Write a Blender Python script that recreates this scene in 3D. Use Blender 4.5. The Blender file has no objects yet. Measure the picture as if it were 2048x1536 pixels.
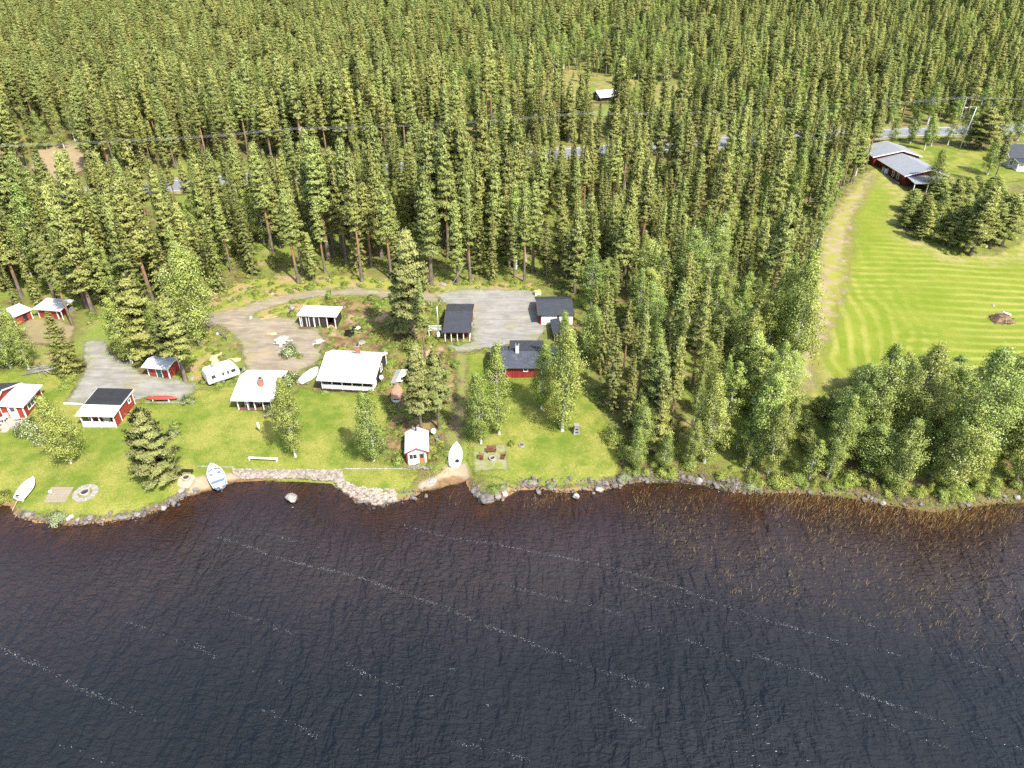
import bpy, math, random
import numpy as np
from mathutils import Vector, Matrix

random.seed(7)
RNG = np.random.default_rng(7)
SC = bpy.context.scene
COL = SC.collection
PI = math.pi

# ------------------------------------------------------------------ camera
FPX, PITCH, CAMH = 1422.0, math.radians(32.5), 60.0
CP, SP = math.cos(PITCH), math.sin(PITCH)
cam = bpy.data.cameras.new('camera')
cam.sensor_width = 36.0
cam.lens = 36.0 * FPX / 2048.0
cam.clip_start = 1.0
cam.clip_end = 9000.0
camo = bpy.data.objects.new('camera', cam)
camo.location = (0, 0, CAMH)
camo.rotation_euler = (PI / 2 - PITCH, 0, 0)
COL.objects.link(camo)
SC.camera = camo


def ray(px, py):
    a = (px - 1024) / FPX
    b = (768 - py) / FPX
    return np.array([a, CP + b * SP, -SP + b * CP])


def at0(px, py, z=0.0):
    d = ray(px, py)
    t = (z - CAMH) / d[2]
    return np.array([0, 0, CAMH]) + d * t


def proj(x, y, z):
    dz = z - CAMH
    dep = y * CP - dz * SP
    return 1024 + FPX * x / dep, 768 - FPX * (y * SP + dz * CP) / dep, dep


# ------------------------------------------------------------------ terrain
SHORE_PX = [(-900, 985), (-500, 990), (-250, 1000), (-100, 1003), (0, 1008), (22, 1010), (33, 1033), (75, 1044),
            (150, 1050), (220, 1044), (290, 1032), (335, 1014), (385, 988), (412, 979), (450, 964), (480, 962), (540, 960),
            (600, 959), (668, 963), (690, 985), (712, 1001), (760, 1011), (795, 1003), (830, 994), (850, 978),
            (876, 962), (905, 953), (932, 958), (942, 984), (972, 1004), (1008, 997), (1034, 980), (1080, 977),
            (1130, 986), (1160, 980), (1200, 982), (1240, 972), (1270, 963), (1340, 963), (1420, 970), (1460, 983),
            (1520, 986), (1600, 986), (1680, 990), (1740, 1002), (1800, 1013), (1870, 1024), (1920, 1013),
            (2000, 1004), (2048, 1003), (2200, 1000), (2500, 1000), (3000, 990)]
SHORE = np.array([at0(*p)[:2] for p in SHORE_PX])
SHORE = np.vstack([[-3000, SHORE[0, 1] - 100], SHORE, [3000, SHORE[-1, 1] + 60]])


def seg_dist(P, poly, closed=False):
    n = len(poly)
    best = np.full(len(P), 1e9)
    for i in range(n if closed else n - 1):
        a, b = poly[i], poly[(i + 1) % n]
        ab = b - a
        t = np.clip(((P - a) @ ab) / max(ab @ ab, 1e-9), 0, 1)
        d = np.hypot(*(P - a - t[:, None] * ab).T)
        np.minimum(best, d, out=best)
    return best


def inside(P, poly):
    c = np.zeros(len(P), bool)
    n = len(poly)
    x, y = P[:, 0], P[:, 1]
    for i in range(n):
        x1, y1 = poly[i]
        x2, y2 = poly[(i + 1) % n]
        if y1 == y2:
            continue
        m = ((y1 > y) != (y2 > y)) & (x < (x2 - x1) * (y - y1) / (y2 - y1) + x1)
        c ^= m
    return c


def sdist(P, poly):
    d = seg_dist(P, poly, True)
    return np.where(inside(P, poly), d, -d)


LAND = np.vstack([SHORE, [3000, 6000], [-3000, 6000]])


def shore_d(P):
    d = seg_dist(P, SHORE)
    return np.where(inside(P, LAND), d, -d)


def vnoise(x, y, seed=0):
    """smooth value noise, -1..1"""
    xi, yi = np.floor(x).astype(np.int64), np.floor(y).astype(np.int64)
    fx, fy = x - xi, y - yi
    fx, fy = fx * fx * (3 - 2 * fx), fy * fy * (3 - 2 * fy)

    def h(a, b):
        n = (a * 374761393 + b * 668265263 + seed * 1442695) & 0x7fffffff
        n = ((n ^ (n >> 13)) * 1274126177) & 0x7fffffff
        return ((n ^ (n >> 16)) & 0xffff) / 32767.5 - 1
    return ((h(xi, yi) * (1 - fx) + h(xi + 1, yi) * fx) * (1 - fy) + (h(xi, yi + 1) * (1 - fx) + h(xi + 1, yi + 1) * fx) * fy)


def steps(*segs):
    out = []
    for a, b, s in segs:
        out += list(np.arange(a, b - 1e-6, s))
    out.append(segs[-1][1])
    return np.array(out)


GX = steps((-4000, -600, 200), (-600, -320, 20), (-320, -160, 5), (-160, -84, 1.5), (-84, 84, 0.5), (84, 160, 1.5), (160, 330, 5), (330, 600, 20), (600, 4000, 200))
GY = steps((-3000, -100, 200), (-100, 30, 6), (30, 58, 1.5), (58, 124, 0.5), (124, 230, 1.5), (230, 520, 5), (520, 900, 20), (900, 5000, 200))
NX, NY = len(GX), len(GY)
MX, MY = np.meshgrid(GX, GY)
GP = np.column_stack([MX.ravel(), MY.ravel()])
GD = shore_d(GP)
_zp = [(-400, -9), (-60, -7), (-25, -4.2), (-14, -2.4), (-8, -1.2), (-4, -0.5), (-1.5, -0.2), (0, 0), (0.8, 0.42), (2.2, 0.8), (6, 1.2),
       (16, 2.0), (45, 4.2), (120, 9.5), (180, 13), (300, 18.5), (500, 31), (1100, 60), (5000, 130)]
GZ = np.interp(GD, [p[0] for p in _zp], [p[1] for p in _zp])
_fade = np.clip((GD - 5) / 30, 0, 1)
GZ += _fade * (0.22 * vnoise(MX.ravel() / 9, MY.ravel() / 9, 1) + 0.5 * vnoise(MX.ravel() / 34, MY.ravel() / 34, 2))
_far = np.clip((MY.ravel() - 190) / 200, 0, 1)
GZ += _far * 2.2 * vnoise(MX.ravel() / 70, MY.ravel() / 70, 3)
GZ2 = GZ.reshape(NY, NX)


def hz(x, y):
    x = np.atleast_1d(np.asarray(x, float))
    y = np.atleast_1d(np.asarray(y, float))
    i = np.clip(np.searchsorted(GX, x) - 1, 0, NX - 2)
    j = np.clip(np.searchsorted(GY, y) - 1, 0, NY - 2)
    fx = np.clip((x - GX[i]) / (GX[i + 1] - GX[i]), 0, 1)
    fy = np.clip((y - GY[j]) / (GY[j + 1] - GY[j]), 0, 1)
    return (GZ2[j, i] * (1 - fx) + GZ2[j, i + 1] * fx) * (1 - fy) + (GZ2[j + 1, i] * (1 - fx) + GZ2[j + 1, i + 1] * fx) * fy


_T = np.concatenate([np.arange(40, 300, 0.5), np.arange(300, 3000, 4)])


def P(px, py, off=0.0):
    """the ground point seen at a pixel of the 2048 x 1536 photograph"""
    d = ray(px, py)
    x, y, z = d[0] * _T, d[1] * _T, CAMH + d[2] * _T
    g = np.maximum(hz(x, y), 0.0) + off
    k = np.argmax(z < g)
    if z[k] >= g[k]:
        k = len(_T) - 1
    lo, hi = _T[max(k - 1, 0)], _T[k]
    for _ in range(30):
        m = 0.5 * (lo + hi)
        gz = max(float(hz(d[0] * m, d[1] * m)[0]), 0.0) + off
        if CAMH + d[2] * m < gz:
            hi = m
        else:
            lo = m
    return Vector((d[0] * hi, d[1] * hi, CAMH + d[2] * hi - off))


def PV(px, py, z):
    """point on the horizontal plane at height z seen at a pixel"""
    return Vector(at0(px, py, z))


# ------------------------------------------------------------------ tags and meshes
def tag(o, label=None, cat=None, group=None, kind=None):
    if label:
        o['label'] = label
    if cat:
        o['category'] = cat
    if group:
        o['group'] = group
    if kind:
        o['kind'] = kind
    return o


def empty(name, loc, rz=0.0, label=None, cat=None, group=None, sc=None):
    o = bpy.data.objects.new(name, None)
    o.location = loc
    o.rotation_euler = (0, 0, rz)
    o.empty_display_size = 0.2
    if sc is not None:
        o.scale = sc
    COL.objects.link(o)
    return tag(o, label, cat, group)


def np_mesh(name, V, F, mats=(), midx=None, attrs=None, smooth=False):
    """V (n,3); F (m,k) faces all of k corners"""
    V = np.asarray(V, np.float32)
    F = np.asarray(F, np.int32)
    me = bpy.data.meshes.new(name)
    me.vertices.add(len(V))
    me.vertices.foreach_set('co', V.ravel())
    k = F.shape[1]
    me.loops.add(F.size)
    me.loops.foreach_set('vertex_index', F.ravel())
    me.polygons.add(len(F))
    me.polygons.foreach_set('loop_start', np.arange(0, F.size, k, dtype=np.int32))
    me.polygons.foreach_set('loop_total', np.full(len(F), k, np.int32))
    for m in mats:
        me.materials.append(m)
    if midx is not None:
        me.polygons.foreach_set('material_index', np.asarray(midx, np.int32))
    me.polygons.foreach_set('use_smooth', np.full(len(F), bool(smooth)))
    for k_, a in (attrs or {}).items():
        a = np.asarray(a, np.float32)
        if a.ndim == 2:
            me.attributes.new(k_, 'FLOAT_VECTOR', 'POINT').data.foreach_set('vector', a.ravel())
        else:
            me.attributes.new(k_, 'FLOAT', 'POINT').data.foreach_set('value', a)
    me.update(calc_edges=True)
    return me


def obj(name, me, parent=None, loc=None):
    o = bpy.data.objects.new(name, me)
    COL.objects.link(o)
    if parent is not None:
        o.parent = parent
    if loc is not None:
        o.location = loc
    return o


class MB:
    """collects solids with a material each, then links them as ONE mesh object"""

    def __init__(self):
        self.v, self.f, self.m, self.mats, self.sm = [], [], [], [], []

    def _mi(self, mat):
        if mat not in self.mats:
            self.mats.append(mat)
        return self.mats.index(mat)

    def add(self, V, F, mat, smooth=False):
        b = len(self.v)
        mi = self._mi(mat)
        self.v += [tuple(p) for p in V]
        for f in F:
            self.f.append([b + i for i in f])
            self.m.append(mi)
            self.sm.append(smooth)
        return self

    def box(self, x0, x1, y0, y1, z0, z1, mat):
        V = [(x, y, z) for z in (z0, z1) for y in (y0, y1) for x in (x0, x1)]
        return self.add(V, [(0, 2, 3, 1), (4, 5, 7, 6), (0, 1, 5, 4), (2, 6, 7, 3), (0, 4, 6, 2), (1, 3, 7, 5)], mat)

    def bar(self, a, b, w, h, mat):
        """a rectangular bar from a to b"""
        a, b = Vector(a), Vector(b)
        d = (b - a).normalized()
        s = d.cross(Vector((0, 0, 1)))
        s = Vector((1, 0, 0)) if s.length < 1e-4 else s.normalized()
        u = s.cross(d)
        V = [p + s * (i * w / 2) + u * (j * h / 2) for p in (a, b) for j in (-1, 1) for i in (-1, 1)]
        return self.add(V, [(0, 2, 3, 1), (4, 5, 7, 6), (0, 1, 5, 4), (2, 6, 7, 3), (0, 4, 6, 2), (1, 3, 7, 5)], mat)

    def tube(self, pts, rad, mat, n=8, smooth=True, caps=True):
        V, F = tube_vf(pts, rad, n)
        self.add(V, F, mat, smooth)
        if caps:
            b = len(self.v) - len(V)
            for k in (0, len(pts) - 1):
                self.f.append([b + k * n + i for i in (range(n) if k else range(n - 1, -1, -1))])
                self.m.append(self._mi(mat))
                self.sm.append(False)
        return self

    def prism(self, prof, axis, lo, hi, mat):
        """profile of (a, z) points swept along 'x' (a = y) or 'y' (a = x)"""
        n = len(prof)
        if axis == 'x':
            V = [(t, a, z) for t in (lo, hi) for a, z in prof]
        else:
            V = [(a, t, z) for t in (lo, hi) for a, z in prof]
        F = [(i, (i + 1) % n, n + (i + 1) % n, n + i) for i in range(n)]
        F += [tuple(range(n - 1, -1, -1)), tuple(range(n, 2 * n))]
        return self.add(V, F, mat)

    def disc(self, c, r, z0, z1, mat, n=20, r2=None, smooth=False):
        r2 = r if r2 is None else r2
        return self.tube([(c[0], c[1], z0), (c[0], c[1], z1)], [r, r2], mat, n, smooth)

    def ring(self, c, ro, ri, z0, z1, mat, n=24):
        V = []
        for r, z in ((ro, z0), (ro, z1), (ri, z1), (ri, z0)):
            for i in range(n):
                a = 2 * PI * i / n
                V.append((c[0] + r * math.cos(a), c[1] + r * math.sin(a), z))
        F = []
        for k in range(4):
            for i in range(n):
                j = (i + 1) % n
                F.append((k * n + i, k * n + j, ((k + 1) % 4) * n + j, ((k + 1) % 4) * n + i))
        return self.add(V, F, mat)

    def build(self, name, parent=None, bevel=0.0, loc=None):
        me = bpy.data.meshes.new(name)
        me.from_pydata(self.v, [], self.f)
        for m in self.mats:
            me.materials.append(m)
        me.polygons.foreach_set('material_index', self.m)
        me.polygons.foreach_set('use_smooth', self.sm)
        import bmesh
        bm = bmesh.new()
        bm.from_mesh(me)
        bmesh.ops.recalc_face_normals(bm, faces=bm.faces)
        if bevel:
            bmesh.ops.bevel(bm, geom=[e for e in bm.edges if e.calc_face_angle(0) > 0.6], offset=bevel, segments=1, affect='EDGES')
        bm.to_mesh(me)
        bm.free()
        me.update()
        return obj(name, me, parent, loc)


def tube_vf(pts, rad, n):
    pts = [Vector(p) for p in pts]
    V, F = [], []
    for k, p in enumerate(pts):
        d = (pts[min(k + 1, len(pts) - 1)] - pts[max(k - 1, 0)]).normalized()
        s = d.cross(Vector((0.3, 1, 0.1)) if abs(d.y) < 0.9 else Vector((1, 0, 0))).normalized()
        u = d.cross(s)
        r = rad[k] if hasattr(rad, '__len__') else rad
        for i in range(n):
            a = 2 * PI * i / n
            V.append(p + s * (r * math.cos(a)) + u * (r * math.sin(a)))
    for k in range(len(pts) - 1):
        for i in range(n):
            j = (i + 1) % n
            F.append((k * n + i, k * n + j, (k + 1) * n + j, (k + 1) * n + i))
    return V, F


# ------------------------------------------------------------------ materials
class NT:
    def __init__(self, name):
        self.m = bpy.data.materials.new(name)
        self.m.use_nodes = True
        self.t = self.m.node_tree
        self.t.nodes.clear()
        self.out = self.t.nodes.new('ShaderNodeOutputMaterial')

    def n(self, typ, **kw):
        nd = self.t.nodes.new('ShaderNode' + typ)
        for k, v in kw.items():
            if k.startswith('i_'):
                nd.inputs[k[2:].replace('_', ' ')].default_value = v
            elif k == 'inp':
                for a, b in v.items():
                    self.set(nd.inputs[a], b)
            else:
                setattr(nd, k, v)
        return nd

    def set(self, sock, v):
        if isinstance(v, bpy.types.NodeSocket):
            self.t.links.new(v, sock)
        elif isinstance(v, (tuple, list)) and len(v) == 3 and sock.type == 'RGBA':
            sock.default_value = (*v, 1)
        else:
            sock.default_value = v

    def math(self, op, a, b=0.0, c=None, clamp=False):
        nd = self.n('Math', operation=op, use_clamp=clamp)
        self.set(nd.inputs[0], a)
        self.set(nd.inputs[1], b)
        if c is not None:
            self.set(nd.inputs[2], c)
        return nd.outputs[0]

    def mix(self, fac, a, b, blend='MIX'):
        nd = self.n('Mix', data_type='RGBA', blend_type=blend)
        self.set(nd.inputs[0], fac)
        self.set(nd.inputs[6], a)
        self.set(nd.inputs[7], b)
        return nd.outputs[2]

    def noise(self, scale, detail=3, rough=0.5, vec=None, dist=0.0):
        nd = self.n('TexNoise')
        nd.inputs['Scale'].default_value = scale
        nd.inputs['Detail'].default_value = detail
        nd.inputs['Roughness'].default_value = rough
        nd.inputs['Distortion'].default_value = dist
        if vec is not None:
            self.t.links.new(vec, nd.inputs['Vector'])
        return nd.outputs[0]

    def coord(self, kind='Object', scale=None, rot=None, loc=None):
        if kind == 'World':
            o = self.n('NewGeometry').outputs['Position']
        else:
            o = self.n('TexCoord').outputs[kind]
        if scale is not None or rot is not None or loc is not None:
            mp = self.n('Mapping')
            self.t.links.new(o, mp.inputs[0])
            if scale is not None:
                mp.inputs['Scale'].default_value = scale
            if rot is not None:
                mp.inputs['Rotation'].default_value = rot
            if loc is not None:
                mp.inputs['Location'].default_value = loc
            o = mp.outputs[0]
        return o

    def ramp(self, fac, lo, hi, a=0.0, b=1.0):
        nd = self.n('MapRange')
        nd.interpolation_type = 'SMOOTHSTEP'
        self.set(nd.inputs[0], fac)
        for i, v in enumerate((lo, hi, a, b)):
            self.set(nd.inputs[i + 1], v)
        return nd.outputs[0]

    def attr(self, name):
        return self.n('Attribute', attribute_name=name).outputs['Fac']

    def bump(self, h, strength=0.3, dist=0.05, normal=None):
        nd = self.n('Bump')
        nd.inputs['Strength'].default_value = strength
        nd.inputs['Distance'].default_value = dist
        self.t.links.new(h, nd.inputs['Height'])
        if normal is not None:
            self.t.links.new(normal, nd.inputs['Normal'])
        return nd.outputs[0]

    def bsdf(self, color, rough=0.7, metal=0.0, normal=None, spec=0.4):
        nd = self.n('BsdfPrincipled')
        self.set(nd.inputs['Base Color'], color)
        self.set(nd.inputs['Roughness'], rough)
        nd.inputs['Metallic'].default_value = metal
        nd.inputs['Specular IOR Level'].default_value = spec
        if normal is not None:
            self.t.links.new(normal, nd.inputs['Normal'])
        return nd.outputs[0]

    def done(self, shader):
        self.t.links.new(shader, self.out.inputs[0])
        return self.m


def m_plain(name, col, rough=0.6, metal=0.0, var=0.12, scale=6.0, bump=0.0, spec=0.4):
    t = NT(name)
    c = t.coord('Object')
    n1 = t.noise(scale, 4, 0.6, c)
    n2 = t.noise(scale * 0.23, 3, 0.6, c)
    f = t.math('ADD', t.math('MULTIPLY', n1, 0.6), t.math('MULTIPLY', n2, 0.4))
    f = t.ramp(f, 0.3, 0.7)
    cc = t.mix(f, tuple(x * (1 - var) for x in col), tuple(min(1, x * (1 + var)) for x in col))
    nrm = t.bump(n1, bump, 0.02) if bump else None
    return t.done(t.bsdf(cc, rough, metal, nrm, spec))


def m_boards(name, col, width=0.14, rough=0.75, horiz=False, var=0.18, gap=0.55, spec=0.3):
    """painted boards, upright (or lying): seams, weathering, per-board tone"""
    t = NT(name)
    c = t.coord('Object')
    sx = t.n('SeparateXYZ')
    t.t.links.new(c, sx.inputs[0])
    s = sx.outputs[2] if horiz else t.math('ADD', sx.outputs[0], sx.outputs[1])
    q = t.math('DIVIDE', s, width)
    fr = t.math('FRACT', q)
    seam = t.ramp(t.math('ABSOLUTE', t.math('SUBTRACT', fr, 0.5)), 0.36, 0.47)
    wn = t.n('TexWhiteNoise', noise_dimensions='1D')
    t.t.links.new(t.math('FLOOR', q), wn.inputs['W'])
    n1 = t.noise(2.2, 5, 0.65, t.coord('Object', (1, 1, 0.35) if not horiz else (0.35, 0.35, 1)))
    tone = t.math('ADD', t.math('MULTIPLY', wn.outputs[0], 0.5), t.math('MULTIPLY', n1, 0.5))
    cc = t.mix(t.ramp(tone, 0.2, 0.8), tuple(x * (1 - var) for x in col), tuple(min(1, x * (1 + var)) for x in col))
    cc = t.mix(seam, cc, t.mix(1.0, cc, (gap, gap, gap), 'MULTIPLY'))
    h = t.math('SUBTRACT', 1.0, seam)
    return t.done(t.bsdf(cc, rough, 0, t.bump(h, 0.5, 0.02), spec))


def m_roof(name, col, pitch=0.25, rough=0.5, axis=0, var=0.1, depth=0.03, stain=None, metal=0.0):
    """sheet roof: ribs every 'pitch' metres, grime"""
    t = NT(name)
    c = t.coord('Object')
    sx = t.n('SeparateXYZ')
    t.t.links.new(c, sx.inputs[0])
    q = t.math('MULTIPLY', sx.outputs[axis], 2 * PI / pitch)
    w = t.math('SINE', q)
    n1 = t.noise(1.1, 5, 0.65, c)
    n2 = t.noise(9, 3, 0.6, c)
    f = t.ramp(t.math('ADD', t.math('MULTIPLY', n1, 0.7), t.math('MULTIPLY', n2, 0.3)), 0.35, 0.65)
    cc = t.mix(f, tuple(x * (1 - var) for x in col), tuple(min(1, x * (1 + var)) for x in col))
    rib = t.ramp(w, 0.75, 1.0)
    cc = t.mix(t.math('MULTIPLY', rib, 0.25), cc, t.mix(1.0, cc, (0.6, 0.6, 0.6), 'MULTIPLY'))
    if stain:
        st = t.ramp(t.noise(0.8, 6, 0.7, t.coord('Object', (1, 1, 1), None, (3.3, 1.7, 0))), 0.56, 0.72)
        cc = t.mix(t.math('MULTIPLY', st, 0.7), cc, stain)
    nrm = t.bump(w, 0.35, depth) if depth else None
    return t.done(t.bsdf(cc, rough, metal, nrm, 0.4))


def m_leaf(name, c1, c2, transl=0.3, c3=None, objvar=0.25, soft=0.65):
    """foliage: per-clump tint from the 'tint' attribute, per-plant tone"""
    t = NT(name)
    tint = t.attr('tint')
    oi = t.n('ObjectInfo')
    cc = t.mix(tint, c1, c2)
    if c3 is not None:
        cc = t.mix(t.ramp(tint, 0.86, 0.95), cc, c3)
    hsv = t.n('HueSaturation')
    t.set(hsv.inputs['Color'], cc)
    r1 = oi.outputs['Random']
    t.set(hsv.inputs['Value'], t.math('ADD', 1 - objvar, t.math('MULTIPLY', r1, 2 * objvar)))
    r2 = t.math('FRACT', t.math('MULTIPLY', r1, 17.31))
    t.set(hsv.inputs['Hue'], t.math('ADD', 0.482, t.math('MULTIPLY', r2, 0.036)))
    cc = hsv.outputs[0]
    # leaves of one clump lie roughly along the crown's surface: shade them with a softened normal
    an = t.n('Attribute', attribute_name='nrm')
    vt = t.n('VectorTransform', vector_type='NORMAL', convert_from='OBJECT', convert_to='WORLD')
    t.t.links.new(an.outputs['Vector'], vt.inputs[0])
    ge = t.n('NewGeometry')
    mv = t.n('Mix', data_type='VECTOR')
    mv.inputs[0].default_value = soft
    t.t.links.new(ge.outputs['Normal'], mv.inputs[4])
    t.t.links.new(vt.outputs[0], mv.inputs[5])
    vn = t.n('VectorMath', operation='NORMALIZE')
    t.t.links.new(mv.outputs[1], vn.inputs[0])
    d = t.n('BsdfDiffuse')
    t.set(d.inputs[0], cc)
    t.t.links.new(vn.outputs[0], d.inputs['Normal'])
    tr = t.n('BsdfTranslucent')
    t.set(tr.inputs[0], t.mix(1.0, cc, (1.1, 1.15, 0.6), 'MULTIPLY'))
    ms = t.n('MixShader')
    ms.inputs[0].default_value = transl
    t.t.links.new(d.outputs[0], ms.inputs[1])
    t.t.links.new(tr.outputs[0], ms.inputs[2])
    gl = t.n('BsdfGlossy')
    gl.inputs['Roughness'].default_value = 0.45
    gl.inputs[0].default_value = (0.9, 0.9, 0.85, 1)
    m2 = t.n('MixShader')
    m2.inputs[0].default_value = 0.035
    t.t.links.new(ms.outputs[0], m2.inputs[1])
    t.t.links.new(gl.outputs[0], m2.inputs[2])
    return t.done(m2.outputs[0])

# ------------------------------------------------------------------ ground materials
def ground_colors(t, c, kind):
    """colour and height of one kind of ground at world position c"""
    big = t.noise(0.09, 4, 0.6, c)
    mid = t.noise(0.55, 4, 0.62, c)
    fine = t.noise(5.5, 4, 0.7, c)
    vf = t.noise(17, 2, 0.7, c)
    if kind == 'forest':
        cc = t.mix(t.ramp(mid, 0.38, 0.62), (0.125, 0.085, 0.045), (0.15, 0.165, 0.038))
        cc = t.mix(t.ramp(big, 0.42, 0.62), cc, t.mix(t.ramp(fine, 0.35, 0.65), (0.12, 0.18, 0.03), (0.23, 0.25, 0.055)))
        cc = t.mix(t.math('MULTIPLY', t.ramp(t.noise(0.23, 5, 0.6, c), 0.55, 0.68), 0.7), cc, (0.33, 0.235, 0.125))
    elif kind == 'verge':
        cc = t.mix(t.ramp(mid, 0.35, 0.6), (0.16, 0.205, 0.03), (0.26, 0.25, 0.055))
        cc = t.mix(t.ramp(t.noise(0.3, 5, 0.65, c), 0.47, 0.62), cc, t.mix(t.ramp(fine, 0.3, 0.7), (0.24, 0.15, 0.08), (0.40, 0.29, 0.16)))
    elif kind == 'heath':
        cc = t.mix(t.ramp(mid, 0.4, 0.6), (0.125, 0.075, 0.042), (0.25, 0.175, 0.08))
        cc = t.mix(t.ramp(t.noise(0.33, 5, 0.65, c), 0.47, 0.62), cc, t.mix(t.ramp(fine, 0.3, 0.7), (0.10, 0.14, 0.022), (0.20, 0.22, 0.04)))
        cc = t.mix(t.ramp(t.noise(0.21, 4, 0.6, t.coord('World', None, None, (31, 7, 0))), 0.56, 0.68), cc, (0.36, 0.26, 0.155))
    elif kind == 'lawn':
        cc = t.mix(t.ramp(mid, 0.33, 0.68), (0.108, 0.160, 0.019), (0.178, 0.205, 0.032))
        dry = t.ramp(t.math('ADD', t.math('MULTIPLY', t.noise(0.16, 5, 0.62, c), 0.72), t.math('MULTIPLY', fine, 0.28)), 0.44, 0.62)
        cc = t.mix(t.math('MULTIPLY', dry, 0.92), cc, t.mix(t.ramp(fine, 0.3, 0.7), (0.215, 0.222, 0.038), (0.31, 0.275, 0.078)))
        sh = t.ramp(t.noise(0.5, 4, 0.6, t.coord('World', None, None, (11, 47, 0))), 0.58, 0.7)
        cc = t.mix(t.math('MULTIPLY', sh, 0.5), cc, (0.10, 0.15, 0.018))
    elif kind == 'gravel':
        cc = t.mix(t.ramp(mid, 0.3, 0.7), (0.205, 0.170, 0.125), (0.255, 0.215, 0.162))
        cc = t.mix(t.math('MULTIPLY', t.ramp(t.noise(0.28, 5, 0.6, c), 0.5, 0.66), 0.6), cc, (0.30, 0.22, 0.13))
    elif kind == 'greygravel':
        cc = t.mix(t.ramp(mid, 0.3, 0.7), (0.205, 0.194, 0.172), (0.252, 0.239, 0.214))
        cc = t.mix(t.math('MULTIPLY', t.ramp(t.noise(0.22, 5, 0.65, c), 0.54, 0.7), 0.6), cc, (0.24, 0.22, 0.10))
    elif kind == 'dirt':
        cc = t.mix(t.ramp(mid, 0.3, 0.7), (0.12, 0.085, 0.05), (0.20, 0.15, 0.085))
        cc = t.mix(t.math('MULTIPLY', t.ramp(t.noise(0.6, 5, 0.65, c), 0.52, 0.68), 0.7), cc, (0.16, 0.17, 0.04))
    elif kind == 'sand':
        cc = t.mix(t.ramp(mid, 0.3, 0.7), (0.235, 0.18, 0.115), (0.32, 0.255, 0.165))
    elif kind == 'bog':
        cc = t.mix(t.ramp(mid, 0.35, 0.65), (0.20, 0.165, 0.055), (0.27, 0.24, 0.08))
        cc = t.mix(t.ramp(t.noise(0.2, 4, 0.6, c), 0.48, 0.62), cc, (0.15, 0.19, 0.035))
    elif kind == 'scrub':
        cc = t.mix(t.ramp(mid, 0.35, 0.65), (0.20, 0.165, 0.075), (0.12, 0.155, 0.03))
        cc = t.mix(t.ramp(t.noise(0.7, 5, 0.65, c), 0.5, 0.62), cc, (0.09, 0.07, 0.04))
    if kind in ('gravel', 'greygravel', 'sand', 'dirt'):
        sp = t.ramp(vf, 0.3, 0.7)
        cc = t.mix(t.math('MULTIPLY', sp, 0.32), cc, t.mix(1.0, cc, (1.5, 1.5, 1.5), 'MULTIPLY'))
        cc = t.mix(t.ramp(t.noise(26, 1, 0.5, c), 0.62, 0.72, 0, 0.5), cc, t.mix(1.0, cc, (0.55, 0.55, 0.55), 'MULTIPLY'))
    else:
        cc = t.mix(t.ramp(vf, 0.3, 0.7, 0.5, 0), cc, t.mix(1.0, cc, (0.6, 0.62, 0.6), 'MULTIPLY'))
        cc = t.mix(t.ramp(fine, 0.4, 0.75, 0.0, 0.35), cc, t.mix(1.0, cc, (1.45, 1.4, 1.3), 'MULTIPLY'))
    return cc, t.math('ADD', t.math('MULTIPLY', fine, 0.6), t.math('MULTIPLY', vf, 0.4))


def m_ground(name, kind, edge=None, extra=None):
    t = NT(name)
    c = t.coord('World')
    cc, h = ground_colors(t, c, kind)
    if extra:
        cc = extra(t, c, cc)
    grassy = kind in ('lawn', 'verge', 'forest', 'heath', 'scrub', 'bog')
    sh = t.bsdf(cc, 0.9, 0, t.bump(h, 0.55 if grassy else 0.3, 0.12 if grassy else 0.05), 0.15)
    if edge:
        amp, w = edge
        n1 = t.noise(0.55, 5, 0.68, c)
        n2 = t.noise(3.7, 3, 0.7, c)
        e = t.attr('edge')
        e = t.math('ADD', e, t.math('MULTIPLY', t.math('SUBTRACT', n1, 0.5), 2.6 * amp))
        e = t.math('ADD', e, t.math('MULTIPLY', t.math('SUBTRACT', n2, 0.5), 1.3 * amp))
        fac = t.ramp(e, -w, w)
        tr = t.n('BsdfTransparent')
        ms = t.n('MixShader')
        t.set(ms.inputs[0], fac)
        t.t.links.new(tr.outputs[0], ms.inputs[1])
        t.t.links.new(sh, ms.inputs[2])
        sh = ms.outputs[0]
    return t.done(sh)


def wet_shore(t, c, cc):
    """the strip under and at the water line is brown lake sand and silt"""
    sx = t.n('SeparateXYZ')
    t.t.links.new(c, sx.inputs[0])
    z = sx.outputs[2]
    bed = t.mix(t.ramp(t.noise(0.5, 5, 0.65, c), 0.35, 0.65), (0.16, 0.098, 0.046), (0.27, 0.175, 0.088))
    bed = t.mix(t.ramp(t.noise(1.6, 4, 0.7, c), 0.55, 0.7), bed, (0.06, 0.035, 0.018))
    return t.mix(t.ramp(t.math('ADD', z, t.math('MULTIPLY', t.noise(1.5, 3, 0.6, c), 0.2)), 0.22, 0.42), bed, cc)


FACES = []
_idx = np.arange(NX * NY).reshape(NY, NX)
ALLF = np.stack([_idx[:-1, :-1], _idx[:-1, 1:], _idx[1:, 1:], _idx[1:, :-1]], -1)   # (NY-1, NX-1, 4)
gme = np_mesh('ground', np.column_stack([GP, GZ]), ALLF.reshape(-1, 4), [m_ground('forest_floor', 'forest', None, wet_shore)], smooth=True)
tag(obj('ground', gme), 'mossy brown and green forest floor running down to the lake shore', kind='structure')

ZN = [0]


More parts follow.
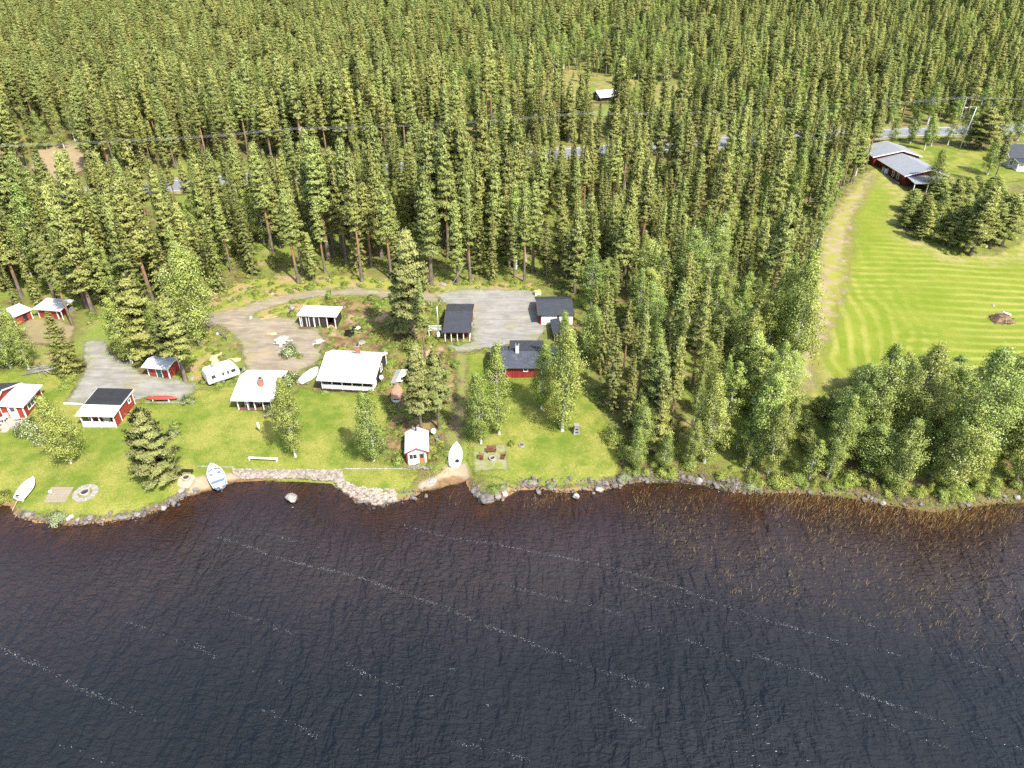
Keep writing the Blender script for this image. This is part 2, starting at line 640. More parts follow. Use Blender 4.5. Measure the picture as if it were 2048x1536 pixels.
def zone_mesh(name, sd, mat, label, margin=1.3):
    """a sheet on the ground's own lattice where sd > -margin, a little above the sheets laid before it"""
    sd2 = sd.reshape(NY, NX)
    mx = np.maximum(np.maximum(sd2[:-1, :-1], sd2[1:, :-1]), np.maximum(sd2[:-1, 1:], sd2[1:, 1:]))
    F = ALLF[mx > -margin]
    u, inv = np.unique(F.ravel(), return_inverse=True)
    off = 0.02 + 0.012 * ZN[0]
    ZN[0] += 1
    V = np.column_stack([GP[u], GZ[u] + off])
    me = np_mesh(name, V, inv.reshape(-1, 4), [mat], attrs={'edge': sd[u]}, smooth=True)
    return tag(obj(name, me), label, kind='structure')


def poly_sd(pix):
    return sdist_box(np.array([P(*p)[:2] for p in pix]))


def sdist_box(poly, pad=9.0):
    lo, hi = poly.min(0) - pad, poly.max(0) + pad
    m = (GP[:, 0] > lo[0]) & (GP[:, 0] < hi[0]) & (GP[:, 1] > lo[1]) & (GP[:, 1] < hi[1])
    out = np.full(len(GP), -99.0)
    out[m] = sdist(GP[m], poly)
    return out


def line_sd(pts, half):
    pts = np.array(pts)
    lo, hi = pts.min(0) - 15, pts.max(0) + 15
    m = (GP[:, 0] > lo[0]) & (GP[:, 0] < hi[0]) & (GP[:, 1] > lo[1]) & (GP[:, 1] < hi[1])
    out = np.full(len(GP), -99.0)
    out[m] = half - seg_dist(GP[m], pts)
    return out


Z_LAWN_W = [(-700, 985), (-700, 735), (-200, 738), (0, 742), (62, 745), (132, 752), (152, 775), (128, 806), (200, 815), (280, 806), (330, 810), (372, 806),
            (395, 780), (430, 782), (480, 768), (520, 825), (565, 815), (600, 775), (640, 786), (757, 790), (774, 815), (778, 842), (762, 870), (752, 905), (760, 926),
            (815, 934), (838, 940), (832, 962), (815, 980), (760, 990), (700, 975), (470, 945), (420, 958), (385, 972), (330, 1000), (280, 1018), (220, 1030),
            (150, 1036), (80, 1030), (42, 1020), (35, 1000), (0, 985)]
Z_LAWN_E = [(925, 712), (965, 705), (985, 735), (1050, 752), (1140, 750), (1185, 790), (1212, 842), (1226, 880), (1240, 925), (1236, 950), (1190, 966), (1120, 972),
            (1060, 966), (1010, 962), (950, 950), (935, 920), (940, 880), (938, 830), (930, 770)]
Z_FIELD = [(1592, 790), (1588, 700), (1608, 628), (1630, 560), (1642, 470), (1672, 420), (1700, 385), (1735, 345), (1760, 335), (1808, 385), (1832, 405), (1800, 440),
           (1812, 470), (1900, 512), (1990, 512), (2048, 480), (2300, 470), (2600, 480), (2600, 830), (2200, 815), (2048, 792), (1900, 770), (1700, 775), (1640, 800)]
Z_LAWN_FAR = [(1838, 318), (1812, 292), (1850, 290), (1950, 300), (2048, 285), (2400, 270), (2400, 330), (2100, 345), (2048, 362), (1990, 365), (1900, 352), (1862, 345)]
Z_TRACK = [(350, 640), (400, 632), (470, 618), (560, 592), (640, 579), (720, 577), (800, 584), (872, 588), (880, 606), (800, 602), (720, 592), (640, 593),
           (575, 606), (520, 622), (505, 636), (560, 634), (595, 640), (602, 660), (640, 658), (648, 690), (642, 705), (640, 730), (606, 738), (590, 752), (565, 752), (495, 750),
           (490, 715), (478, 680), (440, 652), (400, 655), (350, 662)]
Z_YARD_E = [(872, 590), (930, 578), (1075, 582), (1085, 632), (1090, 660), (1075, 684), (1018, 690), (960, 700), (920, 708), (895, 694), (945, 684), (944, 625), (885, 606)]
Z_YARD_W = [(168, 682), (205, 682), (222, 708), (262, 735), (290, 752), (350, 760), (388, 768), (384, 788), (362, 800), (300, 795), (258, 806), (170, 810), (132, 806), (152, 776), (172, 735)]
Z_PATH = [(908, 706), (936, 706), (934, 770), (930, 830), (922, 890), (905, 900), (888, 890), (898, 850), (912, 800), (914, 750)]
Z_BEACH = [(900, 928), (930, 928), (938, 945), (940, 960), (900, 971), (855, 983), (832, 976), (848, 962), (880, 948)]
Z_LANDING = [(395, 958), (440, 948), (466, 948), (480, 962), (450, 972), (395, 990), (372, 992)]
Z_HEATH = [(640, 600), (760, 592), (880, 600), (885, 690), (905, 710), (912, 760), (905, 810), (890, 870), (895, 900), (865, 935), (800, 932), (770, 900), (778, 850), (775, 800), (768, 720),
           (690, 700), (650, 690), (652, 660), (690, 655), (690, 615)]
Z_VERGE = [(360, 632), (340, 600), (430, 575), (560, 550), (700, 548), (800, 560), (900, 560), (1070, 565), (1075, 590), (880, 596), (800, 600), (690, 620), (600, 640), (500, 650), (420, 650), (440, 700), (400, 760), (370, 770), (360, 700)]
Z_CLEAR = [(60, 345), (70, 305), (130, 288), (185, 300), (190, 330), (150, 350), (120, 372), (95, 365)]
Z_BOG = [(1075, 190), (1110, 150), (1150, 135), (1200, 148), (1290, 165), (1370, 165), (1390, 200), (1330, 225), (1200, 205), (1110, 205)]
Z_BOG2 = [(1290, 80), (1300, 58), (1400, 54), (1490, 62), (1500, 82), (1400, 84)]
Z_SCRUB = [(1236, 955), (1245, 935), (1300, 945), (1500, 960), (1660, 965), (1780, 985), (1880, 996), (2048, 975), (2600, 960), (2600, 1010), (2048, 1003), (1870, 1022),
           (1740, 1000), (1600, 984), (1460, 980), (1340, 962), (1270, 962)]
Z_GRAVEL_PIT = [(945, 893), (1012, 890), (1015, 943), (950, 945)]
Z_SHED_YARD = [(40, 655), (60, 640), (110, 640), (150, 655), (140, 690), (60, 690), (30, 675)]
Z_DRY = [(1588, 800), (1586, 700), (1606, 628), (1628, 560), (1640, 470), (1670, 420), (1695, 385), (1730, 345), (1750, 350), (1725, 400), (1705, 440), (1700, 500), (1690, 560), (1668, 640), (1640, 700), (1626, 770)]

zone_mesh('grass_verge', poly_sd(Z_VERGE), m_ground('verge', 'verge', (0.9, 0.8)), 'yellow green grass and brown litter along the gravel road')
zone_mesh('heath_ground', poly_sd(Z_HEATH), m_ground('heath', 'heath', (0.9, 0.8)), 'reddish brown heather and moss between the cabins')
zone_mesh('shore_scrub_ground', poly_sd(Z_SCRUB), m_ground('scrub', 'scrub', (0.8, 0.7)), 'straw coloured grass bank above the stony shore')
LAWN_M = m_ground('lawn_grass', 'lawn', (0.55, 0.35))
zone_mesh('lawn', poly_sd(Z_LAWN_W), LAWN_M, 'sunlit yellow green mown lawn below the white roofed cabins')
zone_mesh('lawn', poly_sd(Z_LAWN_E), LAWN_M, 'mown lawn with fire pit below the birches')
zone_mesh('lawn', poly_sd(Z_LAWN_FAR), LAWN_M, 'mown lawn beside the red house with grey roof')


def mow_stripes(t, c, cc):
    sx = t.n('SeparateXYZ')
    t.t.links.new(c, sx.inputs[0])
    x, y = sx.outputs[0], sx.outputs[1]
    wob = t.math('MULTIPLY', t.math('SUBTRACT', t.noise(0.05, 2, 0.5, c), 0.5), 9.0)
    # swaths run up the slope by the wood and across the slope farther out
    u = t.math('ADD', t.math('MULTIPLY', x, 0.97), t.math('MULTIPLY', y, -0.22))
    a = t.math('SINE', t.math('MULTIPLY', t.math('ADD', u, wob), 2 * PI / 2.35))
    v = t.math('ADD', t.math('MULTIPLY', y, 0.995), t.math('MULTIPLY', x, 0.07))
    b = t.math('SINE', t.math('MULTIPLY', t.math('ADD', v, t.math('MULTIPLY', wob, 0.35)), 2 * PI / 2.3))
    sel = t.ramp(t.math('ADD', x, t.math('MULTIPLY', t.math('SUBTRACT', t.noise(0.06, 3, 0.5, c), 0.5), 40.0)), 56, 76)
    s = t.math('ADD', t.math('MULTIPLY', a, t.math('SUBTRACT', 1.0, sel)), t.math('MULTIPLY', b, sel))
    s = t.math('ADD', s, t.math('MULTIPLY', t.math('SUBTRACT', t.noise(0.6, 4, 0.7, t.coord('World', (1, 0.5, 1))), 0.5), 2.0))
    straw = t.mix(t.noise(7, 3, 0.7, c), (0.25, 0.25, 0.045), (0.33, 0.31, 0.085))
    cc = t.mix(0.6, cc, (0.155, 0.205, 0.012))
    amt = t.math('MULTIPLY', t.ramp(s, -0.4, 1.2), t.ramp(t.noise(0.06, 4, 0.65, c), 0.34, 0.66, 0.16, 0.9))
    amt = t.math('MULTIPLY', amt, t.ramp(y, 118, 150, 1.0, 0.35))
    cc = t.mix(amt, cc, straw)
    # bleached patches along the wood side
    e = t.math('ADD', t.attr('edge'), t.math('MULTIPLY', t.math('SUBTRACT', t.noise(0.16, 4, 0.65, c), 0.5), 14.0))
    bl = t.math('MULTIPLY', t.ramp(e, 0.5, 6.0, 1, 0), t.ramp(t.noise(0.5, 5, 0.7, c), 0.36, 0.6))
    return t.mix(t.math('MULTIPLY', bl, 0.8), cc, (0.33, 0.27, 0.12))


zone_mesh('hay_field', poly_sd(Z_FIELD), m_ground('hay_field', 'lawn', (0.9, 0.6), mow_stripes), 'bright mown hay field with pale swath stripes')
zone_mesh('dry_field_margin', poly_sd(Z_DRY), m_ground('dry_margin', 'sand', (2.2, 2.0), lambda t, c, cc: t.mix(t.ramp(t.noise(0.5, 5, 0.65, c), 0.42, 0.6), t.mix(0.35, cc, (0.24, 0.2, 0.08)), (0.24, 0.24, 0.045))), 'bleached straw strip between wood and hay field')
def worn(t, c, cc):
    st = t.noise(0.9, 4, 0.6, t.coord('World', (0.25, 1.3, 1), (0, 0, 0.5)), 0.8)
    cc = t.mix(t.ramp(st, 0.47, 0.60, 0, 0.6), cc, t.mix(1.0, cc, (0.72, 0.71, 0.70), 'MULTIPLY'))
    cc = t.mix(t.ramp(st, 0.36, 0.47, 0.6, 0), cc, t.mix(1.0, cc, (1.22, 1.2, 1.18), 'MULTIPLY'))
    e = t.math('ADD', t.attr('edge'), t.math('MULTIPLY', t.math('SUBTRACT', t.noise(0.7, 5, 0.7, c), 0.5), 4.0))
    tuft = t.math('MULTIPLY', t.ramp(e, 0.2, 1.7, 1, 0), t.ramp(t.noise(2.4, 4, 0.75, c), 0.46, 0.6))
    cc = t.mix(t.math('MULTIPLY', tuft, 0.85), cc, (0.17, 0.20, 0.04))
    return t.mix(t.math('MULTIPLY', t.ramp(t.noise(0.33, 5, 0.7, t.coord('World', None, None, (5, 91, 0))), 0.60, 0.72), 0.45), cc, (0.21, 0.215, 0.075))


GRAV = m_ground('track_gravel', 'gravel', (0.7, 0.45), worn)
zone_mesh('gravel_road', poly_sd(Z_TRACK), GRAV, 'pale gravel track curving into the yard of the white roofed cabins')
GREY = m_ground('yard_gravel', 'greygravel', (0.7, 0.4), worn)
zone_mesh('gravel_yard', poly_sd(Z_YARD_E), GREY, 'grey gravel yard between the dark roofed buildings')
zone_mesh('gravel_yard', poly_sd(Z_YARD_W), GREY, 'grey gravel yard behind the red cabin with black roof')
zone_mesh('gravel_yard', poly_sd(Z_GRAVEL_PIT), m_ground('pit_gravel', 'dirt', (0.35, 0.3), lambda t, c, cc: t.mix(t.ramp(t.noise(1.3, 4, 0.6, c), 0.42, 0.6), (0.25, 0.23, 0.14), (0.18, 0.21, 0.04))), 'square of thin gravel round the brown fire pit seats')
zone_mesh('dirt_path', poly_sd(Z_PATH), m_ground('path_dirt', 'dirt', (0.8, 0.6), lambda t, c, cc: t.mix(t.ramp(t.noise(0.8, 5, 0.7, c), 0.40, 0.58), cc, (0.17, 0.19, 0.045))), 'brown dirt path leading down to the boat landing')
zone_mesh('dirt_path', poly_sd(Z_SHED_YARD), m_ground('shed_dirt', 'dirt', (0.6, 0.5), lambda t, c, cc: t.mix(0.6, cc, (0.26, 0.22, 0.11))), 'trodden ground in front of the two small red sheds')
SAND = m_ground('sand', 'sand', (0.35, 0.3), wet_shore)
zone_mesh('beach', poly_sd(Z_BEACH), SAND, 'small sandy boat landing in the cove')
zone_mesh('beach', poly_sd(Z_LANDING), SAND, 'strip of sand under the motorboat')
zone_mesh('sandy_clearing', poly_sd(Z_CLEAR), m_ground('clearing', 'sand', (1.2, 1.0), lambda t, c, cc: t.mix(0.4, cc, (0.30, 0.22, 0.10))), 'bare sandy clearing in the pine forest', 4)
BOG = m_ground('bog', 'bog', (2.0, 1.5))
zone_mesh('bog', poly_sd(Z_BOG), BOG, 'orange and yellow bog around the far white roofed hut', 6)
zone_mesh('bog', poly_sd(Z_BOG2), m_ground('far_bog', 'bog', (2.5, 2.0), lambda t, c, cc: t.mix(t.ramp(t.noise(0.12, 3, 0.5, t.coord('World', (0.3, 2, 1))), 0.5, 0.56), t.mix(0.5, cc, (0.24, 0.2, 0.1)), (0.02, 0.02, 0.018))), 'far strip of open bog with dark pool deep in the forest', 8)
ROAD_PX = [(-260, 432), (0, 413), (100, 401), (220, 386), (460, 362), (650, 351), (830, 335), (970, 322), (1240, 299), (1440, 287), (1600, 276), (1800, 267), (1900, 264), (2048, 258), (2400, 246)]
ROAD = [np.array(P(*p)[:2]) for p in ROAD_PX]
_t = NT('asphalt')
_c = _t.coord('World')
_cc = _t.mix(_t.ramp(_t.noise(0.4, 5, 0.65, _c), 0.3, 0.7), (0.17, 0.175, 0.185), (0.23, 0.235, 0.24))
_cc = _t.mix(_t.ramp(_t.noise(14, 2, 0.6, _c), 0.4, 0.7, 0, 0.3), _cc, (0.12, 0.12, 0.12))
_e = _t.attr('edge')
_line = _t.math('MULTIPLY', _t.ramp(_e, 0.42, 0.5), _t.math('SUBTRACT', 1.0, _t.ramp(_e, 0.6, 0.7)))
_cc = _t.mix(_line, _cc, (0.6, 0.6, 0.58))
_sh = _t.bsdf(_cc, 0.85, 0, None, 0.3)
_ms = _t.n('MixShader')
_t.set(_ms.inputs[0], _t.ramp(_t.math('ADD', _e, _t.math('MULTIPLY', _t.math('SUBTRACT', _t.noise(1.2, 3, 0.6, _c), 0.5), 0.3)), -0.1, 0.1))
_t.t.links.new(_t.n('BsdfTransparent').outputs[0], _ms.inputs[1])
_t.t.links.new(_sh, _ms.inputs[2])
ASPH = _t.done(_ms.outputs[0])
zone_mesh('road_shoulder', line_sd(ROAD, 6.2), m_ground('shoulder', 'dirt', (0.9, 0.8), lambda t, c, cc: t.mix(t.ramp(t.noise(0.4, 4, 0.6, c), 0.42, 0.6), (0.27, 0.21, 0.13), (0.15, 0.18, 0.035))), 'gravelly verge along the asphalt road', 3)
zone_mesh('asphalt_road', line_sd(ROAD, 4.2), ASPH, 'pale grey asphalt road running behind the pine belt', 1.6)

# ------------------------------------------------------------------ lake
def make_water():
    d2 = GD.reshape(NY, NX)
    mn = np.minimum(np.minimum(d2[:-1, :-1], d2[1:, :-1]), np.minimum(d2[:-1, 1:], d2[1:, 1:]))
    F = ALLF[mn < 1.0]
    u, inv = np.unique(F.ravel(), return_inverse=True)
    V = np.column_stack([GP[u], np.zeros(len(u))])
    t = NT('lake_water')
    A = math.radians(-26)
    c1 = t.coord('World', (1.0, 0.42, 1), (0, 0, -A + 0.35))
    c2 = t.coord('World', (0.45, 1.0, 1), (0, 0, 0.30))
    c3 = t.coord('World', (1.0, 0.30, 1), (0, 0, -A + 0.15))
    swell = t.noise(0.40, 2, 0.5, c3, 0.4)
    w1 = t.noise(0.95, 3, 0.55, c1, 0.6)
    w2 = t.noise(2.1, 3, 0.55, c2, 0.9)
    w3 = t.noise(7.0, 2, 0.6, c2, 0.3)
    gust = t.ramp(t.noise(0.045, 3, 0.55, t.coord('World', (1, 0.45, 1), (0, 0, -A))), 0.3, 0.7, 0.45, 1.3)
    h = t.math('ADD', t.math('MULTIPLY', swell, 1.7), t.math('MULTIPLY', t.ramp(w1, 0.25, 0.75), 0.55))
    h = t.math('ADD', h, t.math('MULTIPLY', t.math('POWER', t.ramp(w2, 0.2, 0.8), 1.6), 0.40))
    h = t.math('ADD', h, t.math('MULTIPLY', w3, 0.05))
    h = t.math('MULTIPLY', h, gust)
    nrm = t.bump(h, 1.0, 0.75)
    dep = t.attr('depth')
    tone = t.ramp(t.noise(0.05, 3, 0.55, t.coord('World', (0.5, 1, 1), (0, 0, 0.3))), 0.3, 0.7)
    deep = t.mix(tone, (0.0140, 0.0146, 0.0146), (0.0190, 0.0193, 0.0190))
    body = t.mix(t.ramp(dep, 0.9, 4.4), (0.046, 0.0335, 0.0315), deep)
    dif = t.n('BsdfDiffuse')
    t.set(dif.inputs[0], body)
    t.t.links.new(nrm, dif.inputs['Normal'])
    # light reaching the bed and back: amber in the humic shallows, nothing by two metres
    amber = t.mix(t.ramp(dep, 0.0, 0.9), (0.70, 0.54, 0.38), (0.55, 0.27, 0.10))
    trn = t.n('BsdfTransparent')
    t.set(trn.inputs[0], amber)
    fac = t.math('POWER', 2.718, t.math('MULTIPLY', dep, -0.95))
    fac = t.math('MULTIPLY', fac, 0.88)
    m1 = t.n('MixShader')
    t.set(m1.inputs[0], fac)
    t.t.links.new(dif.outputs[0], m1.inputs[1])
    t.t.links.new(trn.outputs[0], m1.inputs[2])
    gl = t.n('BsdfGlossy')
    gl.inputs['Roughness'].default_value = 0.19
    nrg = t.bump(h, 1.0, 0.09)
    t.t.links.new(nrg, gl.inputs['Normal'])
    fr = t.n('Fresnel')
    fr.inputs[0].default_value = 1.55
    t.t.links.new(nrg, fr.inputs['Normal'])
    m2 = t.n('MixShader')
    t.t.links.new(fr.outputs[0], m2.inputs[0])
    t.t.links.new(m1.outputs[0], m2.inputs[1])
    t.t.links.new(gl.outputs[0], m2.inputs[2])
    me = np_mesh('lake', V, inv.reshape(-1, 4), [t.done(m2.outputs[0])], attrs={'depth': np.maximum(0, -GZ[u])}, smooth=True)
    tag(obj('lake', me), 'dark rippled lake water, amber brown in the shallows', kind='structure')


make_water()

FOAM_PX = [[(0, 1290), (60, 1325), (160, 1375), (250, 1415), (310, 1442)], [(245, 1240), (320, 1268), (400, 1298), (470, 1335), (590, 1368)],
           [(430, 1075), (500, 1095), (560, 1118), (700, 1150), (790, 1180), (890, 1215), (960, 1245), (1060, 1285), (1150, 1325), (1240, 1352), (1300, 1374)],
           [(360, 1188), (430, 1213), (540, 1250), (600, 1270)], [(690, 1325), (740, 1355), (800, 1375), (850, 1395)],
           [(780, 1045), (900, 1075), (1000, 1090), (1100, 1110), (1200, 1130), (1300, 1155), (1380, 1185), (1500, 1230), (1600, 1260), (1700, 1290), (1800, 1312)],
           [(980, 1155), (1060, 1185), (1150, 1205), (1250, 1232)], [(1240, 1165), (1330, 1200), (1480, 1252)],
           [(1500, 1310), (1620, 1345), (1740, 1395), (1850, 1430), (1980, 1480), (2060, 1503)], [(1860, 1298), (1960, 1330), (2060, 1360)],
           [(1215, 1410), (1260, 1440), (1300, 1460)], [(480, 1052), (560, 1075), (640, 1096)], [(900, 1482), (1000, 1505), (1060, 1522)],
           [(1640, 1400), (1760, 1440), (1900, 1500)], [(120, 1490), (230, 1530)], [(1290, 1255), (1400, 1290), (1480, 1322)], [(1660, 1215), (1760, 1262)], [(520, 1420), (600, 1455), (640, 1475)]]


def make_foam():
    C, S = [], []
    for k, line in enumerate(FOAM_PX):
        w = [PV(x, y, 0) for x, y in line]
        for a, b in zip(w[:-1], w[1:]):
            L = (b - a).length
            n = int(L * (30 if k in (0, 2, 5, 8) else 17))
            tt = RNG.random(n)
            # foam lies in short runs along the streak
            run = vnoise(np.array([a.x + tt[i] * (b.x - a.x) for i in range(n)]) * 0.55 + k * 7, np.full(n, k * 3.1), 5)
            keep = RNG.random(n) < np.clip(0.62 + 0.75 * run, 0.08, 1)
            nr = Vector((-(b - a).y, (b - a).x, 0)).normalized()
            for i in np.where(keep)[0]:
                p = a.lerp(b, float(tt[i])) + nr * float(RNG.normal() * 0.13 + 0.12 * vnoise(np.array([a.x * .5 + tt[i] * L * .4]), np.array([k * 1.7]), 9)[0])
                C.append((p.x, p.y, 0.05 + 0.02 * RNG.random()))
                S.append(0.009 + 0.024 * RNG.random() ** 3)
    # a breaking crest or two out on the lake
    for x, y in [(1325, 1378), (905, 1339), (975, 1411), (720, 1391), (407, 1294), (965, 1481), (1265, 1374)]:
        p = PV(x, y, 0)
        for _ in range(4):
            C.append((p.x + RNG.normal() * 0.12, p.y + RNG.normal() * 0.05, 0.06))
            S.append(0.028)
    C, S = np.array(C), np.array(S)
    n = len(C)
    ang = RNG.random(n) * PI
    V = np.zeros((n, 5, 3))
    for j in range(5):
        a = ang + 2 * PI * j / 5
        r = S * (0.7 + 0.6 * RNG.random(n))
        V[:, j] = C + np.column_stack([np.cos(a) * r * 1.25, np.sin(a) * r, np.zeros(n)])
    me = np_mesh('foam', V.reshape(-1, 3), np.arange(n * 5).reshape(n, 5), [m_plain('foam', (0.27, 0.28, 0.285), 0.7, var=0.4, scale=8)])
    tag(obj('foam', me), 'thin white lines of foam drawn out by the wind', kind='stuff')


make_foam()

# ------------------------------------------------------------------ trees
def unit(a):
    return a / np.maximum(np.linalg.norm(a, axis=-1, keepdims=True), 1e-9)


def diamonds(C, A, L, W, rng, up=0.0, out=None):
    """leaf-like four-cornered faces: centre, long axis, half length, half width"""
    n = len(C)
    # faces turn outward and up, towards the light, with a good deal of scatter
    if out is None:
        out = C * np.array([1.0, 1.0, 0.0])
        out = out / np.maximum(np.linalg.norm(out, axis=1, keepdims=True), 0.4) * 0.85 + np.array([0, 0, 0.55 + 0.3 * up])
    R = unit(out * 1.25 + rng.normal(size=(n, 3)) * 0.62)
    A = unit(A - R * (A * R).sum(1, keepdims=True) * 0.7)
    B = unit(np.cross(R, A))
    N = np.cross(A, B)
    L = np.broadcast_to(np.asarray(L), (n,))[:, None]
    W = np.broadcast_to(np.asarray(W), (n,))[:, None]
    V = np.stack([C - A * L, C + B * W + N * W * 0.25, C + A * L, C - B * W + N * W * 0.25], 1)
    return V.reshape(-1, 3)


class TreeMesh:
    def __init__(self):
        self.LV, self.LT, self.LNN = [], [], []          # leaves
        self.BV, self.BF, self.BH = [], [], []   # bark quads
        self.nb = 0

    def leaves(self, V, tint, N=None):
        self.LNN.append(np.full((len(V), 3), np.nan) if N is None else np.repeat(N, 4, 0))
        self.LV.append(V)
        self.LT.append(np.repeat(tint, 4))

    def limb(self, pts, rad, n=5, h=None):
        V, F = tube_vf(pts, rad, n)
        V = np.array(V)
        self.BV.append(V)
        self.BF.append(np.array(F) + self.nb)
        self.BH.append(V[:, 2] if h is None else np.full(len(V), h))
        self.nb += len(V)

    def meshes(self, bark, leaf, name):
        LV = np.concatenate(self.LV)
        LT = np.concatenate(self.LT)
        LF = np.arange(len(LV)).reshape(-1, 4)
        BV, BF, BH = np.concatenate(self.BV), np.concatenate(self.BF), np.concatenate(self.BH)
        zz = LV[:, 2]
        hmax = zz.max()
        LN = LV.copy()
        LN[:, 2] = 0
        rad = np.linalg.norm(LN, axis=1, keepdims=True)
        LN = LN / np.maximum(rad, 0.35)
        LN[:, 2] = 0.35 + 0.75 * (zz / hmax) ** 3 + 0.35 * (1 - np.clip(rad[:, 0], 0, 1))
        LN = unit(LN)
        own = np.concatenate(self.LNN)
        LN = np.where(np.isnan(own), LN, own)
        BN = np.tile([0.0, 0, 1], (len(BV), 1))
        tr = np_mesh(name + '_trunk', BV, BF, [bark], attrs={'tint': BH}, smooth=True)
        cr = np_mesh(name + '_crown', LV, LF, [leaf], attrs={'tint': LT, 'nrm': LN})
        jo = np_mesh(name + '_whole', np.concatenate([BV, LV]), np.concatenate([BF, LF + len(BV)]), [bark, leaf],
                     np.concatenate([np.zeros(len(BF)), np.ones(len(LF))]), {'tint': np.concatenate([BH, LT]), 'nrm': np.concatenate([BN, LN])})
        return tr, cr, jo


def bent_trunk(H, r0, rng, n=8, bend=0.25, top=0.03):
    ph = rng.random() * 6.3
    pts = [Vector((bend * math.sin(ph + 2.2 * k / n) * (k / n), bend * math.cos(ph * 1.7 + 1.9 * k / n) * (k / n), H * k / n)) for k in range(n + 1)]
    rad = [r0 * (1 - k / n) ** 0.85 + top for k in range(n + 1)]
    rad[0] *= 1.35

    def at(z):
        f = np.clip(z / H * n, 0, n - 1e-6)
        i = int(f)
        return pts[i].lerp(pts[i + 1], f - i)
    return pts, rad, at


def make_pine(seed, H=19.0, cb=0.42, R=1.75, dens=1.0, leaf=1.0, rr=None):
    rng = np.random.default_rng(seed)
    T = TreeMesh()
    pw = rng.uniform(0.48, 0.82)
    pts, rad, at = bent_trunk(H, 0.17 + 0.004 * H, rng)
    T.limb(pts, rad, 7)
    lv = np.arange(cb, 0.985, 0.47 / H)
    tipz = []
    for f in lv:
        t = (f - cb) / (1 - cb)
        prof = (0.80 + 0.20 * min(1.0, 5 * t)) * (1.0 - t) ** pw * 1.10 + 0.04
        nb = int(rng.integers(4, 7))
        a0 = rng.random() * 6.3
        for b in range(nb):
            if rng.random() < 0.10 + 0.25 * (t < 0.12):
                continue
            a = a0 + 2 * PI * b / nb + rng.normal() * 0.25
            ln = R * prof * rng.uniform(0.62, 1.16)
            rise = math.radians(-14 + 62 * t + rng.normal() * 8)
            z0 = f * H + rng.normal() * 0.12
            o = np.array(at(z0))
            d = np.array([math.cos(a) * math.cos(rise), math.sin(a) * math.cos(rise), math.sin(rise)])
            e = o + d * ln + np.array([0, 0, 0.16 * ln])
            if t < 0.75:
                T.limb([o, o + d * ln * 0.55 + np.array([0, 0, -0.02 * ln]), e], [0.045 * (1 - t) + 0.014, 0.024, 0.008], 3, 0.62 * H)
            nt = max(2, int(ln * 2.5 * dens + 0.5))
            ss = np.linspace(0.36, 1.0, nt) if nt > 1 else np.array([1.0])
            for s in ss:
                c = o + (e - o) * s + np.array([0, 0, 0.05])
                side = np.cross(d, [0, 0, 1.0])
                c = c + side * rng.normal() * 0.20 * ln * (1.15 - 0.6 * s)
                k = int(9 * dens) if t < 0.9 else int(7 * dens)
                C = c + rng.normal(size=(k, 3)) * np.array([0.20, 0.20, 0.12]) * leaf ** 0.5
                A = unit(d * 0.55 + np.array([0, 0, 0.75]) + rng.normal(size=(k, 3)) * 0.55)
                tint = np.clip(rng.random() * 0.55 + rng.random(k) * 0.35 + 0.12 * (s > 0.9), 0, 1)
                T.leaves(diamonds(C, A, rng.uniform(0.19, 0.33, k) * leaf, rng.uniform(0.065, 0.12, k) * leaf, rng), tint)
    top = np.array(at(H * 0.99))
    C = top + rng.normal(size=(14, 3)) * np.array([0.08, 0.08, 0.35]) - np.array([0, 0, 0.2])
    T.leaves(diamonds(C, unit(np.array([0, 0, 1.0]) + rng.normal(size=(14, 3)) * 0.45), 0.3 * leaf, 0.09 * leaf, rng), rng.random(14))
    for k in range(5):      # dead lower branches
        a = rng.random() * 6.3
        f = cb * rng.uniform(0.5, 1.0)
        o = np.array(at(f * H))
        e = o + np.array([math.cos(a), math.sin(a), rng.uniform(-0.5, 0.1)]) * rng.uniform(0.5, 1.1)
        T.limb([o, e], [0.025, 0.008], 3, 0.1)
    return T


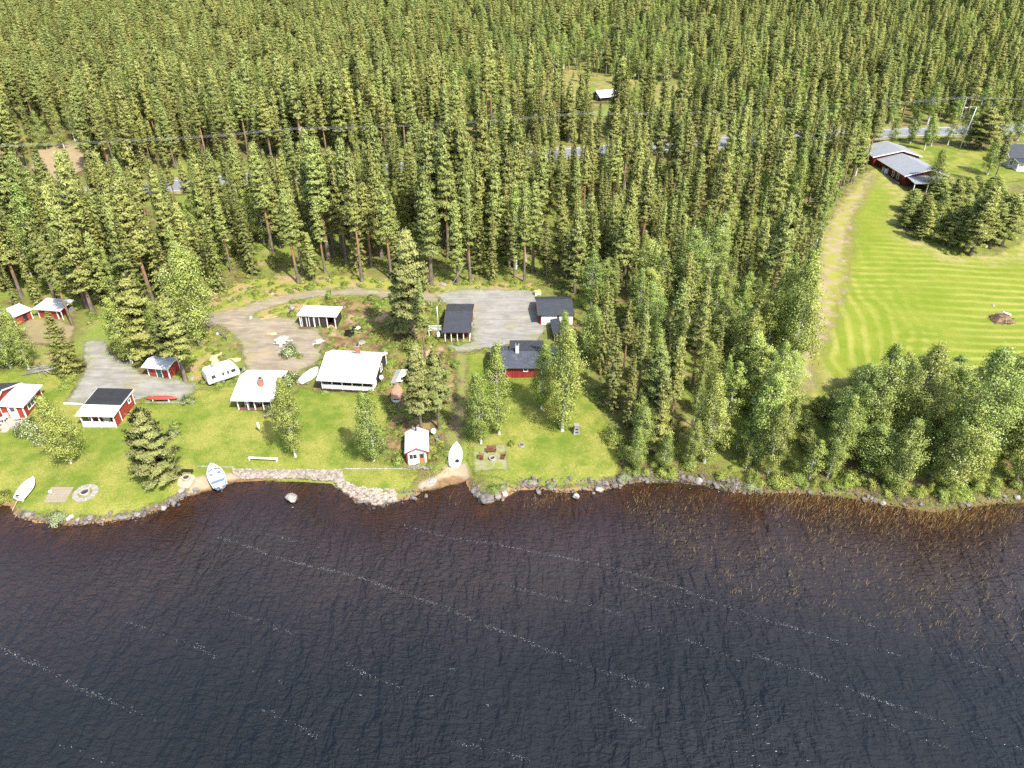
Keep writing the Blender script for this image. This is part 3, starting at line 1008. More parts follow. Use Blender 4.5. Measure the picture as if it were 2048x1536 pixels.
def make_spruce(seed, H=18.0, cb=0.04, R=2.0, dens=1.0, leaf=1.0):
    rng = np.random.default_rng(seed)
    T = TreeMesh()
    pts, rad, at = bent_trunk(H, 0.16 + 0.004 * H, rng, bend=0.1)
    T.limb(pts, rad, 6)
    z = cb * H
    while z < H * 0.985:
        t = z / H
        prof = (1 - t) ** 0.82 * (0.75 + 0.25 * min(1, t * 5)) + 0.035
        nb = int(rng.integers(5, 8))
        a0 = rng.random() * 6.3
        for b in range(nb):
            if rng.random() < 0.1:
                continue
            a = a0 + 2 * PI * b / nb + rng.normal() * 0.2
            ln = R * prof * rng.uniform(0.66, 1.18)
            droop = math.radians(-26 + 52 * t ** 1.5 + rng.normal() * 6)
            o = np.array(at(z))
            d = np.array([math.cos(a) * math.cos(droop), math.sin(a) * math.cos(droop), math.sin(droop)])
            side = np.array([-math.sin(a), math.cos(a), 0])
            nq = max(3, int(ln * 13 * dens))
            s = 0.16 + 0.84 * np.sort(rng.random(nq)) ** 0.8
            zz = 0.22 * ln * s ** 3                         # the tip turns up again
            C = o + d * (ln * s)[:, None] + np.array([0, 0, 1.0]) * zz[:, None]
            C = C + side * (rng.normal(size=nq) * 0.17 * ln * (1.1 - s * 0.75))[:, None] + rng.normal(size=(nq, 3)) * 0.05
            C[:, 2] -= rng.random(nq) * 0.16
            A = unit(d + side * rng.normal(size=(nq, 1)) * 0.75 + np.array([0, 0, -0.25]) + rng.normal(size=(nq, 3)) * 0.22)
            tint = np.clip(0.12 + 0.4 * rng.random() + 0.3 * rng.random(nq) + 0.22 * (s > 0.8), 0, 1)
            T.leaves(diamonds(C, A, rng.uniform(0.16, 0.3, nq) * leaf, rng.uniform(0.06, 0.105, nq) * leaf, rng, 1.2), tint)
        z += (0.40 + 0.12 * rng.random()) * (1.0 if t < 0.8 else 0.7)
    top = np.array(at(H * 0.99))
    C = top + rng.normal(size=(10, 3)) * np.array([0.05, 0.05, 0.3])
    T.leaves(diamonds(C, unit(np.array([0, 0, 1.0]) + rng.normal(size=(10, 3)) * 0.4), 0.22 * leaf, 0.06 * leaf, rng), rng.random(10))
    return T


def make_broad(seed, H=13.0, cb=0.18, R=2.4, n=2600, leaf=0.15, droop=0.5, shape=0.42, clumps=70, stems=1, dense=1.0, pointed=0.75):
    """birch, aspen, alder: clumps of small leaves on limbs, an uneven airy outline"""
    rng = np.random.default_rng(seed)
    T = TreeMesh()
    ats = []
    for s in range(stems):
        pts, rad, at = bent_trunk(H * (1 if s == 0 else rng.uniform(0.7, 0.95)), 0.07 + 0.0065 * H, rng, bend=0.45 + 0.5 * (stems > 1))
        if s:
            ox, oy = rng.normal(size=2) * 0.35
            pts = [p + Vector((ox * (0.3 + 2.2 * k / 8), oy * (0.3 + 2.2 * k / 8), 0)) for k, p in enumerate(pts)]
        T.limb(pts, rad, 7)
        ats.append(at)
    per = max(8, int(n / clumps))
    lob = rng.random(4) * 6.3
    for c in range(clumps):
        t = rng.random() ** 0.9
        z = H * (cb + (1 - cb) * (0.03 + 0.97 * t))
        # outline: widest at 'shape', rounded foot, tapering head, with lobes
        w = (t / shape) ** 0.5 if t < shape else max(0.05, 1 - ((t - shape) / (1 - shape)) ** pointed)
        a = rng.random() * 6.3
        w *= 0.84 + 0.20 * math.sin(2 * a + lob[0] + 6 * t) + 0.15 * math.sin(3 * a + lob[1] - 11 * t)
        r = R * w * (rng.random() ** 0.34) * rng.uniform(0.8, 1.15)
        o = np.array(ats[c % stems](min(z * 0.86, H * 0.97)))
        ctr = np.array([math.cos(a) * r, math.sin(a) * r, z]) + np.array([*np.array(ats[0](min(z, H * 0.98)))[:2], 0])
        T.limb([o, o * 0.45 + ctr * 0.55 + np.array([0, 0, 0.12 * r]), ctr], [0.028 + 0.02 * (1 - t), 0.018, 0.006], 3, 2.0)
        cs = R * rng.uniform(0.11, 0.23) * (1.0 if t < 0.85 else 0.65)
        k = int(per * rng.uniform(0.6, 1.4))
        q = rng.normal(size=(k, 3)) * cs * np.array([0.85, 0.85, 0.75])
        q[:, 2] -= droop * np.abs(rng.normal(size=k)) * cs * 0.9
        C = ctr + q
        A = unit(rng.normal(size=(k, 3)) + np.array([0, 0, -0.9 * droop]))
        tint = np.clip(0.05 + 0.6 * rng.random() + 0.4 * rng.random(k), 0, 1)
        rad3 = np.array([math.cos(a), math.sin(a), 0.0])
        N = unit(q / cs * 0.9 + rad3 * 0.55 + np.array([0, 0, 0.45]))
        T.leaves(diamonds(C, A, rng.uniform(0.75, 1.25, k) * leaf, rng.uniform(0.42, 0.7, k) * leaf, rng, 0.8, N), tint, N)
    return T


def make_bush(seed, R=1.0, H=1.4, n=900, leaf=0.1, flower=0.0):
    rng = np.random.default_rng(seed)
    T = TreeMesh()
    for s in range(7):
        a = rng.random() * 6.3
        T.limb([np.zeros(3), np.array([math.cos(a) * R * 0.35, math.sin(a) * R * 0.35, H * 0.45]), np.array([math.cos(a) * R * 0.7, math.sin(a) * R * 0.7, H * rng.uniform(0.6, 0.9)])],
               [0.03, 0.02, 0.008], 4, 0.1)
    cl = 26
    for c in range(cl):
        a = rng.random() * 6.3
        el = math.asin(rng.random() ** 0.8)
        rr = rng.uniform(0.45, 0.98)
        ctr = np.array([math.cos(a) * math.cos(el) * R * rr, math.sin(a) * math.cos(el) * R * rr, H * (0.12 + 0.78 * math.sin(el) * rr)])
        k = int(n / cl)
        C = ctr + rng.normal(size=(k, 3)) * R * 0.17
        C[:, 2] = np.maximum(C[:, 2], 0.03)
        A = unit(rng.normal(size=(k, 3)) + np.array([0, 0, 0.2]))
        tint = np.clip(0.05 + 0.4 * rng.random() + 0.38 * rng.random(k), 0, 0.84)
        if flower:
            tint = np.where(rng.random(k) < flower, 1.0, tint)
        T.leaves(diamonds(C, A, rng.uniform(0.8, 1.2, k) * leaf, rng.uniform(0.45, 0.75, k) * leaf, rng, 0.6), tint)
    return T


def m_bark(name, kind):
    t = NT(name)
    z = t.attr('tint')
    c = t.coord('Object')
    n1 = t.noise(3.0, 4, 0.7, t.coord('Object', (1, 1, 0.35)))
    if kind == 'pine':
        low = t.mix(t.ramp(n1, 0.35, 0.65), (0.10, 0.075, 0.055), (0.20, 0.165, 0.13))
        hi = t.mix(t.ramp(n1, 0.35, 0.65), (0.24, 0.125, 0.062), (0.34, 0.20, 0.11))
        cc = t.mix(t.ramp(z, 2.5, 8.0), low, hi)
    elif kind == 'spruce':
        cc = t.mix(t.ramp(n1, 0.35, 0.65), (0.095, 0.075, 0.06), (0.18, 0.15, 0.125))
    elif kind == 'birch':
        band = t.noise(2.2, 3, 0.7, t.coord('Object', (1.2, 1.2, 4.0)))
        cc = t.mix(t.ramp(band, 0.54, 0.62), (0.56, 0.54, 0.50), (0.05, 0.045, 0.04))
        cc = t.mix(t.ramp(z, 1.96, 2.0), cc, cc)
    else:
        cc = t.mix(t.ramp(n1, 0.35, 0.65), (0.17, 0.155, 0.125), (0.30, 0.285, 0.23))
    return t.done(t.bsdf(cc, 0.9, 0, t.bump(n1, 0.4, 0.03), 0.2))


BARK = {k: m_bark(k + '_bark', k) for k in ('pine', 'spruce', 'birch', 'aspen')}
LEAF = {
    'pine': m_leaf('pine_needles', (0.180, 0.202, 0.054), (0.375, 0.405, 0.112), 0.27, objvar=0.19, soft=0.88),
    'pine_pale': m_leaf('pale_pine_needles', (0.205, 0.228, 0.075), (0.375, 0.400, 0.130), 0.28, objvar=0.06, soft=0.85),
    'spruce': m_leaf('spruce_needles', (0.105, 0.126, 0.030), (0.280, 0.290, 0.068), 0.2, objvar=0.16, soft=0.65),
    'birch': m_leaf('birch_leaves', (0.200, 0.260, 0.050), (0.420, 0.485, 0.118), 0.25, objvar=0.15, soft=0.55),
    'aspen': m_leaf('aspen_leaves', (0.205, 0.268, 0.052), (0.425, 0.490, 0.118), 0.25, (0.55, 0.60, 0.32), objvar=0.15, soft=0.55),
    'bush': m_leaf('bush_leaves', (0.165, 0.215, 0.036), (0.345, 0.395, 0.075), 0.25, objvar=0.2, soft=0.7),
    'lilac': m_leaf('lilac_leaves', (0.14, 0.18, 0.04), (0.29, 0.335, 0.085), 0.25, (0.70, 0.70, 0.62), objvar=0.05, soft=0.7),
    'willow': m_leaf('willow_leaves', (0.22, 0.26, 0.12), (0.40, 0.44, 0.24), 0.25, objvar=0.05, soft=0.7),
}
PROTO = {}


def proto(kind, T, leafkey=None, barkkey=None):
    b = BARK[barkkey or kind]
    L = LEAF[leafkey or kind]
    PROTO.setdefault(kind, []).append(T.meshes(b, L, kind))


PINE_H = [19.5, 18, 20.5, 16.5, 21, 17.5, 19, 15.5, 18.5]
for i, h in enumerate(PINE_H):
    proto('pine', make_pine(100 + i, h, [0.38, 0.30, 0.46, 0.20, 0.48, 0.26, 0.36, 0.16, 0.42][i], [1.6, 1.8, 1.5, 2.0, 1.7, 1.65, 1.95, 1.85, 1.4][i], 1.4, 0.84))
SPRUCE_H = [18, 15, 20, 12, 17, 16]
for i, h in enumerate(SPRUCE_H):
    proto('spruce', make_spruce(200 + i, h, [0.05, 0.03, 0.08, 0.02, 0.05, 0.03][i], [1.75, 1.7, 1.9, 1.6, 1.35, 2.0][i], 1.25, 0.95))
BIRCH_H = [14, 12.5, 16, 11, 14.5, 13]
for i, h in enumerate(BIRCH_H):
    proto('birch', make_broad(300 + i, h, [0.16, 0.12, 0.22, 0.1, 0.2, 0.14][i], [2.0, 2.1, 2.2, 1.9, 1.6, 2.4][i], 6500, 0.118, 0.6, [0.36, 0.3, 0.42, 0.34, 0.4, 0.38][i], 95, pointed=[1.3, 1.6, 1.4, 1.8, 1.2, 1.9][i]))
ASPEN_H = [17, 14.5, 19, 12.5, 15.5]
for i, h in enumerate(ASPEN_H):
    proto('aspen', make_broad(400 + i, h, [0.12, 0.08, 0.16, 0.06, 0.1][i], [3.1, 3.2, 3.5, 2.9, 3.6][i], 14000, 0.125, 0.15, [0.5, 0.46, 0.54, 0.44, 0.5][i], 150, pointed=[2.0, 2.4, 2.2, 2.0, 2.7][i]))
# finer foliage for the trees that stand near the water and the cabins
for i, h in enumerate([13, 12, 14.5]):
    proto('birch_near', make_broad(330 + i, h, [0.12, 0.1, 0.07][i], [2.5, 2.8, 2.6][i], 13000, 0.105, 0.75, [0.36, 0.33, 0.34][i], 150, pointed=1.5), 'birch', 'birch')
for i, h in enumerate([12.5, 15.0]):
    proto('pine_near', make_pine(130 + i, h, [0.16, 0.34][i], [2.8, 2.3][i], 2.1, 0.80), 'pine', 'pine')
for i, h in enumerate([12.0, 15.0]):
    proto('pine_lawn', make_pine(150 + i, h, [0.14, 0.34][i], [2.85, 2.3][i], 2.6, 0.72), 'pine_pale', 'pine')
for i, h in enumerate([13.0, 16.5]):
    proto('spruce_near', make_spruce(230 + i, h, 0.03, [2.6, 2.5][i], 2.5, 0.78), 'spruce', 'spruce')
for i in range(3):
    proto('bush', make_bush(500 + i, [1.0, 1.2, 0.8][i], [1.3, 1.7, 1.9][i], 1300, 0.085), 'bush', 'aspen')
for i in range(2):
    proto('lilac', make_bush(520 + i, [1.15, 1.3][i], [2.1, 2.0][i], 2200, 0.085, 0.13), 'lilac', 'aspen')
proto('willow', make_bush(540, 1.25, 1.3, 2600, 0.07), 'willow', 'aspen')
PROTO_H = {'pine': PINE_H, 'spruce': SPRUCE_H, 'birch': BIRCH_H, 'aspen': ASPEN_H, 'birch_near': [13, 12, 14.5],
           'pine_near': [12.5, 15.0], 'pine_lawn': [12.0, 15.0], 'spruce_near': [13.0, 16.5]}


def plant(kind, var, loc, label, cat, group=None, s=1.0, sz=None, rz=None, name=None, lean=(0, 0)):
    tr, cr, _ = PROTO[kind][var % len(PROTO[kind])]
    base = kind.split('_')[0]
    name = name or {'pine': 'pine_tree', 'spruce': 'spruce_tree', 'birch': 'birch_tree', 'aspen': 'aspen_tree'}.get(base, base)
    o = empty(name, (loc[0], loc[1], loc[2] - 0.05), 0, label, cat, group, (s, s, sz or s))
    o.rotation_euler = (lean[0], lean[1], random.random() * 6.28 if rz is None else rz)
    if base in ('bush', 'lilac', 'willow'):
        obj('stem', tr, o)
        obj('foliage', cr, o)
    else:
        obj('trunk', tr, o)
        obj('crown', cr, o)
    return o


TREES_XY = []          # trunks already placed by hand: keeps the wood clear of them


def hand(kind, var, px, top, label, cat, s=None, group=None, wide=1.0, lean=(0, 0), rz=None):
    """a tree whose foot and top are read from the photograph"""
    loc = P(*px)
    # height from the pixel of the top, on the vertical over the foot
    lo, hi = 0.5, 40
    for _ in range(30):
        m = (lo + hi) / 2
        if proj(loc.x, loc.y, loc.z + m)[1] > top:
            lo = m
        else:
            hi = m
    hh = PROTO_H[kind][var % len(PROTO_H[kind])]
    sz = hi / hh
    TREES_XY.append((loc.x, loc.y))
    return plant(kind, var, loc, label, cat, group, (s or sz) * wide, sz, rz, lean=lean)

# ---- trees read one by one from the photograph
hand('birch_near', 1, (143, 927), 790, 'broad birch with white trunk on the lawn in front of the black roofed red cabin', 'birch tree', wide=1.05)
hand('pine_lawn', 0, (322, 965), 828, 'lone stocky pine on the shore lawn beside the round stone fireplace', 'pine tree', wide=1.12)
hand('birch_near', 0, (591, 914), 752, 'slender birch with white trunk in front of the smaller white roofed cabin', 'birch tree', wide=0.82)
hand('birch_near', 1, (748, 922), 788, 'grey green birch on the lawn beside the sauna hut', 'birch tree', wide=0.98)
hand('birch_near', 2, (998, 868), 692, 'tall leafy birch left of the red cottage, standing above the fire pit', 'birch tree', wide=0.92)
hand('birch_near', 0, (962, 888), 745, 'shorter leafy birch at the edge of the dirt path above the boat landing', 'birch tree', wide=0.95)
hand('birch_near', 2, (1124, 862), 655, 'tallest birch on the cottage lawn, right in front of the red cottage', 'birch tree', wide=0.95)
hand('birch_near', 1, (1083, 818), 688, 'birch close to the front wall of the red cottage', 'birch tree', wide=0.9)
hand('birch_near', 2, (1122, 760), 622, 'birch behind the red cottage beside the dark roofed garage', 'birch tree', wide=0.85)
hand('pine_lawn', 1, (843, 866), 690, 'pine with forked bare trunk just behind the sauna hut', 'pine tree', wide=0.95)
hand('pine_lawn', 1, (878, 858), 705, 'bushy pine beside the satellite dish of the sauna hut', 'pine tree', wide=1.0)
hand('pine', 0, (850, 715), 560, 'tall pine with long orange trunk left of the dark roofed cabin', 'pine tree', wide=0.85)
hand('pine_lawn', 1, (828, 690), 462, 'tallest pine between the two yards, pale green and bushy', 'pine tree', wide=1.0)
hand('pine_lawn', 0, (812, 668), 545, 'low branched pine at the edge of the heather by the gravel track', 'pine tree', wide=1.0)
hand('spruce_near', 0, (140, 748), 622, 'bushy spruce beside the heap of grey poles', 'spruce tree', wide=1.3)
hand('birch_near', 2, (264, 726), 588, 'leaning birch with white trunk at the edge of the grey gravel yard', 'birch tree', wide=1.15, lean=(0, -0.12))
hand('pine_near', 0, (300, 712), 555, 'bushy pine behind the red shed with the green door', 'pine tree', wide=1.35)
hand('pine_near', 1, (372, 762), 590, 'pine right beside the red shed with the green door', 'pine tree', wide=1.25)
hand('birch_near', 0, (338, 722), 600, 'green birch crowding over the roof of the red shed with the green door', 'birch tree', wide=1.0)
hand('aspen', 1, (400, 690), 492, 'pale green aspen at the bend of the gravel track', 'aspen tree', wide=1.0)
hand('birch_near', 1, (22, 735), 600, 'birch with thin white trunk left of the heap of grey poles', 'birch tree', wide=1.2)
hand('birch_near', 2, (58, 738), 615, 'birch between the heap of grey poles and the small red sheds', 'birch tree', wide=1.0)
hand('spruce_near', 1, (38, 618), 530, 'young spruce behind the small red sheds', 'spruce tree', wide=0.9)
hand('pine', 2, (146, 652), 470, 'tall pine with orange trunk beside the small red sheds', 'pine tree', wide=0.95)
hand('spruce_near', 1, (1222, 812), 650, 'large dark spruce with tiered branches at the edge of the cottage lawn', 'spruce tree', wide=1.1)
hand('pine_near', 1, (1305, 850), 690, 'olive green pine behind the spruce by the cottage lawn', 'pine tree', wide=1.15)
hand('pine_near', 0, (1312, 908), 800, 'low olive pine standing just above the stony shore', 'pine tree', wide=1.0)
hand('birch_near', 2, (1408, 925), 745, 'bright green birch on the stony shore, standing free of its neighbours', 'birch tree', wide=0.95)
hand('birch_near', 0, (1272, 945), 862, 'young birch at the corner of the cottage lawn by the stony shore', 'birch tree', wide=1.1)
hand('birch_near', 1, (1326, 938), 868, 'small bright birch sapling on the shore bank', 'birch tree', wide=1.0)
hand('aspen', 0, (1530, 880), 690, 'silvery aspen with pale leaf undersides at the corner of the hay field', 'aspen tree', wide=0.8)
hand('aspen', 3, (1512, 925), 755, 'silvery green aspen on the shore below the corner of the hay field', 'aspen tree', wide=0.9)
hand('birch_near', 0, (1535, 950), 800, 'yellowish birch at the water side of the silvery aspens', 'birch tree', wide=0.9)
hand('birch_near', 2, (1655, 955), 790, 'slim birch with visible white stem in the shore wood', 'birch tree', wide=0.9)
hand('aspen', 2, (1905, 960), 700, 'largest leafy aspen of the shore wood, tall against the hay field', 'aspen tree', wide=1.05)
hand('aspen', 0, (1960, 935), 690, 'silvery topped aspen at the end of the shore wood by the hay field', 'aspen tree', wide=0.95)
hand('aspen', 1, (1895, 985), 815, 'pale leaved aspen leaning over the reeds', 'aspen tree', wide=1.0)
hand('birch_near', 1, (1945, 975), 880, 'yellow green birch sapling above the reeds', 'birch tree', wide=0.8)
hand('aspen', 2, (1800, 905), 690, 'dark green aspen in the middle of the shore wood', 'aspen tree', wide=1.0)
hand('aspen', 0, (1730, 900), 695, 'dark leafy aspen nearest the mown corner of the hay field', 'aspen tree', wide=1.0)
hand('aspen', 3, (1788, 975), 845, 'aspen with leaning bare stem just above the reeds', 'aspen tree', wide=1.0)
hand('aspen', 1, (2030, 960), 780, 'leafy aspen cut by the picture edge above the reeds', 'aspen tree', wide=1.0)
hand('birch_near', 2, (1570, 765), 500, 'tall dense birch at the edge of the wood against the hay field', 'birch tree', wide=0.85)
hand('birch_near', 0, (1522, 745), 545, 'bluish green weeping birch inside the wood edge by the hay field', 'birch tree', wide=0.9)
hand('birch', 2, (1710, 352), 245, 'tall birch among pines beside the red house with grey roof', 'birch tree', wide=1.2)
hand('pine_near', 1, (1700, 368), 260, 'pine group tree nearest the grey roofed red house', 'pine tree', wide=1.25)
hand('birch', 0, (1650, 315), 200, 'pale tall birch behind the wood by the asphalt road', 'birch tree', wide=1.1)
hand('birch', 1, (1974, 350), 278, 'round free standing birch on the lawn of the far right houses', 'birch tree', wide=1.7)
hand('birch_near', 2, (1864, 385), 300, 'birch in front of the porch of the red house with grey roof', 'birch tree', wide=1.5)
hand('birch', 4, (1848, 300), 232, 'slim birch between the red house and the asphalt road', 'birch tree', wide=1.5)
hand('birch', 1, (1862, 292), 228, 'birch with leaning white stem beside the asphalt road', 'birch tree', wide=1.4, lean=(0, -0.1))
hand('birch', 5, (1782, 290), 236, 'broad birch between the upper grey roof and the asphalt road', 'birch tree', wide=1.5)
hand('birch', 3, (1820, 287), 226, 'birch beyond the white fascia corner of the red house, beside the road', 'birch tree', wide=1.4)
hand('birch', 5, (1930, 292), 212, 'dense birch directly right of the street lamp foot', 'birch tree', wide=1.6)
hand('birch', 1, (1992, 286), 214, 'broad birch above the round free standing birch', 'birch tree', wide=1.7)
hand('birch', 5, (2034, 282), 206, 'birch behind the cream house at the right picture edge', 'birch tree', wide=1.6)
hand('pine_near', 1, (1742, 300), 222, 'pine right behind the left end of the upper grey roof', 'pine tree', wide=1.3)
hand('birch', 0, (1895, 290), 225, 'birch left of the tall street lamp', 'birch tree', wide=1.5)
hand('pine_near', 0, (1958, 300), 215, 'pine right behind the tall street lamp', 'pine tree', wide=1.7)
hand('pine_near', 1, (1885, 470), 355, 'pine with curved orange trunk in the clump beside the hay field', 'pine tree', wide=1.2)
hand('birch', 3, (95, 300), 222, 'birch with white trunk at the back of the sandy clearing', 'birch tree', wide=1.2)
hand('birch', 0, (130, 300), 210, 'birch with tall white trunk beside the sandy clearing', 'birch tree', wide=1.1)
hand('birch', 4, (346, 316), 225, 'thin birch with long bare white trunk under the power line', 'birch tree', wide=0.75)
hand('spruce', 3, (1258, 197), 148, 'small dark spruce standing alone beside the far white hut', 'spruce tree', wide=1.2)

# ---- the woods: jittered grid of trunks, kind by where they stand in the photograph
KEEP = [np.array([P(*p)[:2] for p in z]) for z in (Z_LAWN_W, Z_LAWN_E, Z_FIELD, Z_LAWN_FAR, Z_TRACK, Z_YARD_E, Z_YARD_W, Z_PATH, Z_BEACH, Z_HEATH, Z_CLEAR, Z_BOG2, Z_DRY,
        [(-700, 985), (-700, 690), (-60, 690), (-40, 640), (160, 600), (180, 655), (250, 690), (390, 700), (400, 790), (0, 830)],
        [(395, 640), (440, 590), (560, 572), (700, 567), (800, 572), (1070, 576), (1165, 596), (1172, 700), (1185, 790), (1100, 800), (800, 690), (430, 690)],
        [(1735, 385), (1740, 268), (1890, 262), (1960, 278), (2090, 262), (2090, 352), (1900, 365), (1850, 410)],
        [(1170, 215), (1165, 178), (1225, 172), (1245, 215)])]


def in_pix(poly, X, Y):
    return inside(np.column_stack([X, Y]), np.array(poly, float))


def sow():
    out = []
    for y0, y1, step in ((70, 195, 3.7), (195, 300, 3.75), (300, 500, 4.3), (500, 800, 6.0)):
        ys = np.arange(y0, y1, step)
        xs = np.arange(-640, 640, step)
        X, Y = np.meshgrid(xs, ys)
        X = X.ravel() + RNG.uniform(-0.46, 0.46, X.size) * step
        Y = Y.ravel() + RNG.uniform(-0.46, 0.46, Y.size) * step
        Z = hz(X, Y)
        px, py, dep = proj(X, Y, Z)
        m = (px > -330) & (px < 2380) & (dep > 20) & (py > -200)
        out.append(np.column_stack([X, Y, Z, px, py])[m])
    A = np.concatenate(out)
    Pxy = A[:, :2]
    bad = shore_d(Pxy) < 1.6
    for k, poly in enumerate(KEEP):
        pad = 0.3 if k < 13 else 0.0
        lo, hi = poly.min(0) - 3, poly.max(0) + 3
        m = (Pxy[:, 0] > lo[0]) & (Pxy[:, 0] < hi[0]) & (Pxy[:, 1] > lo[1]) & (Pxy[:, 1] < hi[1])
        if m.any():
            bad[m] |= sdist(Pxy[m], poly) > -pad
    rd = seg_dist(Pxy, np.array(ROAD))
    bad |= rd < 6.5
    yr = np.interp(A[:, 0], np.array(ROAD)[:, 0], np.array(ROAD)[:, 1])
    dn = yr - A[:, 1]
    bad |= (dn < 0) & (dn > np.where(A[:, 3] < 720, -12, -6.5)) # the power line's clearing beyond the road
    bad |= (dn > 0) & (dn < 24) & (RNG.random(len(A)) < 0.45)
    bad |= (A[:, 3] > 40) & (A[:, 3] < 190) & (A[:, 4] > 345) & (A[:, 4] < 395)
    bad |= (A[:, 3] > 1165) & (A[:, 3] < 1240) & (A[:, 4] > 176) & (A[:, 4] < 246)
    bog = np.array([P(*p)[:2] for p in Z_BOG])
    inb = inside(Pxy, bog)
    bad |= inb & (RNG.random(len(A)) < 0.82)
    bad |= (A[:, 3] > 1985) & (A[:, 4] > 345) & (A[:, 4] < 415)
    bad |= (A[:, 3] > 1080) & (A[:, 3] < 1370) & (A[:, 4] > 200) & (A[:, 4] < 245) & (RNG.random(len(A)) < 0.55)
    H = np.array(TREES_XY)
    for q in H:
        bad |= np.hypot(Pxy[:, 0] - q[0], Pxy[:, 1] - q[1]) < 1.7
    px, py = A[:, 3], A[:, 4]
    # the west shore is all cabins: no wood below the tree line there
    bad |= (px < 1165) & (py > 640)
    # natural gaps in the wood
    bad |= (vnoise(A[:, 0] / 11, A[:, 1] / 11, 71) > 0.45) & (RNG.random(len(A)) < 0.6) & (py < 560)
    # open ground under the pines along the track
    bad |= (px > 380) & (px < 1080) & (py > 520) & (RNG.random(len(A)) < 0.22)
    return A[~bad]


WOOD = sow()


def kinds_of(A):
    X, Y, px, py = A[:, 0], A[:, 1], A[:, 3], A[:, 4]
    n = len(A)
    p = np.zeros((n, 4))                # pine, spruce, birch, aspen
    p[:] = (0.77, 0.12, 0.11, 0.0)
    patch = vnoise(X / 26, Y / 26, 21)
    # wood left of the hay field
    m = (px > 1060) & (px < 1680) & (py > 235)
    p[m] = (0.44, 0.46, 0.10, 0.0)
    m = (px > 1150) & (px < 1700) & (py > 600)
    p[m] = (0.24, 0.22, 0.36, 0.18)
    m = (px > 1400) & (px < 1700) & (py > 640)
    p[m] = (0.12, 0.12, 0.44, 0.32)
    m = (px > 1560) & (py > 770)
    p[m] = (0.0, 0.05, 0.38, 0.57)
    m = (px > 1180) & (py > 880)
    p[m] = (0.03, 0.04, 0.55, 0.38)
    # clump in the hay field
    m = (px > 1770) & (py > 380) & (py < 600)
    p[m] = (0.85, 0.05, 0.10, 0.0)
    # beyond the road
    far = py < 262
    m = far & (px > 720) & (px < 1750) & (py > 30)
    p[m] = (0.44, 0.14, 0.42, 0.0)
    m = far & (px > 880) & (px < 1420) & (py > 70)
    p[m] = (0.24, 0.12, 0.64, 0.0)
    m = far & (px >= 1500)
    p[m] = (0.36, 0.14, 0.50, 0.0)
    m = far & (px >= 1250) & (py < 40)
    p[m] = (0.68, 0.2, 0.12, 0.0)
    m = far & (px < 720)
    p[m] = (0.93, 0.04, 0.03, 0.0)
    # left wood between road and sheds has more spruce low down
    m = (px < 560) & (py > 400)
    p[m] = (0.60, 0.30, 0.10, 0.0)
    p[:, 1] *= 1 + 0.9 * patch
    p[:, 2] *= np.clip(1 + 1.3 * vnoise(X / 19, Y / 19, 33), 0.05, 3)
    p = np.maximum(p, 0)
    p /= p.sum(1, keepdims=True)
    u = RNG.random(n)[:, None]
    return np.minimum((u > np.cumsum(p, 1)).sum(1), 3)


KIND = kinds_of(WOOD)
KN = ['pine', 'spruce', 'birch', 'aspen']


def zone_label(kind, px, py, hs):
    """where a tree stands, in words"""
    tall = 'tall' if hs > 1.04 else ('short' if hs < 0.88 else 'mid sized')
    look = {'pine': 'olive green pine', 'spruce': 'dark green spruce', 'birch': 'light green birch', 'aspen': 'leafy green aspen'}[kind]
    if px > 1770 and 380 < py < 620:
        w = 'in the pine clump jutting into the hay field'
    elif py > 880:
        w = 'in the front row on the shore bank'
    elif px > 1560 and py > 760:
        w = 'in the shore wood between hay field and lake'
    elif px > 1150 and py > 600:
        w = 'in the mixed wood between cottage lawn and hay field'
    elif px > 1060 and py > 420:
        w = 'in the dark wood behind the garage'
    elif px > 1060 and py > 275:
        w = 'in the wood between garage and asphalt road'
    elif py > 535 and px > 380:
        w = 'at the wood edge along the gravel track'
    elif py > 440 and px < 560:
        w = 'in the wood above the small red sheds'
    elif py > 440:
        w = 'a few rows behind the gravel track'
    elif py > 300 and px < 560:
        w = 'near the asphalt road left of the wires'
    elif py > 300:
        w = 'in the pine belt before the asphalt road'
    elif px < 700:
        w = 'in the hillside forest beyond the power line'
    elif px < 1450:
        w = 'in the birch and pine forest around the bog'
    else:
        w = 'in the forest beyond the road behind the red house'
    return f'{tall} {look} {w}', w


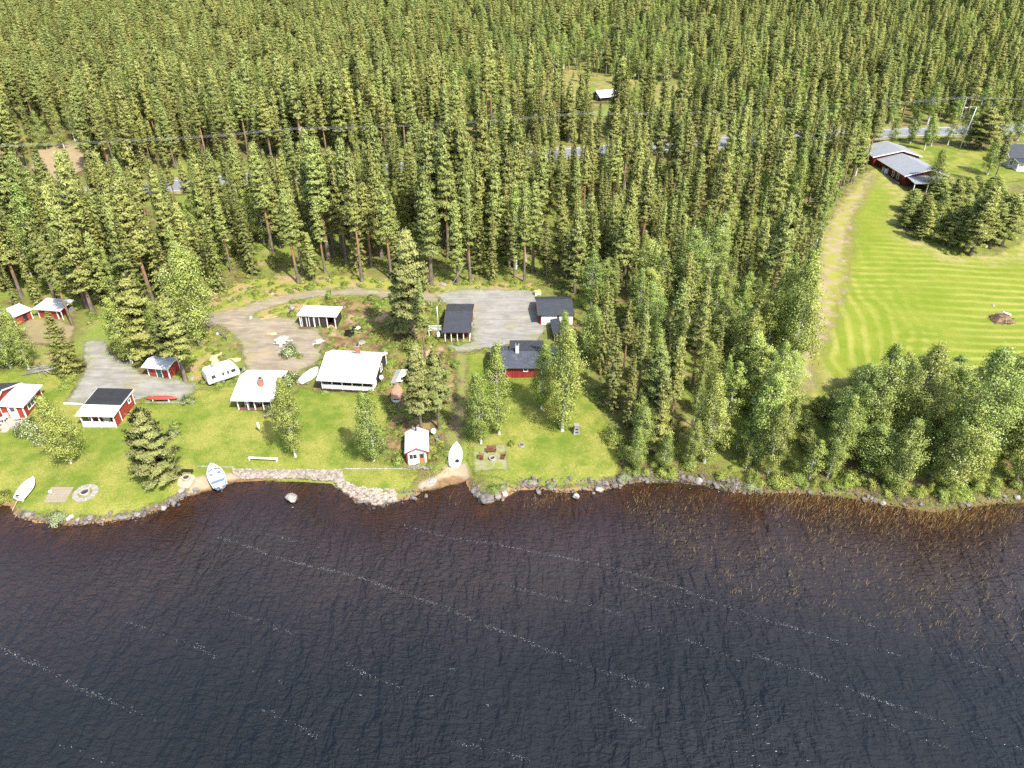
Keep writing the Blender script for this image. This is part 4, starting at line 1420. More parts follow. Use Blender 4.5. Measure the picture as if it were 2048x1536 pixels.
def grow_wood():
    n = len(WOOD)
    sc = np.empty(n)
    var = np.empty(n, int)
    rz = RNG.random(n) * 6.283
    for i in range(n):
        k = KN[KIND[i]]
        var[i] = RNG.integers(0, len(PROTO[k]))
    px, py = WOOD[:, 3], WOOD[:, 4]
    sc = 0.90 + 0.17 * RNG.normal(size=n).clip(-2.2, 1.5) + 0.17 * vnoise(WOOD[:, 0] / 24, WOOD[:, 1] / 24, 44)
    sc[(KIND == 3)] *= 0.88
    sc[(px > 1230) & (py > 925)] *= 0.55
    front = (px > 1165) & (py > 880) & (py <= 925)
    sc[front] *= 0.75
    bog = np.array([P(*p)[:2] for p in Z_BOG])
    sc[inside(WOOD[:, :2], bog)] *= 0.5
    sc[(py < 262)] *= 0.76
    sc[(px > 1060) & (px < 1680) & (py > 300)] *= 0.84
    # lower trees on the lake side of the asphalt road: the road and the wires show over them
    rdp = np.array(ROAD)
    yr = np.interp(WOOD[:, 0], rdp[:, 0], rdp[:, 1])
    dn = yr - WOOD[:, 1]
    rf = np.where((dn > 0) & (dn < 46), np.interp(dn, [0, 8, 20, 46], [0.46, 0.58, 0.78, 1.0]), 1.0)
    sc *= np.where(px < 700, rf, rf ** np.where(px > 900, 0.25, 0.6))
    sc[(px > 1040) & (px < 1400) & (py > 170) & (py < 262)] *= 0.62
    sc[(px > 1770) & (py > 380) & (py < 620)] *= 0.72
    # tops of the shore wood keep below the mown field
    hh = np.array([PROTO_H[KN[KIND[i]]][var[i] % len(PROTO_H[KN[KIND[i]]])] for i in range(n)])
    tlim = np.interp(px, [1500, 1570, 1600, 1660, 1700, 1760, 1960, 1990, 2060, 2300], [600, 640, 800, 800, 730, 700, 690, 770, 790, 790]) + RNG.uniform(0, 70, n)
    belt = (px > 1540) & (py > 760)
    clump = (px > 1770) & (py > 380) & (py < 620)
    tlim = np.where(clump, 350 + RNG.uniform(0, 60, n), tlim)
    belt = belt | clump
    for _ in range(14):
        ty = proj(WOOD[:, 0], WOOD[:, 1], WOOD[:, 2] + sc * hh)[1]
        sc = np.where(belt & (ty < tlim), sc * 0.92, sc)
    sc = np.clip(sc, 0.22, 1.35)
    wide = np.where(belt, np.maximum(sc, 0.62), sc) * RNG.uniform(0.9, 1.15, n)
    wide[(py < 262)] *= 1.28
    wide *= RNG.uniform(0.9, 1.25, n)
    dist = np.hypot(np.hypot(WOOD[:, 0], WOOD[:, 1]), CAMH - WOOD[:, 2])
    view = (px > -40) & (px < 2090) & (proj(WOOD[:, 0], WOOD[:, 1], WOOD[:, 2] + 14)[1] < 1500) & (py > -30)
    cl = (px > 1770) & (py > 380) & (py < 620) & (KIND == 0)
    var[cl] = 3
    wide[cl] *= 1.5
    for ki, k in enumerate(KN):
        idx = np.where(KIND == ki)[0]
        order = idx[np.argsort(dist[idx] + (~view[idx]) * 1e4)]
        cap = {'pine': 280, 'spruce': 285, 'birch': 250, 'aspen': 280}[k]
        near = [i for i in order[:cap] if view[i]]
        far = np.setdiff1d(idx, near)
        for i in near:
            lab, w = zone_label(k, px[i], py[i], sc[i])
            o = plant(k, int(var[i]), WOOD[i, :3], lab, k + ' tree', f'{lab.split(" ")[0]} {k}s {w}', float(wide[i]), float(sc[i]), float(rz[i]))
        forest_stuff(k, WOOD[far], wide[far], sc[far], rz[far], var[far])


def forest_stuff(k, A, wide, sc, rz, var):
    """the rest of one kind of tree as ONE object: points that carry copies of the whole-tree meshes"""
    if not len(A):
        return
    coll = bpy.data.collections.new(k + '_kinds')
    for i, (_, _, jo) in enumerate(PROTO[k]):
        o = bpy.data.objects.new(f'{k}_kind_{chr(97 + i)}', jo)
        coll.objects.link(o)
    me = bpy.data.meshes.new(k + '_forest')
    me.vertices.add(len(A))
    V = A[:, :3].copy()
    V[:, 2] -= 0.06
    me.vertices.foreach_set('co', V.astype(np.float32).ravel())
    a = me.attributes.new('rot', 'FLOAT_VECTOR', 'POINT')
    a.data.foreach_set('vector', np.column_stack([np.zeros(len(A)), np.zeros(len(A)), rz]).astype(np.float32).ravel())
    a = me.attributes.new('sc', 'FLOAT_VECTOR', 'POINT')
    a.data.foreach_set('vector', np.column_stack([wide, wide, sc]).astype(np.float32).ravel())
    a = me.attributes.new('vi', 'INT', 'POINT')
    a.data.foreach_set('value', var.astype(np.int32))
    o = obj(k + '_forest', me)
    tag(o, {'pine': 'dense pine forest filling the hillside beyond the nearer trees', 'spruce': 'dark spruces scattered through the far forest',
            'birch': 'light green birches scattered through the far forest', 'aspen': 'leafy aspens scattered through the far shore wood', 'bush': 'scrub'}[k], kind='stuff')
    ng = bpy.data.node_groups.new(k + '_forest', 'GeometryNodeTree')
    ng.interface.new_socket('Geometry', in_out='INPUT', socket_type='NodeSocketGeometry')
    ng.interface.new_socket('Geometry', in_out='OUTPUT', socket_type='NodeSocketGeometry')
    N = ng.nodes.new
    gi, go, ip, ci = N('NodeGroupInput'), N('NodeGroupOutput'), N('GeometryNodeInstanceOnPoints'), N('GeometryNodeCollectionInfo')
    ci.inputs['Collection'].default_value = coll
    ci.inputs['Separate Children'].default_value = True
    ci.inputs['Reset Children'].default_value = True
    L = ng.links.new

    def attr(nm, typ):
        nd = N('GeometryNodeInputNamedAttribute')
        nd.data_type = typ
        nd.inputs['Name'].default_value = nm
        return nd.outputs[0]
    L(gi.outputs[0], ip.inputs['Points'])
    L(ci.outputs[0], ip.inputs['Instance'])
    ip.inputs['Pick Instance'].default_value = True
    L(attr('vi', 'INT'), ip.inputs['Instance Index'])
    L(attr('rot', 'FLOAT_VECTOR'), ip.inputs['Rotation'])
    L(attr('sc', 'FLOAT_VECTOR'), ip.inputs['Scale'])
    L(ip.outputs[0], go.inputs[0])
    md = o.modifiers.new('trees', 'NODES')
    md.node_group = ng


grow_wood()
print('WOOD', len(WOOD), [int((KIND == i).sum()) for i in range(4)])

# ------------------------------------------------------------------ building materials
RED = m_boards('falu_red_boards', (0.30, 0.045, 0.028), 0.16)
DRED = m_boards('dark_red_boards', (0.16, 0.022, 0.018), 0.18)
WHITE = m_plain('white_paint', (0.78, 0.78, 0.76), 0.55, var=0.05, scale=3)
WBOARD = m_boards('white_boards', (0.76, 0.76, 0.74), 0.12, var=0.05, gap=0.75)
BLACKB = m_boards('black_brown_boards', (0.045, 0.032, 0.028), 0.16, var=0.25)
GREYB = m_boards('weathered_grey_boards', (0.27, 0.255, 0.235), 0.13, var=0.2)
DECK = m_boards('pale_deck_boards', (0.42, 0.36, 0.29), 0.12, var=0.12)
BROWND = m_boards('red_brown_deck', (0.16, 0.075, 0.055), 0.12, var=0.15)
PINEW = m_boards('bare_pine_boards', (0.50, 0.33, 0.17), 0.12, var=0.12)
CREAMB = m_boards('cream_boards', (0.50, 0.46, 0.36), 0.14, var=0.06, horiz=True)
ROOFW = m_roof('white_sheet_roof', (0.56, 0.565, 0.57), 0.42, var=0.1, stain=(0.36, 0.36, 0.35))
ROOFWC = m_roof('white_corrugated_roof', (0.64, 0.64, 0.63), 0.18, var=0.07, stain=(0.36, 0.22, 0.15))
ROOFG = m_roof('grey_sheet_roof', (0.25, 0.258, 0.27), 0.35, var=0.08, axis=1)
ROOFGX = m_roof('pale_grey_sheet_roof', (0.52, 0.53, 0.54), 0.3, var=0.12, stain=(0.3, 0.3, 0.3))
ROOFD = m_roof('dark_grey_sheet_roof', (0.046, 0.050, 0.058), 0.28, var=0.12, stain=(0.075, 0.075, 0.08))
ROOFB = m_roof('black_felt_roof', (0.022, 0.023, 0.026), 1.0, var=0.2, depth=0.006, rough=0.85)
ROOFC = m_roof('cream_sheet_roof', (0.72, 0.70, 0.58), 0.3, var=0.05)
ROOFSL = m_roof('slate_blue_felt_roof', (0.05, 0.057, 0.072), 1.0, var=0.22, depth=0.006, rough=0.7, stain=(0.14, 0.145, 0.15))
SOLARW = m_roof('white_blue_sheet_roof', (0.60, 0.63, 0.68), 0.4, var=0.04, axis=1)
BRICK = m_plain('chimney_brick', (0.36, 0.15, 0.095), 0.85, var=0.3, scale=9, bump=0.3)
CONC = m_plain('concrete', (0.26, 0.245, 0.22), 0.85, var=0.18, scale=4, bump=0.15)
GLASS = m_plain('dark_window_glass', (0.035, 0.042, 0.05), 0.08, var=0.2, scale=1.5, spec=0.7)
GREEND = m_plain('green_door_paint', (0.02, 0.10, 0.06), 0.5, var=0.1)
BLACKM = m_plain('black_metal', (0.02, 0.02, 0.022), 0.45, 0.3)
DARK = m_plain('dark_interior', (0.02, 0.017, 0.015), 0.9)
STEEL = m_plain('galvanised_steel', (0.50, 0.51, 0.52), 0.4, 0.6, var=0.12)
PLAST = m_plain('white_plastic', (0.80, 0.80, 0.80), 0.35, var=0.03)
REDP = m_plain('red_paint', (0.40, 0.045, 0.035), 0.5, var=0.1)
ORANGEW = m_boards('varnished_orange_boards', (0.42, 0.19, 0.07), 0.1, var=0.12)


def frame(pl, pr):
    a, b = P(*pl), P(*pr)
    rz = math.atan2(b.y - a.y, b.x - a.x)
    return Vector((a.x, a.y, (a.z + b.z) / 2)), rz, math.hypot(b.x - a.x, b.y - a.y)


def fbox(mb, face, pos, u0, u1, z0, z1, d0, d1, mat):
    """a box lying on a wall face ('f', 'b', 'l', 'r'), from d0 to d1 outward"""
    if face == 'f':
        mb.box(u0, u1, pos - d1, pos - d0, z0, z1, mat)
    elif face == 'b':
        mb.box(u0, u1, pos + d0, pos + d1, z0, z1, mat)
    elif face == 'r':
        mb.box(pos + d0, pos + d1, u0, u1, z0, z1, mat)
    else:
        mb.box(pos - d1, pos - d0, u0, u1, z0, z1, mat)


def window(par, face, pos, c, z, w, h, fm=None, bars=1, name='window'):
    fm = fm or WHITE
    mb = MB()
    t = 0.09
    x0, x1 = c - w / 2, c + w / 2
    fbox(mb, face, pos, x0 - t, x1 + t, z + h, z + h + t, 0.004, 0.06, fm)
    fbox(mb, face, pos, x0 - t, x1 + t, z - t, z, 0.004, 0.07, fm)
    fbox(mb, face, pos, x0 - t, x0, z, z + h, 0.004, 0.058, fm)
    fbox(mb, face, pos, x1, x1 + t, z, z + h, 0.004, 0.058, fm)
    for k in range(bars):
        xm = x0 + w * (k + 1) / (bars + 1)
        fbox(mb, face, pos, xm - 0.025, xm + 0.025, z, z + h, 0.02, 0.05, fm)
    o = mb.build(name, par)
    g = MB()
    fbox(g, face, pos, x0 + 0.002, x1 - 0.002, z + 0.002, z + h - 0.002, 0.003, 0.015, GLASS)
    g.build('pane', o)
    return o


def door(par, face, pos, c, w, h, dm, fm=None, z0=0.0, pane=None):
    mb = MB()
    fbox(mb, face, pos, c - w / 2, c + w / 2, z0, z0 + h, 0.003, 0.03, dm)
    o = mb.build('door', par)
    f = MB()
    t = 0.1
    fbox(f, face, pos, c - w / 2 - t, c - w / 2 - 0.002, z0, z0 + h, 0.004, 0.05, fm or WHITE)
    fbox(f, face, pos, c + w / 2 + 0.002, c + w / 2 + t, z0, z0 + h, 0.004, 0.05, fm or WHITE)
    fbox(f, face, pos, c - w / 2 - t, c + w / 2 + t, z0 + h + 0.002, z0 + h + t, 0.004, 0.052, fm or WHITE)
    f.build('door_frame', o)
    if pane:
        g = MB()
        fbox(g, face, pos, c - w * 0.3, c + w * 0.3, z0 + h * 0.55, z0 + h * 0.9, 0.031, 0.04, GLASS)
        g.build('pane', o)
    k = MB()
    fbox(k, face, pos, c + w * 0.34, c + w * 0.42, z0 + h * 0.46, z0 + h * 0.5, 0.031, 0.09, STEEL)
    k.build('handle', o)
    return o


def roof(par, axis, lo, hi, prof, th, mat, fascia=None, name='roof'):
    """prof: (a, z) points along the slope; swept along axis. fascia: boards on the gable edges and eaves"""
    low = [(a, z) for a, z in prof]
    up = [(a, z + th) for a, z in reversed(prof)]
    mb = MB().prism(low + up, axis, lo, hi, mat)
    o = mb.build(name, par)
    if fascia:
        f = MB()
        for t, s in ((lo, -1), (hi, 1)):
            for (a0, z0), (a1, z1) in zip(prof[:-1], prof[1:]):
                pr = [(a0, z0 - 0.07), (a1, z1 - 0.07), (a1, z1 + th + 0.012), (a0, z0 + th + 0.012)]
                f.prism(pr, axis, *((t - 0.035, t - 0.003) if s < 0 else (t + 0.003, t + 0.035)), fascia)
        f.build('fascia', o)
    return o


def posts(par, xs, y, z0, z1, w, mat, name='post'):
    for x in xs:
        zz = z1(x) if callable(z1) else z1
        MB().box(x - w / 2, x + w / 2, y - w / 2, y + w / 2, z0, zz, mat).build(name, par)


def corner_boards(par, W, D, h, mat=None, y0=0.0, w=0.12):
    mb = MB()
    m = mat or WHITE
    for x, s in ((0, -1), (W, 1)):
        for y, q in ((y0, -1), (D, 1)):
            xa, xb = (x - 0.03, x + w) if s < 0 else (x - w, x + 0.03)
            ya, yb = (y - 0.03, y + w) if q < 0 else (y - w, y + 0.03)
            # an L of two boards
            mb.box(xa, xb, (y - 0.03 if q < 0 else y + 0.004), (y - 0.004 if q < 0 else y + 0.03), 0, h, m)
            mb.box((x - 0.03 if s < 0 else x + 0.004), (x - 0.004 if s < 0 else x + 0.03), (y + 0.001 if q < 0 else y - w), (y + w if q < 0 else y - 0.001), 0, h, m)
    mb.build('corner_board', par)


def railing(par, x0, x1, y, z0, z1, mat, solid=True, name='railing', axis='x'):
    mb = MB()
    if axis == 'x':
        mb.box(x0, x1, y - 0.05, y + 0.05, z1, z1 + 0.05, mat)
        mb.box(x0, x1, y - 0.025, y + 0.025, z0, z0 + 0.08, mat)
        n = max(2, int((x1 - x0) / (0.13 if solid else 0.45)))
        for k in range(n):
            x = x0 + (x1 - x0) * (k + 0.5) / n
            mb.box(x - (0.05 if solid else 0.03), x + (0.05 if solid else 0.03), y - 0.02, y + 0.02, z0 + 0.08, z1, mat)
    else:
        mb.box(y - 0.05, y + 0.05, x0, x1, z1, z1 + 0.05, mat)
        mb.box(y - 0.025, y + 0.025, x0, x1, z0, z0 + 0.08, mat)
        n = max(2, int((x1 - x0) / 0.13))
        for k in range(n):
            x = x0 + (x1 - x0) * (k + 0.5) / n
            mb.box(y - 0.02, y + 0.02, x - 0.05, x + 0.05, z0 + 0.08, z1, mat)
    return mb.build(name, par)


def chimney(par, x, y, z0, z1, w, mat, capm=None):
    mb = MB().box(x - w / 2, x + w / 2, y - w / 2, y + w / 2, z0, z1, mat)
    o = mb.build('chimney', par)
    c = MB().box(x - w / 2 - 0.05, x + w / 2 + 0.05, y - w / 2 - 0.05, y + w / 2 + 0.05, z1 + 0.003, z1 + 0.09, capm or CONC)
    c.box(x - w * 0.28, x + w * 0.28, y - w * 0.28, y + w * 0.28, z1 + 0.092, z1 + 0.2, DARK)
    c.build('chimney_cap', o)
    return o


def world(o, x, y, z):
    rz = o.rotation_euler[2]
    return Vector((o.location.x + x * math.cos(rz) - y * math.sin(rz), o.location.y + x * math.sin(rz) + y * math.cos(rz), o.location.z + z))


# ---- red cabin with black and cream roof
loc, rz, W = frame((168, 856), (234, 856))
h1 = empty('cabin', loc, rz, 'small red cabin with black back roof, cream porch roof and white railing', 'cabin')
D = 5.4
MB().box(0, W, 1.5, D, -0.5, 2.3, RED).build('wall', h1)
MB().box(W - 0.1, W, 0.0, 1.495, -0.5, 2.25, RED).build('porch_side_wall', h1)
MB().box(0, W - 0.105, 0.0, 1.495, -0.4, 0.12, DECK).build('deck', h1)
roof(h1, 'x', -0.3, W + 0.25, [(2.0, 2.43), (D + 0.35, 2.72)], 0.1, ROOFB, WHITE)
roof(h1, 'x', -0.3, W + 0.25, [(-0.35, 2.13), (1.995, 2.425)], 0.1, ROOFC, WHITE, 'porch_roof')
posts(h1, [0.06, W * 0.33, W * 0.55, W - 0.06], 0.06, 0.12, 2.14, 0.13, WHITE)
railing(h1, 0.13, W - 0.13, 0.06, 0.2, 0.95, WHITE)
corner_boards(h1, W, D, 2.3, y0=1.5)
window(h1, 'f', 1.5, 1.0, 0.95, 0.9, 0.9)
door(h1, 'f', 1.5, 2.6, 0.85, 1.9, WHITE, z0=0.12)
window(h1, 'r', W, 4.3, 1.5, 0.5, 0.5, bars=0)

# ---- house at the left picture edge with white roofed wing
loc, rz, W = frame((9, 838), (54, 836))
h2 = empty('cottage', loc, rz, 'red cottage cut by the left picture edge, white roofed wing with white door', 'cottage')
D = 5.0
MB().box(0.003, W, 0, D, -0.5, 2.02, RED).build('wing_wall', h2)
roof(h2, 'y', -0.3, D + 0.3, [(0.01, 2.42), (W + 0.4, 2.03)], 0.12, ROOFW, WHITE, 'wing_roof')
gab = [(-2.7, -0.5), (5.6, -0.5), (5.6, 2.3), (1.5, 3.75), (-2.7, 2.3)]
MB().prism(gab, 'x', -8.0, 0.0, RED).build('wall', h2)
roof(h2, 'x', -8.3, 0.28, [(-3.15, 2.15), (1.5, 3.78), (6.0, 2.2)], 0.13, ROOFD, WHITE)
corner_boards(h2, W, D, 2.0)
MB().box(-0.12, 0.035, -2.74, -2.62, -0.3, 2.25, WHITE).build('corner_board', h2)
door(h2, 'f', 0, W * 0.52, 1.0, 1.9, WHITE, z0=0.15, pane=True)
window(h2, 'r', W, 2.3, 0.75, 2.4, 0.8, bars=2)
MB().box(0.05, W - 0.1, -2.4, -0.06, -0.4, 0.13, DECK).build('deck', h2)
MB().box(1.0, 1.9, -3.1, -2.42, -0.4, -0.02, DECK).build('step', h2)


def plastic_chair(loc, rz, label, mat=PLAST, name='garden_chair', group=None):
    o = empty(name, loc, rz, label, 'chair', group)
    MB().box(-0.25, 0.25, -0.23, 0.25, 0.4, 0.44, mat).build('seat', o, 0.015)
    b = MB()
    for k in range(5):
        b.box(-0.23 + k * 0.096, -0.16 + k * 0.096, 0.235, 0.265, 0.46, 0.86, mat)
    b.box(-0.26, 0.26, 0.23, 0.27, 0.862, 0.93, mat)
    b.build('backrest', o)
    for s in (-1, 1):
        MB().bar((s * 0.28, -0.22, 0.65), (s * 0.28, 0.25, 0.65), 0.05, 0.03, mat).build('armrest', o)
        MB().bar((s * 0.25, -0.2, 0), (s * 0.27, -0.2, 0.64), 0.045, 0.045, mat).build('leg', o)
        MB().bar((s * 0.25, 0.25, 0), (s * 0.24, 0.22, 0.4), 0.045, 0.045, mat).build('leg', o)
    return o


def round_table(loc, label, r=0.5, mat=PLAST):
    o = empty('garden_table', loc, 0, label, 'table')
    MB().disc((0, 0), r, 0.68, 0.72, mat, 24).build('tabletop', o)
    for k in range(4):
        a = PI / 4 + k * PI / 2
        MB().bar((0.36 * math.cos(a), 0.36 * math.sin(a), 0), (0.26 * math.cos(a), 0.26 * math.sin(a), 0.68), 0.045, 0.045, mat).build('leg', o)
    return o


round_table(world(h2, 0.55, -1.05, 0.13), 'round white plastic table on the deck of the left edge cottage', 0.45)
plastic_chair(world(h2, 0.45, -1.95, 0.13), rz + 2.7, 'white plastic chair at the outer corner of the left edge deck')
plastic_chair(world(h2, 0.6, -0.33, 0.13), rz + 0.2, 'white plastic chair between the round table and the red wall')
plastic_chair(world(h2, W - 0.75, -0.75, 0.13), rz - 0.9, 'white plastic chair right of the white door on the deck')
round_table(world(h1, 3.2, 0.75, 0.12), 'white round table on the porch of the black roofed red cabin', 0.42)
plastic_chair(world(h1, 3.95, 0.8, 0.12), h1.rotation_euler[2] - 1.4, 'white chair at the right end of the black roofed cabin porch')

# ---- red shed with the green door
loc, rz, W = frame((299, 753), (341, 758))
h3 = empty('shed', loc, rz, 'small red shed with green door and pale metal roof', 'shed')
D = 2.7
MB().box(0, W, 0, D, -0.5, 1.95, RED).build('wall', h3)
roof(h3, 'x', -0.45, W + 0.3, [(-0.55, 1.86), (D * 0.5, 2.3), (D + 0.3, 1.95)], 0.08, ROOFGX, WHITE)
corner_boards(h3, W, D, 1.94)
door(h3, 'f', 0, W * 0.54, 0.8, 1.72, GREEND, z0=0.08, pane=True)
MB().box(W * 0.54 - 0.7, W * 0.54 + 0.6, -1.05, -0.06, -0.25, 0.07, CONC).build('step', h3)

# ---- two small red sheds far left
loc, rz, W = frame((33, 654), (67, 637))
h4 = empty('shed', loc, rz, 'small red shed turned towards its neighbour, dark doorway and white gable door', 'shed')
D = 3.0
MB().box(0, W, 0, D, -0.5, 1.8, RED).build('wall', h4)
roof(h4, 'x', -0.3, W + 0.3, [(-0.35, 1.72), (D + 0.3, 2.05)], 0.08, ROOFGX, WHITE)
corner_boards(h4, W, D, 1.8)
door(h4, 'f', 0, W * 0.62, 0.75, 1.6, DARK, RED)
door(h4, 'l', 0, 1.3, 0.8, 1.6, WHITE)
loc, rz, W = frame((80, 635), (119, 639))
h5 = empty('shed', loc, rz, 'small red shed with pale roof and open side, beside a tall pine trunk', 'shed')
D = 3.2
MB().box(0, W, 0, D, -0.5, 1.8, RED).build('wall', h5)
roof(h5, 'x', -0.5, W + 0.9, [(-0.45, 1.75), (D + 0.35, 2.0)], 0.08, ROOFGX, WHITE)
corner_boards(h5, W, D, 1.8)
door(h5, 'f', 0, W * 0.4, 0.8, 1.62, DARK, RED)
MB().box(W + 0.7, W + 0.8, 0, 0.1, -0.4, 1.72, WHITE).build('post', h5)
MB().box(W + 0.05, W + 0.7, 1.9, 3.1, -0.4, 1.0, GREYB).build('log_store', h5)

# ---- black shed with white doors
loc, rz, W = frame((602, 653), (673, 657))
h6 = empty('shed', loc, rz, 'black boarded shed with white corrugated roof and white framed doors', 'shed')
D = 3.2
b = MB()
b.box(0, W - 1.45, 0, D, -0.4, 2.2, BLACKB)
b.box(W - 1.45, W, D - 0.1, D, -0.4, 2.2, BLACKB)
b.box(W - 0.1, W, 0.0, D - 0.1, -0.4, 2.2, BLACKB)
b.build('wall', h6)
MB().box(W - 1.44, W - 0.11, 0.02, D - 0.11, -0.4, 0.1, PINEW).build('floor', h6)
MB().box(W - 1.3, W - 0.5, D - 0.7, D - 0.15, 0.1, 0.75, PINEW).build('shelf', h6)
roof(h6, 'x', -0.25, W + 0.3, [(-0.3, 2.2), (D + 0.3, 2.26)], 0.09, ROOFWC, WHITE)
for c in (0.75, 2.0, 2.95):
    door(h6, 'f', 0, c, 0.72, 1.85, BLACKB, z0=0.1)
MB().box(-0.03, 0.13, -0.035, -0.004, -0.1, 2.18, WHITE).box(W - 0.14, W + 0.03, -0.035, -0.004, -0.1, 2.18, WHITE).box(W - 1.53, W - 1.38, -0.035, -0.004, -0.1, 2.18, WHITE).build('corner_board', h6)

# ---- large white roofed cabin
loc, rz, W = frame((645, 782), (748, 787))
h7 = empty('cabin', loc, rz, 'large black cabin with wide white roof, brick chimney and long white railed veranda', 'cabin')
D = 7.3
MB().prism([(2.1, -0.5), (D, -0.5), (D, 2.55), (4.7, 3.72), (2.1, 2.75)], 'x', 0, W, BLACKB).build('wall', h7)
MB().box(0, W, 0, 2.095, -0.5, 0.35, BLACKB).build('veranda_base', h7)
MB().box(0.02, W - 0.02, 0.02, 2.09, 0.352, 0.39, BROWND).build('deck', h7)
roof(h7, 'x', -0.45, W + 0.35, [(-0.5, 2.02), (4.7, 3.76), (D + 0.3, 2.6)], 0.12, ROOFW, WHITE)
posts(h7, [0.07 + (W - 0.14) * k / 5 for k in range(6)], 0.07, 0.39, 2.16, 0.13, WHITE)
railing(h7, 0.14, W - 0.14, 0.07, 0.45, 1.1, WBOARD)
railing(h7, 0.14, 2.0, W - 0.07, 0.45, 1.1, WBOARD, axis='y')
chimney(h7, W * 0.55, 5.3, 3.2, 4.9, 0.55, BRICK)
for c in (1.3, 4.9, 6.4):
    window(h7, 'f', 2.1, c, 1.2, 1.0, 0.9, bars=1)
door(h7, 'f', 2.1, 3.1, 0.9, 1.95, WHITE, z0=0.39, pane=True)
window(h7, 'r', W, 4.7, 1.2, 0.9, 0.9)
s = MB().tube([(W + 0.35, 6.4, 0), (W + 0.35, 6.4, 3.7)], 0.03, STEEL, 6)
s.build('antenna_mast', h7)
MB().tube([(W + 0.0, 6.4, 3.55), (W + 0.7, 6.4, 3.75)], 0.015, STEEL, 4).tube([(W + 0.1, 6.2, 3.6), (W + 0.1, 6.6, 3.6)], 0.012, STEEL, 4).tube([(W + 0.5, 6.2, 3.7), (W + 0.5, 6.6, 3.7)], 0.012, STEEL, 4).build('antenna', h7)
MB().bar((W + 0.2, 7.0, -0.4), (W + 0.2, 7.0, 2.55), 0.12, 0.12, WHITE).build('post', h7)


def dish(loc, rz, r, label, pole=0.9):
    """satellite dish on a short mast, looking south"""
    o = empty('satellite_dish', loc, rz, label, 'satellite dish')
    V, F = [], []
    for i in range(6):
        q = i / 5
        for k in range(20):
            a = 2 * PI * k / 20
            V.append((r * q * math.cos(a), r * q * math.sin(a) * 1.08, 0.32 * r * q * q))
    for i in range(5):
        for k in range(20):
            j = (k + 1) % 20
            F.append((i * 20 + k, i * 20 + j, (i + 1) * 20 + j, (i + 1) * 20 + k))
    R = Matrix.Rotation(math.radians(62), 4, 'X')
    V = [R @ Vector(v) + Vector((0, -0.1, pole + r * 0.6)) for v in V]
    MB().add(V, F, PLAST, True).build('reflector', o)
    MB().tube([(0, 0, -0.3), (0, 0, pole + r * 0.6)], 0.035, STEEL, 8).build('mast', o)
    MB().tube([(0, -0.12, pole + r * 0.1), (0, -0.1 - r * 1.0, pole + r * 0.75)], 0.015, STEEL, 5).box(-0.05, 0.05, -0.2 - r, -0.1 - r, pole + r * 0.7, pole + r * 0.85, PLAST).build('receiver_arm', o)
    return o


dish(world(h7, W + 0.5, 2.6, 0), 0.5, 0.3, 'white satellite dish at the right end wall of the large white roofed cabin', 1.2)

# ---- small white roofed cabin
loc, rz, W = frame((477, 821), (546, 823))
h8 = empty('cabin', loc, rz, 'smaller black cabin with white roof, brick chimney and open white posted porch', 'cabin')
D = 6.6
MB().prism([(1.7, -0.5), (D, -0.5), (D, 2.5), (4.1, 3.22), (1.7, 2.55)], 'x', 0, W, BLACKB).build('wall', h8)
MB().box(0, W, 0, 1.695, -0.5, 0.12, BLACKB).build('porch_base', h8)
MB().box(0.02, W - 0.02, 0.02, 1.69, 0.122, 0.16, BROWND).build('deck', h8)
roof(h8, 'x', -0.55, W + 0.45, [(-0.5, 1.95), (4.1, 3.28), (D + 0.3, 2.55)], 0.12, ROOFW, WHITE)
posts(h8, [0.08, W * 0.3, W * 0.5, W * 0.75, W - 0.08], 0.08, 0.16, 2.1, 0.14, WHITE)
chimney(h8, W * 0.62, 2.35, 2.55, 4.0, 0.6, BRICK)
window(h8, 'f', 1.7, 3.7, 0.95, 0.9, 0.9)
door(h8, 'f', 1.7, 2.2, 0.85, 1.9, WHITE, z0=0.16, pane=True)
MB().box(1.4, 2.6, -0.55, -0.03, -0.4, 0.0, GREYB).build('step', h8)
MB().bar((W + 0.3, D - 0.4, -0.4), (W + 0.3, D - 0.4, 2.5), 0.12, 0.12, WHITE).build('post', h8)
plastic_chair(world(h8, 1.0, 0.9, 0.16), rz + 0.5, 'white chair on the porch of the smaller white roofed cabin', PLAST)

# ---- dark roofed cabin by the grey yard
loc, rz, W = frame((890, 684), (940.5, 684))
h9 = empty('cabin', loc, rz, 'dark grey roofed cabin with white posted veranda at the head of the grey yard', 'cabin')
D = 9.2
MB().prism([(1.5, -0.5), (D, -0.5), (D, 2.1), (5.2, 2.86), (1.5, 2.1)], 'x', 0, W, DRED).build('wall', h9)
MB().box(0.1, W - 0.1, 1.4, 1.49, 1.25, 2.05, WBOARD).build('inner_wall', h9)
MB().box(-0.25, W + 0.15, -0.05, 1.395, -0.4, 0.1, BROWND).build('deck', h9)
roof(h9, 'x', -0.22, W + 0.18, [(-0.28, 1.83), (5.2, 2.92), (D + 0.3, 2.15)], 0.1, ROOFD, DRED)
posts(h9, [0.06 + (W - 0.12) * k / 4 for k in range(5)], 0.06, 0.1, 1.92, 0.12, WHITE)
corner_boards(h9, W, D, 2.1, y0=1.5)
window(h9, 'r', W, 4.5, 0.9, 0.9, 0.8)

